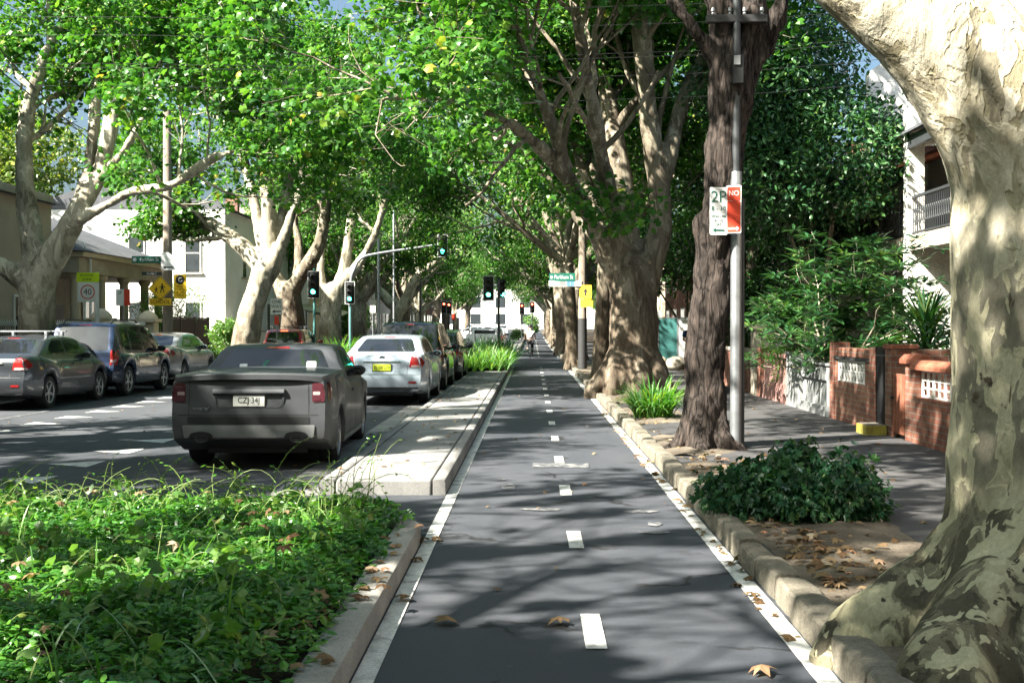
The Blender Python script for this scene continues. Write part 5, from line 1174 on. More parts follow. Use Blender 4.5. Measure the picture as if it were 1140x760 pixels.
def rounded(poly, r, n=4, dens=.05):
    """corners rounded, edges subdivided"""
    m = len(poly); out = []
    P2 = [Vector(p) for p in poly]; rs = r if hasattr(r, '__len__') else [r] * m
    for i in range(m):
        a, b, c = P2[i - 1], P2[i], P2[(i + 1) % m]; u = (a - b); v = (c - b); k = min(rs[i], u.length * .48, v.length * .48)
        p0 = b + u.normalized() * k; p2 = b + v.normalized() * k
        for j in range(n + 1): t = j / n; out.append(p0 * (1 - t) ** 2 + b * 2 * t * (1 - t) + p2 * t * t)
    res = []
    for i in range(len(out)):
        a, b = out[i], out[(i + 1) % len(out)]; k = max(1, int((b - a).length / dens))
        res += [a + (b - a) * j / k for j in range(k)]
    return res

def disc(mb, r, y0, y1, x=0, z=0, n=24):
    mb.lathe([(r, y0), (r, y1)], n, Matrix.Translation((x, 0, z)) @ Matrix(((1, 0, 0, 0), (0, 0, 1, 0), (0, 1, 0, 0), (0, 0, 0, 1))))

class Car:
    def __init__(s, name, label, cat, X, Y, L, W, H, wb, roh, wr, paint, deck, zr, roff, sill=.22, tumble=.34, yaw=0, scale=1.055, group=None, gh_in=.93, nose=.2, rear_up=.10, rtp=.11, rlp=.75, rws=None):
        s.L, s.W, s.H, s.wb, s.roh, s.wr = L, W, H, wb, roh, wr; s.sill = sill
        s.root = thing(name, label, cat, (X, Y, gz(Y)), yaw, group); s.root.scale = (scale,) * 3
        deck, zr = interp(deck), interp(zr) ; s.deck = deck; roff = interp(roff); hw = W / 2
        ra = wr + .055; arches = [roh, roh + wb]
        ys = set(list(np.linspace(0, L, 70)) + [.02, .05, .09, .14, .2, L - .02, L - .06, L - .12, L - .2])
        for a in arches: ys |= {a - ra - .004, a - ra + .004, a + ra - .004, a + ra + .004} | set(a + ra * math.cos(t) for t in np.linspace(.12, PI - .12, 17))
        ys = sorted(y for y in ys if 0 <= y <= L)
        def wplan(y): return hw * (1 - rtp * max(0, 1 - y / rlp) ** 2.4 - nose * max(0, 1 - (L - y) / 1.0) ** 2.2) 
        s.wplan = wplan
        rows = rws or [(0, .90), (.04, .955), (.22, .985), (.42, 1.0), (.60, .998), (.74, .985), (.86, .965), (.94, .945), (.985, .905), (1.0, .86)]
        V = []; F = []; nr = len(rows); ring = nr * 2 + 1
        for y in ys:
            w = wplan(y); t = deck(y); b = sill + rear_up * max(0, 1 - y / .62) + .06 * max(0, 1 - (L - y) / .6); fl = 0
            for a in arches:
                q = ra * ra - (y - a) ** 2
                if q > 0: b = max(b, wr + math.sqrt(q))
                fl = max(fl, .022 * math.exp(-((y - a) / (ra * 1.15)) ** 4))
            right = []
            for u, k in rows:
                z = b + (t - b) * u; x = w * k + (fl if .1 < u < .85 or u <= .1 and b > .5 else fl * .4)
                yy = y + roff(z) * max(0, 1 - y / .6) ** 1.2
                right.append((x, yy, z))
            yc = y + roff(t) * max(0, 1 - y / .6) ** 1.2
            V += right + [(0, yc, t + .018)] + [(-x, yy, z) for x, yy, z in reversed(right)]
        for i in range(len(ys) - 1):
            for k in range(ring - 1): F.append((i * ring + k, (i + 1) * ring + k, (i + 1) * ring + k + 1, i * ring + k + 1))
            F.append((i * ring + ring - 1, (i + 1) * ring + ring - 1, (i + 1) * ring, i * ring))      # underside
        for i in (0, len(ys) - 1):                                                                     # bumper faces
            for k in range(nr - 1): q = (i * ring + k, i * ring + k + 1, i * ring + ring - 2 - k, i * ring + ring - 1 - k); F.append(q if i else q[::-1])
            F.append((i * ring + nr - 1, i * ring + nr, i * ring + nr + 1))
        mb = MB(); mb.add(V, F)
        # cabin
        y0, y1 = min(p[0] for p in s_prof(zr)), max(p[0] for p in s_prof(zr)); gy = sorted(set(list(np.linspace(y0, y1, 46)) + [p[0] for p in s_prof(zr)]))
        V = []; F = []; hs = (0, .35, .7, .88, .96, 1.0)
        for y in gy:
            zt = zr(y); zb = min(deck(y), zt) - .05; w0 = wplan(y) * gh_in; hh = zt - zb; rd = min(.09, .35 * hh); rt = []
            for f in hs:
                z = zb + hh * f; x = w0 - tumble * max(0, z - zb - .05)
                if f > .85: q = (f - .85) / .15; x -= rd * (1 - math.sqrt(max(0, 1 - q * q))) * 1.1; z = zt - rd * .55 * (1 - math.sin(q * PI / 2)) - (.0)
                rt.append((max(.05, x), y, z))
            xl = rt[-1][0]; top = [(xl * .6, y, zt + .014), (0, y, zt + .02), (-xl * .6, y, zt + .014)]
            V += rt + top + [(-x, yy, z) for x, yy, z in reversed(rt)]
        m = len(hs) * 2 + 3
        for i in range(len(gy) - 1):
            for k in range(m - 1): F.append((i * m + k, (i + 1) * m + k, (i + 1) * m + k + 1, i * m + k + 1))
        F += [tuple(range(m)), tuple((len(gy) - 1) * m + k for k in range(m))]
        mb.add(V, F)
        s.body = mb.build('body', paint, s.root, smooth=38)
        s.bvh = BVHTree.FromPolygons([v.co for v in s.body.data.vertices], [tuple(p.vertices) for p in s.body.data.polygons])
        ub = MB(); ub.box(-hw * .64, hw * .64, .55, L - .15, sill - .03, sill + .26); ub.box(-hw * .8, hw * .8, .10, .55, sill + rear_up + .03, sill + .30); 
        for a in arches: ub.box(-hw * .70, hw * .70, a - ra * 1.1, a + ra * 1.1, sill + .26, wr + ra + .02)
        ub.build('underbody', m_black, s.root)
        s.wheel_mesh = None
    def hit(s, axis, a, b):
        o, d = {'R': ((a, -3, b), (0, 1, 0)), 'F': ((a, s.L + 3, b), (0, -1, 0)), 'S': ((3, a, b), (-1, 0, 0)), 'SL': ((-3, a, b), (1, 0, 0)), 'T': ((a, b, 4), (0, 0, -1))}[axis]
        h = s.bvh.ray_cast(Vector(o), Vector(d))
        if h[0] is None or (axis in 'RF' and abs(h[0].y - (0 if axis == 'R' else s.L)) > 3.2): 
            q = Vector({'R': (a, 0, b), 'F': (a, s.L, b), 'S': (s.W / 2, a, b), 'SL': (-s.W / 2, a, b), 'T': (a, b, 1.5)}[axis]); h = s.bvh.find_nearest(q)
        return h[0], Vector(d)
    def patch(s, name, poly, axis, mat, off=.004, r=.03, parent=None, rings=(1, .93, .7, .4, 0), dens=.05, thick=.012):
        ol = rounded(poly, r, 4, dens); c = sum(ol, Vector((0, 0))) / len(ol); n = len(ol); V = []; F = []
        if axis == 'SL': pass
        for k, q in enumerate(rings):
            if q == 0:
                p, d = s.hit(axis, c.x, c.y); V.append(p - d * off)
            else:
                for o in ol:
                    a = c + (o - c) * q; p, d = s.hit(axis, a.x, a.y); V.append(p - d * off)
        for k in range(len(rings) - 2):
            for i in range(n): F.append((k * n + i, k * n + (i + 1) % n, (k + 1) * n + (i + 1) % n, (k + 1) * n + i))
        k = (len(rings) - 2) * n
        for i in range(n): F.append((k + i, k + (i + 1) % n, len(V) - 1))
        b = len(V); V += [Vector(V[i]) + d * (thick + off) for i in range(n)]
        for i in range(n): F.append((i, b + i, b + (i + 1) % n, (i + 1) % n))
        mb = MB(); mb.add(V, F); return mb.build(name, mat, parent or s.root, smooth=50)
    def both(s, name, poly, mat, **kw):
        return [s.patch(name, poly, 'S', mat, **kw), s.patch(name, poly, 'SL', mat, **kw)]
    def seam(s, pts, axis, w=.007, mat=None, name='shut_line'):
        """thin dark panel gap along a polyline, lying on the body"""
        V = []; F = []; P2 = []
        for a, b in zip(pts[:-1], pts[1:]):
            k = max(1, int((Vector(b) - Vector(a)).length / .05)); P2 += [Vector(a).lerp(Vector(b), j / k) for j in range(k)]
        P2.append(Vector(pts[-1])); sl = ('S', 'SL') if axis == 'S2' else (axis,)
        for ax in sl:
            mb = MB(); V = []; F = []
            for i, p in enumerate(P2):
                t = (P2[min(i + 1, len(P2) - 1)] - P2[max(i - 1, 0)]).normalized(); nn = Vector((-t.y, t.x)) * w / 2
                for q in (p - nn, p + nn): h, d = s.hit(ax, q.x, q.y); V.append(h - d * .0022)
            F = [(2 * i, 2 * i + 1, 2 * i + 3, 2 * i + 2) for i in range(len(P2) - 1)]; mb.add(V, F); o = mb.build(name, mat or m_black, s.root, smooth=180)
        return o
    def wheels(s, spokes=5, tw=.215, rim_m=None, far=False, rr=.68):
        R_ = s.wr; first = None
        for a in (s.roh, s.roh + s.wb):
            for sd in (1, -1):
                x = sd * (s.W / 2 - tw / 2 - .025); M = Matrix.Translation((0, 0, 0)) @ Matrix.Rotation(PI / 2 * sd, 4, 'Y')
                if first is None or sd == -1 and len(first) < 2:
                    mb = MB(); mb.lathe([(R_ * rr, -tw / 2), (R_ * .9, -tw / 2), (R_ * .975, -tw * .42), (R_, -tw * .3), (R_, tw * .3), (R_ * .975, tw * .42), (R_ * .9, tw / 2), (R_ * (rr + .02), tw / 2 - .006), (R_ * rr, tw * .35)], 32, M)
                    w_ = mb.build('wheel', m_rubber, s.root, smooth=40); w_.location = (x, a, R_)
                    mb = MB(); mb.lathe([(R_ * rr, tw * .47), (R_ * (rr - .05), tw * .46), (R_ * (rr - .07), tw * .2), (R_ * rr, tw * .1)], 32, M, cap=False); mb.lathe([(.001, tw * .2), (.055, tw * .36), (.035, tw * .42), (.001, tw * .43)], 14, M)
                    for k in range(spokes):
                        q = 2 * PI * k / spokes; mb.box(.03, R_ * (rr - .035), -.026, .026, tw * .24, tw * .40, M @ Matrix.Rotation(q, 4, 'Z'))
                    rm = mb.build('rim', rim_m or m_alloy, w_, smooth=30, bevel=0 if far else .006)
                    bk = MB(); bk.lathe([(R_ * (rr - .01), tw * .06), (R_ * (rr - .02), tw * .12), (.06, tw * .13), (.001, tw * .13)], 24, M); bk.build('spoke_gap_shade', m_black, w_)  # black disc stands in for the dark hollow behind the spokes
                    first = (first or []) + [w_]
                else:
                    w_ = copy_tree(first[0] if sd == 1 else first[1]); w_.location = (x, a, R_)
    def mirror(s, y, z, mat, x=None):
        for sd in (1, -1):
            x0 = sd * (x or s.W / 2 - .02); mb = MB(); mb.sphere((x0 + sd * .10, y, z), .11, 10, (1.0, .62, .68)); mb.tube([(x0 - sd * .06, y + .03, z - .05), (x0 + sd * .04, y + .01, z - .03)], [.035, .03], 8)
            o = mb.build('mirror', mat, s.root, smooth=60); g = MB(); g.lathe([(.001, -.003), (.078, -.003), (.078, .003), (.001, .003)], 16, Matrix.Translation((x0 + sd * .10, y - .062, z)) @ Matrix.Diagonal((1.08, 1, .66, 1)) @ Matrix.Rotation(PI / 2, 4, 'X')); g.build('mirror_glass', m_glass, o)
    def plate(s, z, txt, mat, tmat, w=.372, h=.134, y=None, size=.105):
        p, d = s.hit('R', 0, z); y = p.y - .02; mb = MB(); mb.box(-w / 2, w / 2, y - .006, y + .006, z - h / 2, z + h / 2); o = mb.build('number_plate', mat, s.root, bevel=.004)
        mb = MB(); mb.box(-w / 2 - .012, w / 2 + .012, y - .002, y + .022, z - h / 2 - .012, z + h / 2 + .012); mb.build('plate_frame', m_black, o, bevel=.004)
        if txt: text(o, txt, size, (0, y - .0075, z - .002), tmat, sx=.86)
        return o

def s_prof(f):                                    # the points an interp() was made from
    return f.__closure__ and [(x, 0) for x in [c.cell_contents for c in f.__closure__ if isinstance(c.cell_contents, list)][0]]

p_ute = M_car('matte_charcoal_paint', (.052, .057, .064), .15, .5, .12)
p_silver = M_car('silver_paint', (.50, .57, .66), .35, .28, .7)
p_silver2 = M_car('pewter_paint', (.30, .32, .35), .55, .30, .7)
p_grey = M_car('grey_paint', (.05, .058, .07), .5, .3, .7)
p_black = M_car('black_paint', (.012, .013, .015), .2, .25, 1)
p_dark = M_car('dark_green_grey_paint', (.03, .034, .036), .3, .25, 1)
p_blue = M_car('dark_blue_paint', (.011, .024, .062), .4, .25, 1)
p_red = M_car('red_paint', (.36, .02, .018), .2, .25, 1)
p_white = M_car('white_car_paint', (.74, .75, .75), 0, .3, .7)

GP = 'cars parked along the median'; GK = 'cars parked along the far kerb'; GD = 'cars far down the street'
m_valance = M_plain('valance_grey', (.20, .21, .215), .5, .3)
def ute():
    X = -3.386; c = Car('utility_vehicle', 'matte charcoal utility with a hard tray cover and white plate beside the median', 'car', X, 13.85, 5.04, 1.90, 1.47, 2.95, 1.12, .335, p_ute,
        [(0, 1.115), (.4, 1.135), (1.6, 1.15), (1.95, 1.06), (2.3, 1.0), (3.6, .985), (4.0, .95), (4.8, .80), (5.04, .66)],
        [(1.58, 1.08), (1.69, 1.165), (1.96, 1.41), (2.12, 1.458), (2.75, 1.475), (3.2, 1.45), (4.0, .97)],
        [(.2, .13), (.34, .06), (.42, .015), (.56, 0), (.665, .005), (.69, .030), (1.06, .036), (1.075, .05), (1.15, .06)], sill=.20, yaw=R(2.3), scale=1.01, gh_in=.96, tumble=.46, rear_up=.185, rtp=.055, rlp=.34, rws=[(0, .955), (.03, .98), (.16, .995), (.36, 1.0), (.60, 1.0), (.78, .995), (.88, .985), (.95, .97), (.985, .945), (1.0, .90)])
    r = c.root; c.wheels(10, .24, m_alloy, rr=.76)
    # tray cover with its overhanging lip
    mb = MB(); n = 15; sec = []
    V = []; F = []
    for i in range(n):
        y = -.012 + 1.66 * i / (n - 1)
        for k in range(13):
            u = -1 + 2 * k / 12; w_ = (c.wplan(max(0, y)) - .028) ; x = u * w_; crown = .040 * (1 - abs(u) ** 4); e = .012 * max(0, 1 - i / 1.5)
            V.append((x, y + .06 * abs(u) ** 4 * (1 if i < 2 else 0), 1.137 + crown - e + .018 * i / n))
    for i in range(n - 1):
        for k in range(12): o = i * 13 + k; F.append((o, o + 1, o + 14, o + 13))
    rim = [k for k in range(13)] + [i * 13 + 12 for i in range(1, n)] + [(n - 1) * 13 + k for k in range(11, -1, -1)] + [i * 13 for i in range(n - 2, 0, -1)]
    b = len(V); V += [(V[k][0], V[k][1] + (.0), V[k][2] - .070) for k in rim]; m = len(rim)
    for i in range(m): F.append((rim[i], b + i, b + (i + 1) % m, rim[(i + 1) % m]))
    mb.add(V, F); tc = mb.build('tray_cover', p_ute, r, smooth=50); s_ = tc.modifiers.new('b', 'BEVEL'); s_.width = .012; s_.segments = 2; s_.limit_method = 'ANGLE'
    mb = MB(); mb.lathe([(.001, 0), (.095, 0), (.09, .012), (.001, .016)], 20, Matrix.Translation((.0, .145, 1.150)) @ Matrix.Diagonal((1.15, .42, 1, 1))); mb.sphere((.0, .132, 1.166), .026, 8, (1.3, .8, .5)); mb.build('cover_latch', m_steel, r)
    # tailgate: gaps, plate recess with a lip over it
    c.seam([(-.70, 1.075), (-.705, .68)], 'R', .010); c.seam([(.70, 1.075), (.705, .68)], 'R', .010); c.seam([(-.82, .675), (.82, .675)], 'R', .016)
    def rec(z): p, d = c.hit('R', 0, z); return p.y
    mb = MB(); y = rec(.9); V = []
    fr = rounded([(-.40, .745), (.40, .745), (.43, .955), (-.43, .955)], .05, 4, .2); n = len(fr)
    inn = [Vector((p.x * .94, .85 + (p.y - .85) * .80)) for p in fr]
    V = [(p.x, y - .012, p.y) for p in fr] + [(p.x, y - .016, p.y) for p in inn] + [(p.x * .985, y - .002, .85 + (p.y - .85) * .95) for p in inn] + [(p.x, y + .01, p.y) for p in fr]
    F = []
    for i in range(n): j = (i + 1) % n; F += [(i, j, n + j, n + i), (n + i, n + j, 2 * n + j, 2 * n + i), (3 * n + i, 3 * n + j, j, i)]
    F.append(tuple(2 * n + i for i in range(n))); mb.add(V, F); mb.build('plate_recess', p_ute, r, smooth=30)
    mb = MB(); mb.prism([(y - .045, .930), (y - .012, .905), (y + .004, .905), (y + .004, .985), (y - .02, .985), (y - .04, .965)], -.425, .425, Matrix(((0, 0, 1, 0), (1, 0, 0, 0), (0, 1, 0, 0), (0, 0, 0, 1)))); mb.build('tailgate_handle', p_ute, r, smooth=40, bevel=.008)
    pl = MB(); pl.box(-.186, .186, y - .020, y - .010, .775, .905); po = pl.build('number_plate', m_plate_w, r, bevel=.004); f = MB(); f.box(-.20, .20, y - .015, y - .001, .763, .917); f.build('plate_frame', m_black, po, bevel=.006); text(po, 'CZJ·34J', .098, (0, y - .0215, .845), m_sblack, sx=.86)
    bd = MB(); p, d = c.hit('R', -.58, .74); bd.prism([(-.035, 0), (-.02, 0), (0, -.03), (.035, .012), (.03, .018), (.002, -.006), (-.012, .012)], 0, .008, Matrix.Translation((-.50, p.y - .002, .755)) @ Matrix.Rotation(PI / 2, 4, 'X')); bdo = bd.build('badge', m_steel, r, smooth=0); text(bdo, 'omega', .045, (-.60, p.y - .004, .755), m_steel)
    c.seam([(-.86, 1.078), (.86, 1.078)], 'R', .020)
    # bumper and lower valance; black patches and discs stand for shade in exhaust hollows
    c.patch('bumper_insert', [(-.72, .565), (.72, .565), (.72, .66), (-.72, .66)], 'R', m_black, r=.02, off=.003)
    va = c.patch('lower_valance', [(-.76, .405), (.76, .405), (.78, .555), (-.78, .555)], 'R', m_valance, r=.02, off=.014)
    for sx in (-.56, .56):
        e = MB(); e.lathe([(.050, .02), (.052, .0), (.058, .0), (.060, .03), (.060, .3)], 18, Matrix.Translation((sx, .0, .395)) @ Matrix.Diagonal((1.3, 1, .8, 1)) @ Matrix.Rotation(-PI / 2, 4, 'X')); ex = e.build('exhaust', m_dsteel, r); e = MB(); disc(e, .042, .012, .018, sx, .395); e.build('bore_shade', m_black, ex)
        sg = 1 if sx > 0 else -1
        c.patch('exhaust_hollow_shade', [(sx - .15, .40), (sx + .15, .40), (sx + .12, .465), (sx, .485), (sx - .12, .465)], 'R', m_black, r=.04, off=.019, parent=va)
        tl = c.patch('tail_light', [(sg * .745, .82), (sg * .90, .83), (sg * .90, 1.0), (sg * .86, 1.05), (sg * .745, 1.05)][::sg], 'R', m_tail_d, r=.03, off=.008)
        c.patch('reflector', [(sg * .755, .91), (sg * .84, .91), (sg * .84, .95), (sg * .755, .95)][::sg], 'R', m_tailc, r=.012, off=.012, parent=tl); c.patch('reflector', [(sg * .755, .84), (sg * .84, .84), (sg * .84, .87), (sg * .755, .87)][::sg], 'R', m_tail_d, r=.012, off=.012, parent=tl)
        c.patch('tail_light', [(.10, .82), (.30, .88), (.22, 1.05), (.10, 1.06)], 'S' if sg > 0 else 'SL', m_tail_d, r=.03, off=.006)
    # glass
    rw = c.patch('rear_window', [(-.73, 1.16), (.73, 1.16), (.585, 1.412), (-.585, 1.412)], 'R', m_glass, r=.05, off=.005); 
    stk = MB(); p, d = c.hit('R', .52, 1.22); stk.box(.45, .57, p.y - .03, p.y - .022, 1.185, 1.275, None); c.patch('window_sticker', [(.42, 1.18), (.55, 1.18), (.54, 1.255), (.42, 1.255)], 'R', m_swhite, r=.01, off=.009, parent=rw); c.patch('window_sticker', [(-.16, 1.20), (-.12, 1.19), (-.06, 1.275), (-.13, 1.275)], 'R', m_sgreen, r=.01, off=.009, parent=rw); c.patch('window_sticker', [(-.46, 1.18), (-.36, 1.18), (-.36, 1.225), (-.46, 1.225)], 'R', m_swhite, r=.01, off=.009, parent=rw)
    c.patch('high_brake_light', [(-.16, 1.425), (.16, 1.425), (.15, 1.448), (-.15, 1.448)], 'R', m_tail, r=.008, off=.008)
    c.both('side_window', [(2.30, 1.04), (3.15, 1.02), (3.12, 1.36), (2.55, 1.40)], m_glass, r=.04); c.both('side_window', [(3.18, 1.02), (3.62, 1.01), (3.30, 1.29), (3.18, 1.34)], m_glass, r=.03)
    c.patch('windscreen', [(-.62, 1.04), (.62, 1.04), (.52, 1.38), (-.52, 1.38)], 'F', m_glass, r=.05)
    c.seam([(2.30, 1.0), (2.22, .70), (2.42, .28), (3.45, .27), (3.62, .6), (3.62, .98)], 'S2', .008)
    c.both('door_handle', [(2.42, .83), (2.62, .84), (2.62, .875), (2.42, .865)], p_ute, r=.012, off=.022)
    c.both('side_skirt', [(1.56, .205), (3.55, .205), (3.55, .285), (1.56, .285)], m_sgrey, r=.02, off=.016)
    c.mirror(3.32, 1.08, m_black, .83)
    a = MB(); a.cyl((.45, 2.5, 1.46), (.47, 2.2, 1.66), .004, .002, 5); a.build('aerial', m_black, r)
ute()

def boot_car(name, label, X, Y, paint, L=4.77, W=1.81, H=1.45, wb=2.70, roh=1.06, wr=.325, group=None, plate=None, far=False, racks=False, yaw=0, wedge=True, spokes=5, tl=m_tail):
    """four-door sedan"""
    c = Car(name, label, 'car', X, Y, L, W, H, wb, roh, wr, paint,
        [(0, 1.02), (.25, 1.075), (.6, 1.07), (.95, 1.03), (1.3, .985), (L - 1.35, .955), (L - .95, .93), (L - .25, .76), (L, .62)],
        [(.55, 1.05), (.7, 1.10), (1.32, 1.37), (1.7, H - .02), (2.3, H), (L - 1.95, H - .03), (L - 1.55, H - .13), (L - .92, .93)],
        [(.2, .12), (.34, .05), (.45, 0), (.62, 0), (.66, .05), (.95, .06), (1.0, .10), (1.08, .13)], gh_in=.91, tumble=.40, group=group, yaw=yaw)
    r = c.root; c.wheels(spokes, .205, far=far)
    c.patch('rear_window', [(-.63, 1.115), (.63, 1.115), (.50, H - .07), (-.50, H - .07)], 'R', m_glass, r=.06, off=.005)
    for sg in (1, -1):
        t = c.patch('tail_light', [(sg * .56, .80), (sg * .84, .80), (sg * .84, .94), (sg * .70, 1.045), (sg * .60, 1.03)][::sg], 'R', tl, r=.03, off=.008)
        c.patch('reverse_lens', [(sg * .60, .80), (sg * .83, .80), (sg * .83, .85), (sg * .60, .85)][::sg], 'R', m_tailc, r=.015, off=.012, parent=t)
        c.patch('bumper_reflector', [(sg * .55, .475), (sg * .71, .475), (sg * .71, .515), (sg * .55, .515)][::sg], 'R', m_tail, r=.012, off=.006)
        c.patch('tail_light', [(.12, .82), (.32, .88), (.20, 1.0), (.12, 1.01)], 'S' if sg > 0 else 'SL', tl, r=.03)
    hz = 2.02 if L > 4.6 else 1.9
    c.both('side_window', [(1.12, 1.08), (2.08, 1.04), (2.06, H - .09), (1.62, H - .10), (1.45, H - .15)], m_glass, r=.04); c.both('side_window', [(2.15, 1.04), (3.05, 1.01), (2.95, H - .15), (2.72, H - .10), (2.14, H - .09)], m_glass, r=.04)
    c.patch('windscreen', [(-.62, 1.0), (.62, 1.0), (.52, H - .1), (-.52, H - .1)], 'F', m_glass, r=.05)
    if not far:
        c.seam([(-.56, 1.06), (-.52, .66), (.52, .66), (.56, 1.06)], 'R', .008); c.seam([(-.86, .655), (.86, .655)], 'R', .006)
        c.seam([(1.30, 1.0), (1.22, .72), (1.46, .30), (2.1, .28), (2.12, 1.0)], 'S2'); c.seam([(2.12, .28), (3.0, .28), (3.15, .6), (3.13, .97)], 'S2')
        c.both('door_handle', [(1.44, .86), (1.62, .87), (1.62, .90), (1.44, .895)], paint, r=.012, off=.022); c.both('door_handle', [(2.24, .85), (2.42, .86), (2.42, .89), (2.24, .885)], paint, r=.012, off=.022)
        c.patch('boot_garnish', [(-.40, .905), (.40, .905), (.37, .935), (-.37, .935)], 'R', m_chrome, r=.01, off=.012)
        b = MB(); p, d = c.hit('R', 0, 1.005); b.lathe([(.001, -.004), (.05, -.004), (.055, .0), (.05, .008)], 18, Matrix.Translation((0, p.y - .004, 1.0)) @ Matrix.Diagonal((1.25, 1, .62, 1)) @ Matrix.Rotation(PI / 2, 4, 'X')); b.build('badge', m_chrome, r)
        c.patch('lower_bumper', [(-.80, .30), (.80, .30), (.82, .40), (-.82, .40)], 'R', m_dsteel, r=.03, off=.004); c.patch('high_brake_light', [(-.13, H - .055), (.13, H - .055), (.12, H - .035), (-.12, H - .035)], 'R', m_tail, r=.006)
    if plate: c.plate(.80, plate[0], plate[1], plate[2])
    c.mirror(2.98, 1.03, paint, .80)
    if racks:
        m = MB()
        for y in (1.75, 2.55):
            m.box(-.62, .62, y - .035, y + .035, H + .075, H + .105)
            for x in (-.52, .52): m.box(x - .03, x + .03, y - .04, y + .04, H - .03, H + .075)
        m.build('roof_rack', m_steel, r, bevel=.008)
    return c

def box_car(name, label, X, Y, paint, L=4.6, W=1.84, H=1.74, wb=2.66, roh=.86, wr=.36, group=None, plate=None, far=False, rails=True, spare=False, racks=False, brake=False, yaw=0, tall=True, plz=.78):
    """estate-bodied car with an upright tail"""
    zb = 1.03 if tall else .95
    c = Car(name, label, 'car', X, Y, L, W, H, wb, roh, wr, paint,
        [(0, zb - .02), (.3, zb), (L - 1.3, zb - .02), (L - .9, zb - .06), (L - .2, .86 if tall else .74), (L, .68)],
        [(.06, zb), (.16, zb + .18), (.40, H - .10), (.55, H - .03), (1.2, H), (L - 2.2, H - .03), (L - 1.75, H - .14), (L - .88, zb - .06)],
        [(.2, .12), (.34, .05), (.45, 0), (.66, 0), (.70, .05), (1.0, .07), (1.1, .09)], sill=.26 if tall else .2, gh_in=.93, tumble=.24, group=group, yaw=yaw)
    r = c.root; c.wheels(5, .225, far=far)
    rw = c.patch('rear_window', [(-.64, zb + .07), (.64, zb + .07), (.56, H - .11), (-.56, H - .11)], 'R', m_glass, r=.06, off=.005)
    for sg in (1, -1):
        t = c.patch('tail_light', [(sg * .70, zb - .28), (sg * .84, zb - .28), (sg * .83, zb + .08), (sg * .72, zb + .08)][::sg], 'R', m_brake_on if brake else m_tail, r=.03, off=.008); c.patch('reverse_lens', [(sg * .72, zb - .22), (sg * .82, zb - .22), (sg * .82, zb - .14), (sg * .72, zb - .14)][::sg], 'R', m_tailc, r=.015, off=.012, parent=t)
    c.both('side_window', [(.42, zb + .08), (1.15, zb + .05), (1.14, H - .10), (.66, H - .11)], m_glass, r=.05); c.both('side_window', [(1.22, zb + .05), (2.05, zb + .03), (2.03, H - .10), (1.22, H - .10)], m_glass, r=.04); c.both('side_window', [(2.12, zb + .03), (3.05, zb + .0), (2.82, H - .17), (2.60, H - .11), (2.11, H - .10)], m_glass, r=.04)
    c.patch('windscreen', [(-.64, zb + .04), (.64, zb + .04), (.56, H - .12), (-.56, H - .12)], 'F', m_glass, r=.05)
    c.patch('high_brake_light', [(-.15, H - .075), (.15, H - .075), (.14, H - .05), (-.14, H - .05)], 'R', m_brake_on if brake else m_tail, r=.006, off=.01)
    if not far:
        c.seam([(-.72, zb + .02), (-.70, .62), (.70, .62), (.72, zb + .02)], 'R'); c.seam([(1.18, zb + .0), (1.12, .75), (1.36, .34), (2.06, .33), (2.08, zb)], 'S2'); c.seam([(2.08, .33), (2.95, .33), (3.1, .65), (3.1, zb - .02)], 'S2')
        c.patch('lower_bumper', [(-.82, .36), (.82, .36), (.84, .50), (-.84, .50)], 'R', m_black, r=.03, off=.005)
        c.both('door_handle', [(1.36, zb - .12), (1.55, zb - .12), (1.55, zb - .09), (1.36, zb - .09)], m_chrome if tall else paint, r=.012, off=.022); c.both('door_handle', [(2.22, zb - .13), (2.40, zb - .13), (2.40, zb - .10), (2.22, zb - .10)], m_chrome if tall else paint, r=.012, off=.022)
    if plate: 
        if spare:
            mb = MB(); mb.box(-.66, -.29, -.02, -.01, .84, .97); po = mb.build('number_plate', plate[1], r)
            if plate[0]: text(po, plate[0], .09, (-.475, -.022, .905), plate[2])
        else: c.plate(plz, plate[0], plate[1], plate[2])
    if spare:
        mb = MB(); mb.lathe([(.001, -.19), (.25, -.19), (.33, -.16), (.355, -.10), (.355, -.02), (.30, .05), (.001, .06)], 28, Matrix.Translation((.0, .06, .92)) @ Matrix.Rotation(-PI / 2, 4, 'X')); mb.build('spare_wheel_cover', m_black, r)
    c.mirror(2.95, zb + .06, m_black if tall else paint, W / 2 - .02)
    if rails:
        for x in (-.56, .56): m = MB(); m.tube([(x, .55, H - .02), (x, .68, H + .055), (x, 2.2, H + .055), (x, 2.35, H - .03)], .018, 8); m.build('roof_rail', m_black if paint is not p_black else m_dsteel, r)
    if racks:
        m = MB()
        for y in (.9, 1.75):
            m.box(-.66, .66, y - .03, y + .03, H + .09, H + .12); [m.box(x - .03, x + .03, y - .04, y + .04, H - .03, H + .09) for x in (-.55, .55)]
        m.build('roof_rack', m_steel, r, bevel=.006)
    return c

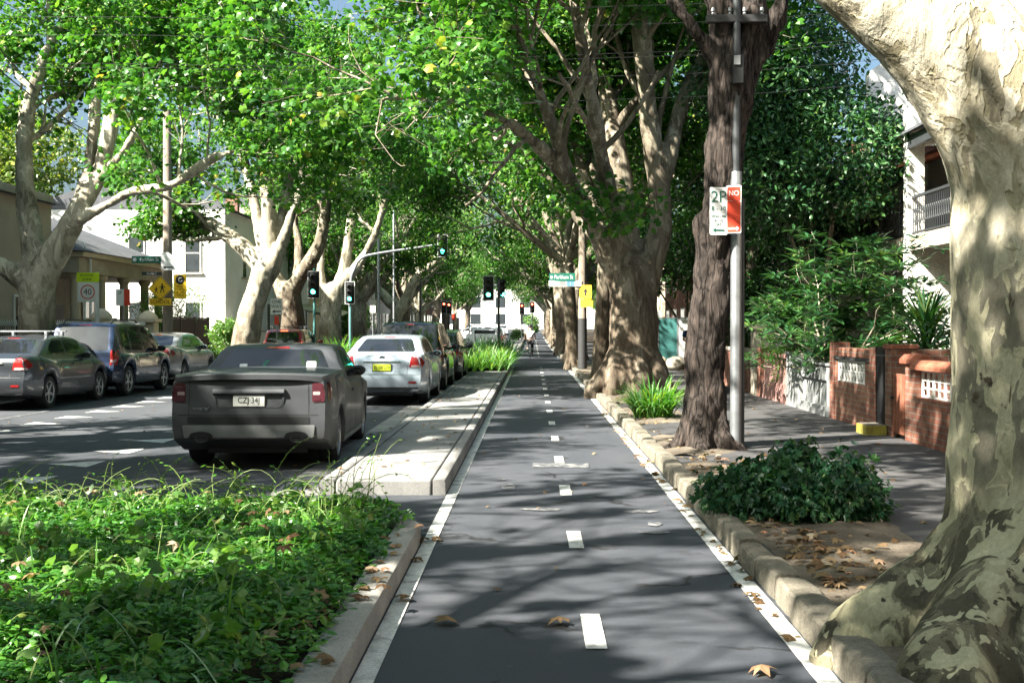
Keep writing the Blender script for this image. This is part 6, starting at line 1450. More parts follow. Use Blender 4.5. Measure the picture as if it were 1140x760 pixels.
boot_car('sedan', 'silver sedan with red tail lights and a yellow plate, parked ahead of the charcoal utility', -3.27, 25.2, p_silver, group=GP, plate=('BJ·08·LN', m_plate_y, m_sblack))
box_car('off_roader', 'black off-roader with roof rails, parked between the silver sedan and two small dark cars', -3.30, 31.0, p_black, L=4.65, H=1.76, group=GP)
box_car('hatchback', 'dark hatchback, first car past the black off-roader beside the median', -3.15, 36.6, p_dark, L=4.2, W=1.74, H=1.50, wb=2.55, wr=.31, group=GP, tall=False, rails=False)
box_car('hatchback', 'dark hatchback parked at the very end of the median beside the lily bed', -3.42, 41.6, p_black, L=4.2, W=1.74, H=1.52, wb=2.55, wr=.31, group=GP, tall=False, rails=False)
q = P(57, 455, 24.6).x - .955
boot_car('sedan', 'dark grey sedan with pale roof racks at the far kerb behind the dark blue off-roader', q, 23.5, p_grey, group=GK, racks=True, plate=('', m_plate_w, m_sblack), L=4.7)
q = P(146, 441, 29).x - .97
box_car('off_roader', 'dark blue off-roader with a covered spare wheel on its tail, at the far kerb', q, 28.1, p_blue, L=4.5, W=1.80, H=1.74, group=GK, spare=True, plate=('', m_plate_w, m_sblack), rails=True)
q = P(206, 428, 34.8).x - .95
boot_car('sedan', 'pale grey sedan at the far kerb ahead of the dark blue off-roader', q, 33.7, p_silver2, group=GK, L=4.7, plate=('', m_plate_w, m_sblack))
q = P(318, 380, 48.2)
box_car('hatchback', 'red hatchback with roof racks and its high brake light lit, beyond the charcoal utility', q.x, 47.5, p_red, L=4.2, W=1.76, H=1.53, wb=2.55, wr=.31, tall=False, rails=False, racks=True, brake=True)
for k, (x, y, pt, lab, yaw) in enumerate(((-4.6, 128, p_white, 'white hatchback far down the street, seen left of the tray truck', 1.0), (-7.8, 150, p_silver, 'silver hatchback far down the street between the signal poles', 0), (-4.4, 168, p_white, 'white hatchback furthest but one, near the red signals', 0), (-8.6, 96, p_grey, 'grey hatchback on the road past the mast arm signal', 0), (-5.0, 190, p_blue, 'blue hatchback furthest down the street', 0), (-3.2, 92, p_dark, 'dark hatchback parked past the tray truck', 0), (-3.2, 100, p_silver, 'silver hatchback parked second past the tray truck', 0))):
    box_car('hatchback', lab, x, y, pt, L=4.2, W=1.74, H=1.50, wb=2.55, wr=.31, group=GD, tall=False, rails=False, far=True, yaw=yaw)

# ---------------------------------------------------------- white tray truck
def tray_truck():
    q = P(538, 375, 68); r = thing('tray_truck', 'white flat tray truck with sloping rack frames, past the median signal post', 'truck', (q.x, 67, 0))
    mb = MB(); mb.box(-.95, .95, 0, 2.9, .86, .98); mb.build('tray_deck', m_swhite, r, bevel=.01); mb = MB(); mb.box(-.95, .95, -.03, -.003, .80, 1.30); mb.build('tailgate', m_swhite, r, bevel=.008); mb = MB(); [mb.box(x, x + .03, 0, 2.9, .983, 1.30) for x in (-.95, .92)]; mb.build('side_boards', m_swhite, r, bevel=.008)
    mb = MB()
    for x in (-.9, .9): mb.tube([(x, .2, 1.25), (x * .62, .5, 1.62)], .03, 6); mb.tube([(x, 1.2, 1.25), (x * .62, .5, 1.62)], .03, 6); mb.tube([(x, 2.8, 1.0), (x, 2.8, 1.95)], .035, 6)
    mb.tube([(-.56, .5, 1.62), (.56, .5, 1.62)], .03, 6); mb.tube([(-.9, 2.8, 1.95), (.9, 2.8, 1.95)], .035, 6); mb.build('rack_frame', m_steel, r)
    mb = MB(); mb.prism([(3.0, .35), (4.9, .35), (4.95, .9), (4.6, 1.0), (4.1, 1.62), (3.1, 1.65), (3.0, 1.5)], -.82, .82, Matrix(((0, 0, 1, 0), (1, 0, 0, 0), (0, 1, 0, 0), (0, 0, 0, 1)))); cb = mb.build('cab', p_white, r, smooth=30, bevel=.06)
    mb = MB(); mb.box(-.62, .62, 2.985, 2.997, 1.08, 1.5); mb.build('rear_window', m_glass, cb)
    mb = MB(); mb.box(-.5, .5, .1, 4.6, .42, .84); mb.build('chassis', m_black, r)
    for y in (.95, 4.2):
        for sd in (-1, 1):
            m = MB(); m.lathe([(.16, -.11), (.33, -.11), (.35, -.06), (.35, .06), (.33, .11), (.16, .11)], 20, Matrix.Rotation(PI / 2, 4, 'Y')); o = m.build('wheel', m_rubber, r); o.location = (sd * .76, y, .35); h = MB(); h.lathe([(.17, -.09), (.17, .09)], 16, Matrix.Rotation(PI / 2, 4, 'Y')); h.build('rim', m_alloy, o)
    for sd in (-1, 1): m = MB(); m.box(sd * .78 - .12, sd * .78 + .12, -.05, -.02, .66, .76); m.build('tail_light', m_tail, r)
tray_truck()
# ================================================================== SIGNALS, SIGNS, POLES, WIRES
def signal_head(parent, x, y, z, lit, s=1.0, back=True, name='signal_head', rz=0):
    """three lamps with hoods; z is the middle. lit 0 red 1 amber 2 green"""
    h = thing(name, None, None, (x, y, z), rz); h.parent = parent
    mb = MB(); mb.box(-.14 * s, .14 * s, -.08, .12, -.46 * s, .46 * s); mb.build('housing', m_black, h, bevel=.02)
    if back:
        b = MB(); b.box(-.235 * s, .235 * s, .02, .032, -.56 * s, .56 * s); b.build('backboard', m_black, h, bevel=.005)
        b = MB(); w_ = .235 * s; t = .562 * s
        for q in ((-w_ - .02, -w_, -t, t), (w_, w_ + .02, -t, t), (-w_ - .02, w_ + .02, t, t + .02), (-w_ - .02, w_ + .02, -t - .02, -t)): b.box(q[0], q[1], .014, .034, q[2], q[3])
        b.build('backboard_rim', m_swhite, h)
    for k in range(3):
        zz = (.30 - .30 * k) * s; m = MB(); disc(m, .10 * s, -.094, -.082, 0, zz); m.build('lamp', (m_red_on if k == 0 else m_green_on) if k == lit else m_lens_off, h)
        v = MB(); pts = []
        V = []; F = []
        for i in range(13):
            a = R(-20 + 220 * i / 12); V += [(.115 * s * math.cos(a), -.08, zz + .115 * s * math.sin(a)), (.115 * s * math.cos(a), -.24, zz + .115 * s * math.sin(a) - .02)]
        F = [(2 * i, 2 * i + 1, 2 * i + 3, 2 * i + 2) for i in range(12)]; v.add(V, F); o = v.build('hood', m_black, h, smooth=60); o.modifiers.new('s', 'SOLIDIFY').thickness = .006
    return h
def post(parent, h, r=.055, mat=m_teal, name='post', z0=-.1): mb = MB(); mb.lathe([(r * 1.7, z0), (r * 1.7, .06), (r, .10), (r, h), (r * .4, h + .05)], 16); return mb.build(name, mat, parent)
def two_faced(parent, w, h, x, y, z, mat, name='panel', t=.006, r=.02):
    mb = MB(); mb.prism([tuple(p) for p in rounded([(-w / 2, -h / 2), (w / 2, -h / 2), (w / 2, h / 2), (-w / 2, h / 2)], r, 4, 9)], -t / 2, t / 2, Matrix.Translation((x, y, z)) @ Matrix.Rotation(PI / 2, 4, 'X')); return mb.build(name, mat, parent, smooth=0)

q = P(350, 378, 50); t = thing('traffic_signal', 'kerbside traffic signal showing green, left one of the two past the grey utility', 'traffic light', (q.x, 50, .12)); zt = P(350, 317, 50).z - .12; post(t, zt + .65); signal_head(t, 0, -.16, zt, 2)
q = P(390, 378, 60); t = thing('traffic_signal', 'kerbside traffic signal showing green with a mast arm rising from it', 'traffic light', (q.x, 60, .12)); zt = P(390, 326, 60).z - .12; post(t, zt + .5); signal_head(t, 0, -.16, zt, 2)
e = P(491, 272, 59.0) - t.location; p0 = Vector((0, .12, 0)); a = [p0, Vector((0, .12, zt + .3))] + [P(x, y, 60) - t.location for x, y in ((394, 300), (402, 287), (423, 281.5), (464, 275.5))] + [Vector((e.x - .1, .12, e.z + .1))]
for v in a: v.y = .12
pts, rad = smooth_path(a, [.10, .09, .075, .07, .06, .05, .045], .25); mb = MB(); mb.tube(pts, rad, 10); mb.build('mast_arm', m_steel, t); signal_head(t, e.x, -.05, e.z, 2)
q = P(555, 383, 47.5); t = thing('traffic_signal', 'dark median signal post with two heads above the lily bed', 'traffic light', (q.x, 47.5, .12)); zt = P(555, 321, 47.5).z - .12; post(t, zt + .42, .05, m_dsteel)
signal_head(t, P(544, 321, 47.5).x - q.x, -.12, zt, 2, .86); signal_head(t, P(558.5, 321, 47.5).x - q.x, -.10, zt, 2, .80, back=False, rz=.5)
for k, (px, py, d, lab) in enumerate(((581, 343.5, 118, 'far red traffic signal left of the far red one beside the trunks'), (592.5, 342, 118, 'far red traffic signal nearest the row of trunks, above the cyclist'), (494.5, 342, 105, 'far red traffic signal left one over the white hatchback'), (500, 343, 105, 'far red traffic signal right one over the white hatchback'))):
    q = P(px, 370, d); z = gz(d); t = thing('traffic_signal', lab, 'traffic light', (q.x, d, z + .1), group='far red traffic signals'); zt = P(px, py, d).z - z - .1; post(t, zt + .6, .06, m_dsteel); signal_head(t, 0, -.14, zt, 0)
def pole(label, px, d, top, r0, r1, mat, name='street_pole', cat='pole', z=.13):
    q = P(px, 380, d); t = thing(name, label, cat, (q.x, d, z)); mb = MB(); mb.lathe([(r0 * 1.02, -.2), (r0, .3), (r1, top), (r1 * .9, top + .02)], 16); mb.build('shaft', mat, t); return t
tp = pole('tall weathered timber pole carrying the school sign on the far footpath', 187, 40, 9.0, .175, .13, m_wood, 'timber_pole')
tp2 = pole('weathered timber pole with street name signs beside the bike lane', 648.5, 43.8, 9.5, .165, .12, m_wood, 'timber_pole'); mb = MB(); mb.lathe([(.172, 0), (.17, 1.9)], 16); mb.build('dark_base', m_darkint, tp2)  # darker band around the foot of the pole
tp3 = pole('slim grey steel lamp pole right of the mast arm signal', 421.5, 64, 6.4, .09, .07, m_steel, 'lamp_pole'); 
pole('slim dark pole among the far shops left of the white hatchback', 468, 100, 6, .09, .07, m_dsteel, 'lamp_pole'); pole('pale pole before the open forked tree', 438.5, 70, 8.5, .07, .06, m_steel, 'lamp_pole')
lp = pole('thin white lamp pole left of the speed sign', 101, 42, 4.0, .05, .045, m_swhite, 'lamp_pole'); mb = MB(); mb.tube([(0, 0, 3.95), (-.2, -.1, 4.6), (-.9, -.3, 5.0)], [.045, .04, .035], 8); mb.build('arm', m_swhite, lp); mb = MB(); mb.sphere((-1.1, -.35, 5.0), .22, 8, (1.5, .8, .45)); mb.build('lamp_head', m_sgrey, lp)

# ---- the near steel pole with its crossarm
B = P(819, 498, 15.45); B.z = .12; sp_ = thing('sign_pole', 'tall galvanised pole with a dark crossarm, beside the fissured tree on the verge', 'pole', B)
mb = MB(); mb.lathe([(.075, -.1), (.075, 3.62), (.070, 3.65)], 18); mb.build('lower_tube', m_steel, sp_); mb = MB(); mb.lathe([(.055, 3.65), (.052, 5.9), (.03, 5.92)], 16); mb.build('upper_tube', m_dsteel, sp_)
mb = MB(); mb.box(-.40, .40, -.05, .05, 5.60, 5.70); mb.build('crossarm', m_darkint, sp_, bevel=.01)
for x in (-.31, -.09, .10, .33): mb = MB(); mb.lathe([(.016, 5.70), (.026, 5.72), (.016, 5.74), (.030, 5.755), (.02, 5.80), (.004, 5.81)], 10, Matrix.Translation((x, 0, 0))); mb.build('insulator', m_sgrey, sp_)
mb = MB(); mb.box(-.07, .07, -.15, -.058, 4.78, 5.16); mb.build('junction_box', m_black, sp_, bevel=.01); mb = MB(); mb.box(-.06, .02, -.17, -.152, 5.02, 5.14); mb.build('number_tag', m_sgrey, sp_)
mb = MB(); mb.cyl((.09, .02, -.05), (.085, .02, 3.3), .028); mb.build('conduit', m_dsteel, sp_)
# parking signs
def sign(label, px, py, d, w, h, mat, name='street_sign', cat='sign', rz=0, group=None, r=.02):
    q = P(px, py, d); t = thing(name, label, cat, q, rz, group); mb = MB(); two_faced(t, w, h, 0, 0, 0, mat, r=r); bk = MB(); bk.box(-.03, .03, .003, .035, -h * .3, h * .3); bk.build('bracket', m_sgrey, t); return t
S = 15.3 / 1300
t = sign('white 2P parking sign with green figures on the galvanised pole', 800, 235, 15.28, .235, .62, m_swhite, 'parking_sign', rz=R(8)); f = -.006
text(t, '2P', .21, (-.0, f, .18), m_sgreen); text(t, '8 - 10', .085, (0, f, .03), m_sgreen); text(t, 'MON - FRI', .042, (0, f, -.07), m_sgreen); text(t, '8 - 12', .045, (0, f, -.125), m_sgreen); text(t, 'SAT', .042, (0, f, -.175), m_sgreen); mb = MB(); mb.prism([(-.08, 0), (-.04, .03), (-.04, .011), (.08, .011), (.08, -.011), (-.04, -.011), (-.04, -.03)], 0, .002, Matrix.Translation((0, -.004, -.25)) @ Matrix.Rotation(PI / 2, 4, 'X')); mb.build('arrow', m_sgreen, t, smooth=0)
t = sign('red NO STOPPING sign beside the white 2P sign', 817, 233, 15.26, .19, .62, m_swhite, 'parking_sign', rz=R(-14)); two_faced(t, .17, .175, 0, -.005, .20, m_sred, 'red_panel', .004); two_faced(t, .17, .40, 0, -.005, -.095, m_sred, 'red_panel', .004); text(t, 'NO', .095, (0, -.009, .205), m_swhite, sx=.9); text(t, 'STOPPING', .030, (0, f, .108), m_sred); mb = MB(); mb.prism([(.07, 0), (.035, .03), (.035, .012), (-.07, .012), (-.07, -.012), (.035, -.012), (.035, -.03)], 0, .002, Matrix.Translation((0, -.008, -.25)) @ Matrix.Rotation(PI / 2, 4, 'X')); mb.build('arrow', m_swhite, t, smooth=0)
# street names on the right timber pole
d = 43.5; k = d / 1300
t = sign('green Parkham St name sign on the timber pole by the bike lane', 626, 308.5, d, 29 * k, 9 * k, m_sgreen, 'street_name_sign', rz=R(-4)); text(t, 'Parkham St', 6.2 * k, (1.5 * k, f, .0), m_swhite, sx=.74); mb = MB(); disc(mb, 1.6 * k, -.008, -.004, -12 * k, 0); mb.build('emblem', m_swhite, t)
t = sign('white and blue sign under the green street name by the bike lane', 629, 315.5, d, 36 * k, 6.6 * k, m_swhite, 'street_name_sign', rz=R(-3)); two_faced(t, 8 * k, 6 * k, 6 * k, -.005, 0, m_sblue, 'blue_panel', .004, .01); two_faced(t, 7 * k, 5 * k, -3 * k, -.005, 0, m_sgrey, 'grey_panel', .004, .01); text(t, 'i', 4.5 * k, (6 * k, -.009, 0), m_swhite)
t = sign('yellow arrow warning sign on the timber pole by the bike lane', 652, 325, d - .1, 15 * k, 15 * k, m_yel, 'warning_sign', rz=R(-32)); mb = MB(); mb.prism([(-1.4 * k, -4 * k), (1.4 * k, -4 * k), (1.4 * k, 0), (3.6 * k, 0), (0, 4.4 * k), (-3.6 * k, 0), (-1.4 * k, 0)], 0, .003, Matrix.Translation((0, -.004, 0)) @ Matrix.Rotation(PI / 2, 4, 'X')); mb.build('symbol', m_sblack, t, smooth=0)
t = sign('yellow supplementary plate under the arrow warning sign', 653, 337.5, d - .1, 14.5 * k, 8.6 * k, m_yel, 'warning_sign', rz=R(-20)); text(t, '20', 5 * k, (0, f, 0), m_sblack)
# on the left timber pole (d 39.7)
d = 39.6; k = d / 1300 * 1.08
q = P(178.5, 321, d); t = thing('school_sign', 'yellow diamond school children sign on the tall timber pole', 'sign', q); M45 = Matrix.Rotation(PI / 2, 4, 'X') @ Matrix.Rotation(PI / 4, 4, 'Z')
w_ = 8.9 * k; mb = MB(); mb.prism([tuple(p) for p in rounded([(-w_, -w_), (w_, -w_), (w_, w_), (-w_, w_)], .04, 4, 9)], -.003, .003, M45); mb.build('panel', m_yel, t, smooth=0)
mb = MB(); q2 = w_ * .93; q3 = w_ * .89; O = [(-q2, -q2), (q2, -q2), (q2, q2), (-q2, q2)]; I = [(-q3, -q3), (q3, -q3), (q3, q3), (-q3, q3)]; V = [(x, y, .0045) for x, y in O + I]; mb.add(V, [(i, (i + 1) % 4, 4 + (i + 1) % 4, 4 + i) for i in range(4)], M45); mb.build('border', m_sblack, t, smooth=0)
def walker(mb, x, z, s):                      # a walking figure for the sign: head, body, arms and striding legs
    disc(mb, .075 * s, -.008, -.004, x, z + .30 * s, 14)
    for poly in ([(-.07, .20), (.07, .20), (.10, -.08), (-.10, -.08)], [(-.10, -.07), (-.02, -.07), (-.12, -.36), (-.19, -.36)], [(.02, -.07), (.10, -.07), (.18, -.36), (.11, -.36)], [(.06, .20), (.07, .13), (.24, .06), (.25, .12)], [(-.06, .20), (-.07, .13), (-.22, .02), (-.25, .07)]):
        mb.prism([(x + a * s, z + b * s) for a, b in poly], .004, .0075, Matrix.Rotation(PI / 2, 4, 'X'))
mb = MB(); walker(mb, 2.0 * k, .3 * k, 13 * k); walker(mb, -4.2 * k, -1.6 * k, 8.5 * k); mb.build('walking_figures', m_sblack, t, smooth=0)
t = sign('yellow SCHOOL plate under the diamond sign', 178.5, 336, d, 23 * k, 7.2 * k, m_yel, 'school_sign'); text(t, 'SCHOOL', 5.6 * k, (0, f, 0), m_sblack, sx=.92)
t = sign('yellow notice sign with a black roundel right of the timber pole', 200.5, 319, d, 13 * k, 25 * k, m_yel, 'notice_sign'); mb = MB(); disc(mb, 4.6 * k, -.008, -.004, 0, 7 * k); mb.build('roundel', m_sblack, t); text(t, 'C', 6.5 * k, (0, -.0095, 7 * k), m_swhite)
for j, s_ in enumerate(('BUSES', 'EXCEPTED', '8 - 9.30', '2.30 - 4')): text(t, s_, 2.2 * k, (0, f, (.2 - 3.0 * j) * k), m_sblack)
t = sign('green Parkham St name sign left of the tall timber pole', 163, 289, d, 30 * k, 7.4 * k, m_sgreen, 'street_name_sign', rz=R(3)); text(t, 'Parkham St', 5.2 * k, (3 * k, f, 0), m_swhite, sx=.82); mb = MB(); disc(mb, 2 * k, -.008, -.004, -12 * k, 0); mb.build('emblem', m_swhite, t)
t = sign('dark slim name plate above the school diamond', 169, 304.5, d, 21 * k, 3.4 * k, m_dsteel, 'street_name_sign')
text(t, 'Bourke St', 2.6 * k, (0, f, 0), m_swhite)
q = P(187, 291, d - .1); t = thing('arrow_sign', 'white peaked sign with a black left arrow on the tall timber pole', 'sign', q); mb = MB(); mb.prism([(-7.2 * k, -9 * k), (7.2 * k, -9 * k), (7.4 * k, 4 * k), (0, 9.5 * k), (-7.2 * k, 9 * k)], -.003, .003, Matrix.Rotation(PI / 2, 4, 'X')); mb.build('panel', m_swhite, t, smooth=0); mb = MB(); mb.prism([(-5.4 * k, -6 * k), (-2.4 * k, -4.2 * k), (-2.4 * k, -5.4 * k), (5 * k, -5.4 * k), (5 * k, -6.6 * k), (-2.4 * k, -6.6 * k), (-2.4 * k, -7.8 * k)], .003, .006, Matrix.Rotation(PI / 2, 4, 'X')); mb.build('arrow', m_sblack, t, smooth=0)
# speed sign on its two posts
d = 37.0; k = d / 1300 * 1.12; q = P(97, 380, d); t = thing('speed_sign', 'school zone 40 sign with a lime header on two pale posts', 'sign', (q.x, d, .13)); zc = P(97, 325, d).z - .13
two_faced(t, 18 * k, 20 * k, -.4 * k, 0, zc, m_swhite); two_faced(t, 23 * k, 9.6 * k, 1.2 * k, -.002, zc + 14.6 * k, m_fluo, 'lime_header'); text(t, 'SCHOOL', 3.4 * k, (0, -.008, zc + 16.6 * k), m_sblack); text(t, 'ZONE', 3.4 * k, (0, -.008, zc + 12.6 * k), m_sblack)
V = []; F = []; n = 28; r0, r1 = 7.2 * k, 6.2 * k
for i in range(n): a = 2 * PI * i / n; V += [(r0 * math.cos(a) + .8 * k, -.0065, zc + r0 * math.sin(a)), (r1 * math.cos(a) + .8 * k, -.0065, zc + r1 * math.sin(a))]
F = [(2 * i, 2 * ((i + 1) % n), 2 * ((i + 1) % n) + 1, 2 * i + 1) for i in range(n)]; mb = MB(); mb.add(V, F); mb.build('red_ring', m_sred, t, smooth=0); text(t, '40', 8.4 * k, (.8 * k, -.008, zc), m_sblack)
for x, r_, h in ((-3.0, .035, 0), (9.6, .065, 10)): mb = MB(); mb.cyl((x * k, .06, -.1), (x * k, .06, zc + (10 + h) * k), r_); mb.build('post', m_swhite, t)
# small parking sign by the portico, one-way sign, far ones
d = 39; k = d / 1300 * 1.12; q = P(137, 380, d); t = thing('parking_sign', 'small white and maroon parking sign on a grey post before the portico', 'sign', (q.x, d, .13)); zc = P(137, 331, d).z - .13; two_faced(t, 8 * k, 16.5 * k, -3 * k, 0, zc, m_swhite); two_faced(t, 6 * k, 16.5 * k, 4.2 * k, 0, zc, m_sred, 'red_panel'); text(t, '2P', 4.5 * k, (-3 * k, -.006, zc + 4.5 * k), m_sgreen); mb = MB(); mb.cyl((0, .05, -.1), (0, .05, zc + 9 * k), .03); mb.build('post', m_steel, t)
d = 47; k = d / 1300 * 1.1; q = P(308, 380, d); t = thing('one_way_sign', 'white ONE WAY sign with a left arrow by the dark trunk', 'sign', (q.x, d, .13)); zc = P(308, 341, d).z - .13; two_faced(t, 12 * k, 16 * k, 0, 0, zc, m_swhite); text(t, 'ONE', 4.6 * k, (0, -.006, zc + 4.6 * k), m_sblack); text(t, 'WAY', 4.6 * k, (0, -.006, zc - .2 * k), m_sblack); mb = MB(); mb.prism([(-4.6 * k, 0), (-2 * k, 1.8 * k), (-2 * k, .6 * k), (4.6 * k, .6 * k), (4.6 * k, -.6 * k), (-2 * k, -.6 * k), (-2 * k, -1.8 * k)], 0, .003, Matrix.Translation((0, -.004, zc - 5.2 * k)) @ Matrix.Rotation(PI / 2, 4, 'X')); mb.build('arrow', m_sblack, t, smooth=0); two_faced(t, 4.6 * k, 9 * k, 0, 0, zc - 14 * k, m_sred, 'red_plate'); mb = MB(); mb.cyl((0, .05, -.1), (0, .05, zc + 8 * k), .03); mb.build('post', m_steel, t)
d = 62; k = d / 1300; q = P(415, 380, d); t = thing('notice_sign', 'small white notice sign beneath the mast arm', 'sign', (q.x, d, .13)); zc = P(415, 344, d).z - .13; two_faced(t, 6 * k, 8 * k, 0, 0, zc, m_swhite); mb = MB(); mb.cyl((0, .05, -.1), (0, .05, zc + 4 * k), .03); mb.build('post', m_steel, t)
for kk, (px, py, d, w_, h, mt, lab) in enumerate(((511, 349, 112, 5, 9, m_swhite, 'tall white shop sign far down on the left'), (505, 353, 104, 4, 7, m_sred, 'red shop sign far down beside the signals'), (487, 357, 96, 4, 8, m_cream, 'cream sandwich board sign far down on the left'))):
    k = d / 1300; q = P(px, 370, d); z0 = gz(d) + .1; t = thing('shop_sign', lab, 'sign', (q.x, d, z0)); zc = P(px, py, d).z - z0; two_faced(t, w_ * k, h * k, 0, 0, zc, mt); mb = MB(); mb.cyl((0, .05, -.1), (0, .05, zc), .05); mb.build('post', m_dsteel, t)
# ---- wires over the street
GW = 'cables strung across the street'
for k, (py, y, lab) in enumerate(((28, 22, 'uppermost cable crossing before the fanning limbs'), (48, 22.5, 'second cable crossing before the fanning limbs'), (80, 22, 'third cable crossing before the fanning limbs'), (84, 23, 'fourth cable, close under the third, before the fanning limbs'), (105, 22, 'fifth cable crossing before the fanning limbs'), (131, 22, 'lowest cable crossing before the fanning limbs'))):
    z = P(640, py, y).z; pts = [(-14 + 21 * i / 16, y + .15 * math.sin(i), z + .35 * ((i - 8) / 8) ** 2 + .02 * i) for i in range(17)]; mb = MB(); mb.tube(pts, .0045, 5); tag(mb.build('overhead_cable', m_black), lab, 'cable', GW)
for k, (a, b, lab) in enumerate((((-8, 36), (70, 118), 'upper slanting cable at the top left corner'), ((-8, 62), (68, 118), 'lower slanting cable at the top left corner'))):
    mb = MB(); p0, p1 = P(*a, 20), P(*b, 27); p0 = p0 + (p0 - p1) * .6; p1 = p1 + (p1 - P(*a, 20)) * 1.2; mb.tube([p0.lerp(p1, i / 10) + Vector((0, 0, -.25 * math.sin(PI * i / 10))) for i in range(11)], .013, 5); tag(mb.build('overhead_cable', m_black), lab, 'cable', GW)

# ================================================================== PEOPLE, BICYCLE
def skin_body(name, joints, bones, mat, parent, sub=2, root=0):
    me = bpy.data.meshes.new(name); me.from_pydata([j[0] for j in joints], bones, []); o = place_mesh(name, me, mat, parent)
    o.modifiers.new('skin', 'SKIN'); me.skin_vertices.new() if not me.skin_vertices else None
    for i, j in enumerate(joints): r = j[1]; me.skin_vertices[0].data[i].radius = (r, r) if not hasattr(r, '__len__') else r; me.skin_vertices[0].data[i].use_root = (i == root)
    s = o.modifiers.new('sub', 'SUBSURF'); s.levels = sub; s.render_levels = sub
    dg = bpy.context.evaluated_depsgraph_get(); m2 = bpy.data.meshes.new_from_object(o.evaluated_get(dg)); o.modifiers.clear(); o.data = m2
    m2.polygons.foreach_set('use_smooth', [True] * len(m2.polygons)); return o
def head_parts(root, c, hair=m_hair, helmet=None, face=1):
    """ears, nose and hair for a head at c facing along face*y"""
    mb = MB(); [mb.sphere((c[0] + s * .078, c[1], c[2] - .01), .026, 6, (.5, 1, 1.3)) for s in (-1, 1)]; mb.sphere((c[0], c[1] + face * .10, c[2] - .015), .02, 6, (.8, 1, 1.4)); mb.build('ears_and_nose', m_skin, root, smooth=180)
    mb = MB(); [mb.sphere((c[0] + s * .033, c[1] + face * .088, c[2] + .018), .012, 6) for s in (-1, 1)]; mb.build('eyes', m_sblack, root, smooth=180)
    if helmet: mb = MB(); mb.sphere((c[0], c[1], c[2] + .05), .125, 10, (.95, 1.2, .78)); mb.build('helmet', helmet, root, smooth=180)
    else: mb = MB(); mb.sphere((c[0], c[1] - face * .02, c[2] + .035), .103, 10, (.92, 1.05, .98)); mb.build('hair', hair, root, smooth=180)
def hand(root, c, d, name='hand'):
    """palm, four fingers and a thumb, slightly curled, pointing along d"""
    d = Vector(d).normalized(); s = d.orthogonal().normalized(); u = d.cross(s); mb = MB(); c = Vector(c)
    mb.tube([c, c + d * .05, c + d * .09], [.028, .036, .034], 8)
    for i in range(4): b = c + d * .085 + s * (-.027 + .018 * i); L = (.055, .068, .072, .06)[i]; mb.tube([b, b + d * L * .6, b + d * L * .9 + u * L * .5], [.009, .008, .006], 6)
    b = c + d * .03 + s * .03; mb.tube([b, b + s * .025 + d * .03, b + s * .03 + d * .06 + u * .015], [.012, .010, .007], 6); return mb.build(name, m_skin, root, smooth=60)
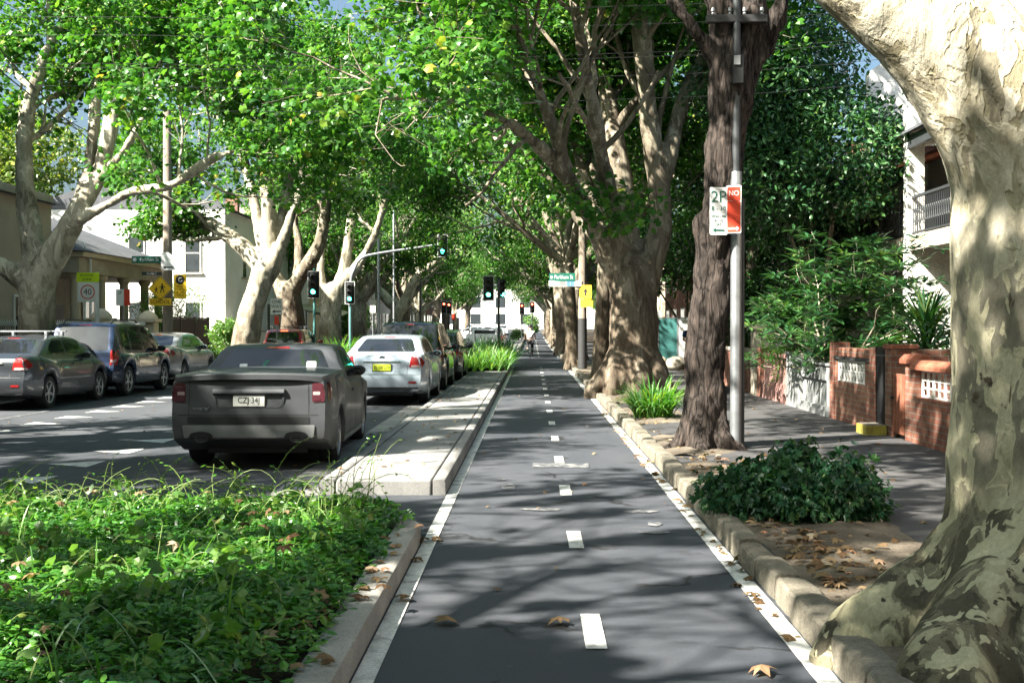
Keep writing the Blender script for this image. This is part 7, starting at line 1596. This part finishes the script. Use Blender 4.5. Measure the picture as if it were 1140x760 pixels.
def cyclist():
    q = P(590, 398.5, 63.5); X, Y = q.x, 63.2; z0 = .004
    bk = thing('bicycle', 'bicycle ridden away down the bike lane', 'bicycle', (X, Y, z0)); r = .34
    for y in (0, 1.05):
        mb = MB(); mb.tube([(0, y + r * math.cos(a), r + r * math.sin(a)) for a in np.linspace(0, 2 * PI, 33)], .019, 8, False); w_ = mb.build('wheel', m_rubber, bk); mb = MB(); mb.cyl((-.05, y, r), (.05, y, r), .02, n=8); [mb.cyl((0, y, r), (0, y + .325 * math.cos(a), r + .325 * math.sin(a)), .0022, n=4) for a in np.linspace(0, 2 * PI, 19)[:-1]]; mb.build('spokes', m_steel, w_)
    mb = MB(); bb, st_, hd, fr = (0, .42, .30), (0, .26, .80), (0, .88, .84), (0, 1.05, .34)
    for a, b in ((bb, st_), (bb, hd), (st_, hd), ((0, .28, .74), (0, 0, .34)), (bb, (0, 0, .34)), (hd, fr), (st_, (0, .23, .92))): mb.cyl(a, b, .016, n=8)
    mb.build('frame', m_dsteel, bk); mb = MB(); mb.tube([(-.29, .84, 1.0), (-.2, .90, 1.02), (0, .92, .98), (.2, .90, 1.02), (.29, .84, 1.0)], .014, 8); mb.cyl((0, .92, .98), hd, .015); mb.build('handlebar', m_black, bk)
    mb = MB(); mb.sphere((0, .2, .94), .12, 8, (.8, 1.3, .35)); mb.build('saddle', m_black, bk); mb = MB(); mb.cyl((-.1, .42, .30), (.1, .42, .30), .05); mb.box(.08, .17, .50, .60, .17, .19); mb.box(-.17, -.08, .24, .34, .41, .43); mb.build('pedals', m_black, bk)
    p = thing('person', 'cyclist in a white top, dark leggings and black helmet riding away', 'person', (X, Y, z0))
    J = [((0, .2, 1.02), .13), ((0, .27, 1.22), .13), ((0, .38, 1.42), .14), ((0, .44, 1.50), .07), ((0, .49, 1.60), .062), ((0, .52, 1.68), (.088, .10)), ((0, .52, 1.75), (.075, .085)),
         ((.19, .40, 1.42), .062), ((.27, .58, 1.22), .045), ((.27, .80, 1.07), .034), ((-.19, .40, 1.42), .062), ((-.27, .58, 1.22), .045), ((-.27, .80, 1.07), .034),
         ((.10, .24, .94), .095), ((.12, .62, .68), .068), ((.13, .50, .26), .045), ((.13, .62, .22), .035), ((-.10, .24, .94), .095), ((-.12, .60, .90), .068), ((-.13, .26, .52), .045), ((-.13, .38, .46), .035)]
    E = [(0, 1), (1, 2), (2, 3), (3, 4), (4, 5), (5, 6), (2, 7), (7, 8), (8, 9), (2, 10), (10, 11), (11, 12), (0, 13), (13, 14), (14, 15), (15, 16), (0, 17), (17, 18), (18, 19), (19, 20)]
    skin_body('body', J, E, m_skin, p)
    top = skin_body('shirt', [((0, .2, 1.03), .145), ((0, .27, 1.22), .15), ((0, .385, 1.44), .155), ((.2, .40, 1.42), .078), ((.25, .50, 1.32), .066), ((-.2, .40, 1.42), .078), ((-.25, .50, 1.32), .066)], [(0, 1), (1, 2), (2, 3), (3, 4), (2, 5), (5, 6)], m_wcloth, p)
    skin_body('leggings', [((0, .2, 1.0), .142), ((.105, .25, .94), .112), ((.122, .60, .69), .085), ((.13, .51, .30), .06), ((-.105, .25, .94), .112), ((-.122, .59, .90), .085), ((-.13, .28, .55), .06)], [(0, 1), (1, 2), (2, 3), (0, 4), (4, 5), (5, 6)], m_bcloth, p)
    head_parts(p, (0, .53, 1.69), helmet=m_black); [hand(p, (s * .27, .79, 1.07), (0, .9, -.5)) for s in (-1, 1)]
    mb = MB(); [mb.sphere((s * .13, y, z), .06, 8, (.75, 1.9, .7)) for s, y, z in ((1, .57, .225), (-1, .33, .465))]; mb.build('shoes', m_black, p, smooth=180)
cyclist()
def pedestrian():
    q = P(768.5, 415, 38.0); p = thing('person', 'man in a blue T-shirt and khaki trousers half hidden by the fissured trunk, arms folded', 'person', (q.x, 38, .12), R(200))
    J = [((0, 0, .98), .13), ((0, 0, 1.18), .125), ((0, 0, 1.40), .145), ((0, .0, 1.52), .065), ((0, .01, 1.60), .058), ((0, .02, 1.68), (.085, .098)), ((0, .02, 1.77), (.075, .085)),
         ((.20, 0, 1.43), .06), ((.27, .03, 1.17), .046), ((.06, .19, 1.15), .036), ((-.20, 0, 1.43), .06), ((-.27, .03, 1.17), .046), ((-.06, .21, 1.12), .036),
         ((.10, 0, .90), .09), ((.11, .02, .50), .062), ((.11, -.02, .10), .042), ((.12, .12, .05), .035), ((-.10, 0, .90), .09), ((-.11, .02, .50), .062), ((-.11, -.02, .10), .042), ((-.12, .12, .05), .035)]
    E = [(0, 1), (1, 2), (2, 3), (3, 4), (4, 5), (5, 6), (2, 7), (7, 8), (8, 9), (2, 10), (10, 11), (11, 12), (0, 13), (13, 14), (14, 15), (15, 16), (0, 17), (17, 18), (18, 19), (19, 20)]
    skin_body('body', J, E, m_skin, p)
    skin_body('shirt', [((0, 0, .97), .146), ((0, 0, 1.18), .142), ((0, 0, 1.41), .158), ((.205, 0, 1.43), .078), ((.25, .02, 1.25), .07), ((-.205, 0, 1.43), .078), ((-.25, .02, 1.25), .07)], [(0, 1), (1, 2), (2, 3), (3, 4), (2, 5), (5, 6)], m_navy, p)
    skin_body('trousers', [((0, 0, .98), .14), ((.10, 0, .88), .108), ((.11, .02, .50), .08), ((.11, -.02, .12), .066), ((-.10, 0, .88), .108), ((-.11, .02, .50), .08), ((-.11, -.02, .12), .066)], [(0, 1), (1, 2), (2, 3), (0, 4), (4, 5), (5, 6)], m_khaki, p)
    head_parts(p, (0, .03, 1.69)); hand(p, (.06, .19, 1.15), (-.9, .1, .1)); hand(p, (-.06, .21, 1.12), (.9, .1, .1))
    mb = MB(); [mb.sphere((s * .115, .06, .05), .062, 8, (.75, 1.9, .75)) for s in (-1, 1)]; mb.build('shoes', m_black, p, smooth=180)
pedestrian()
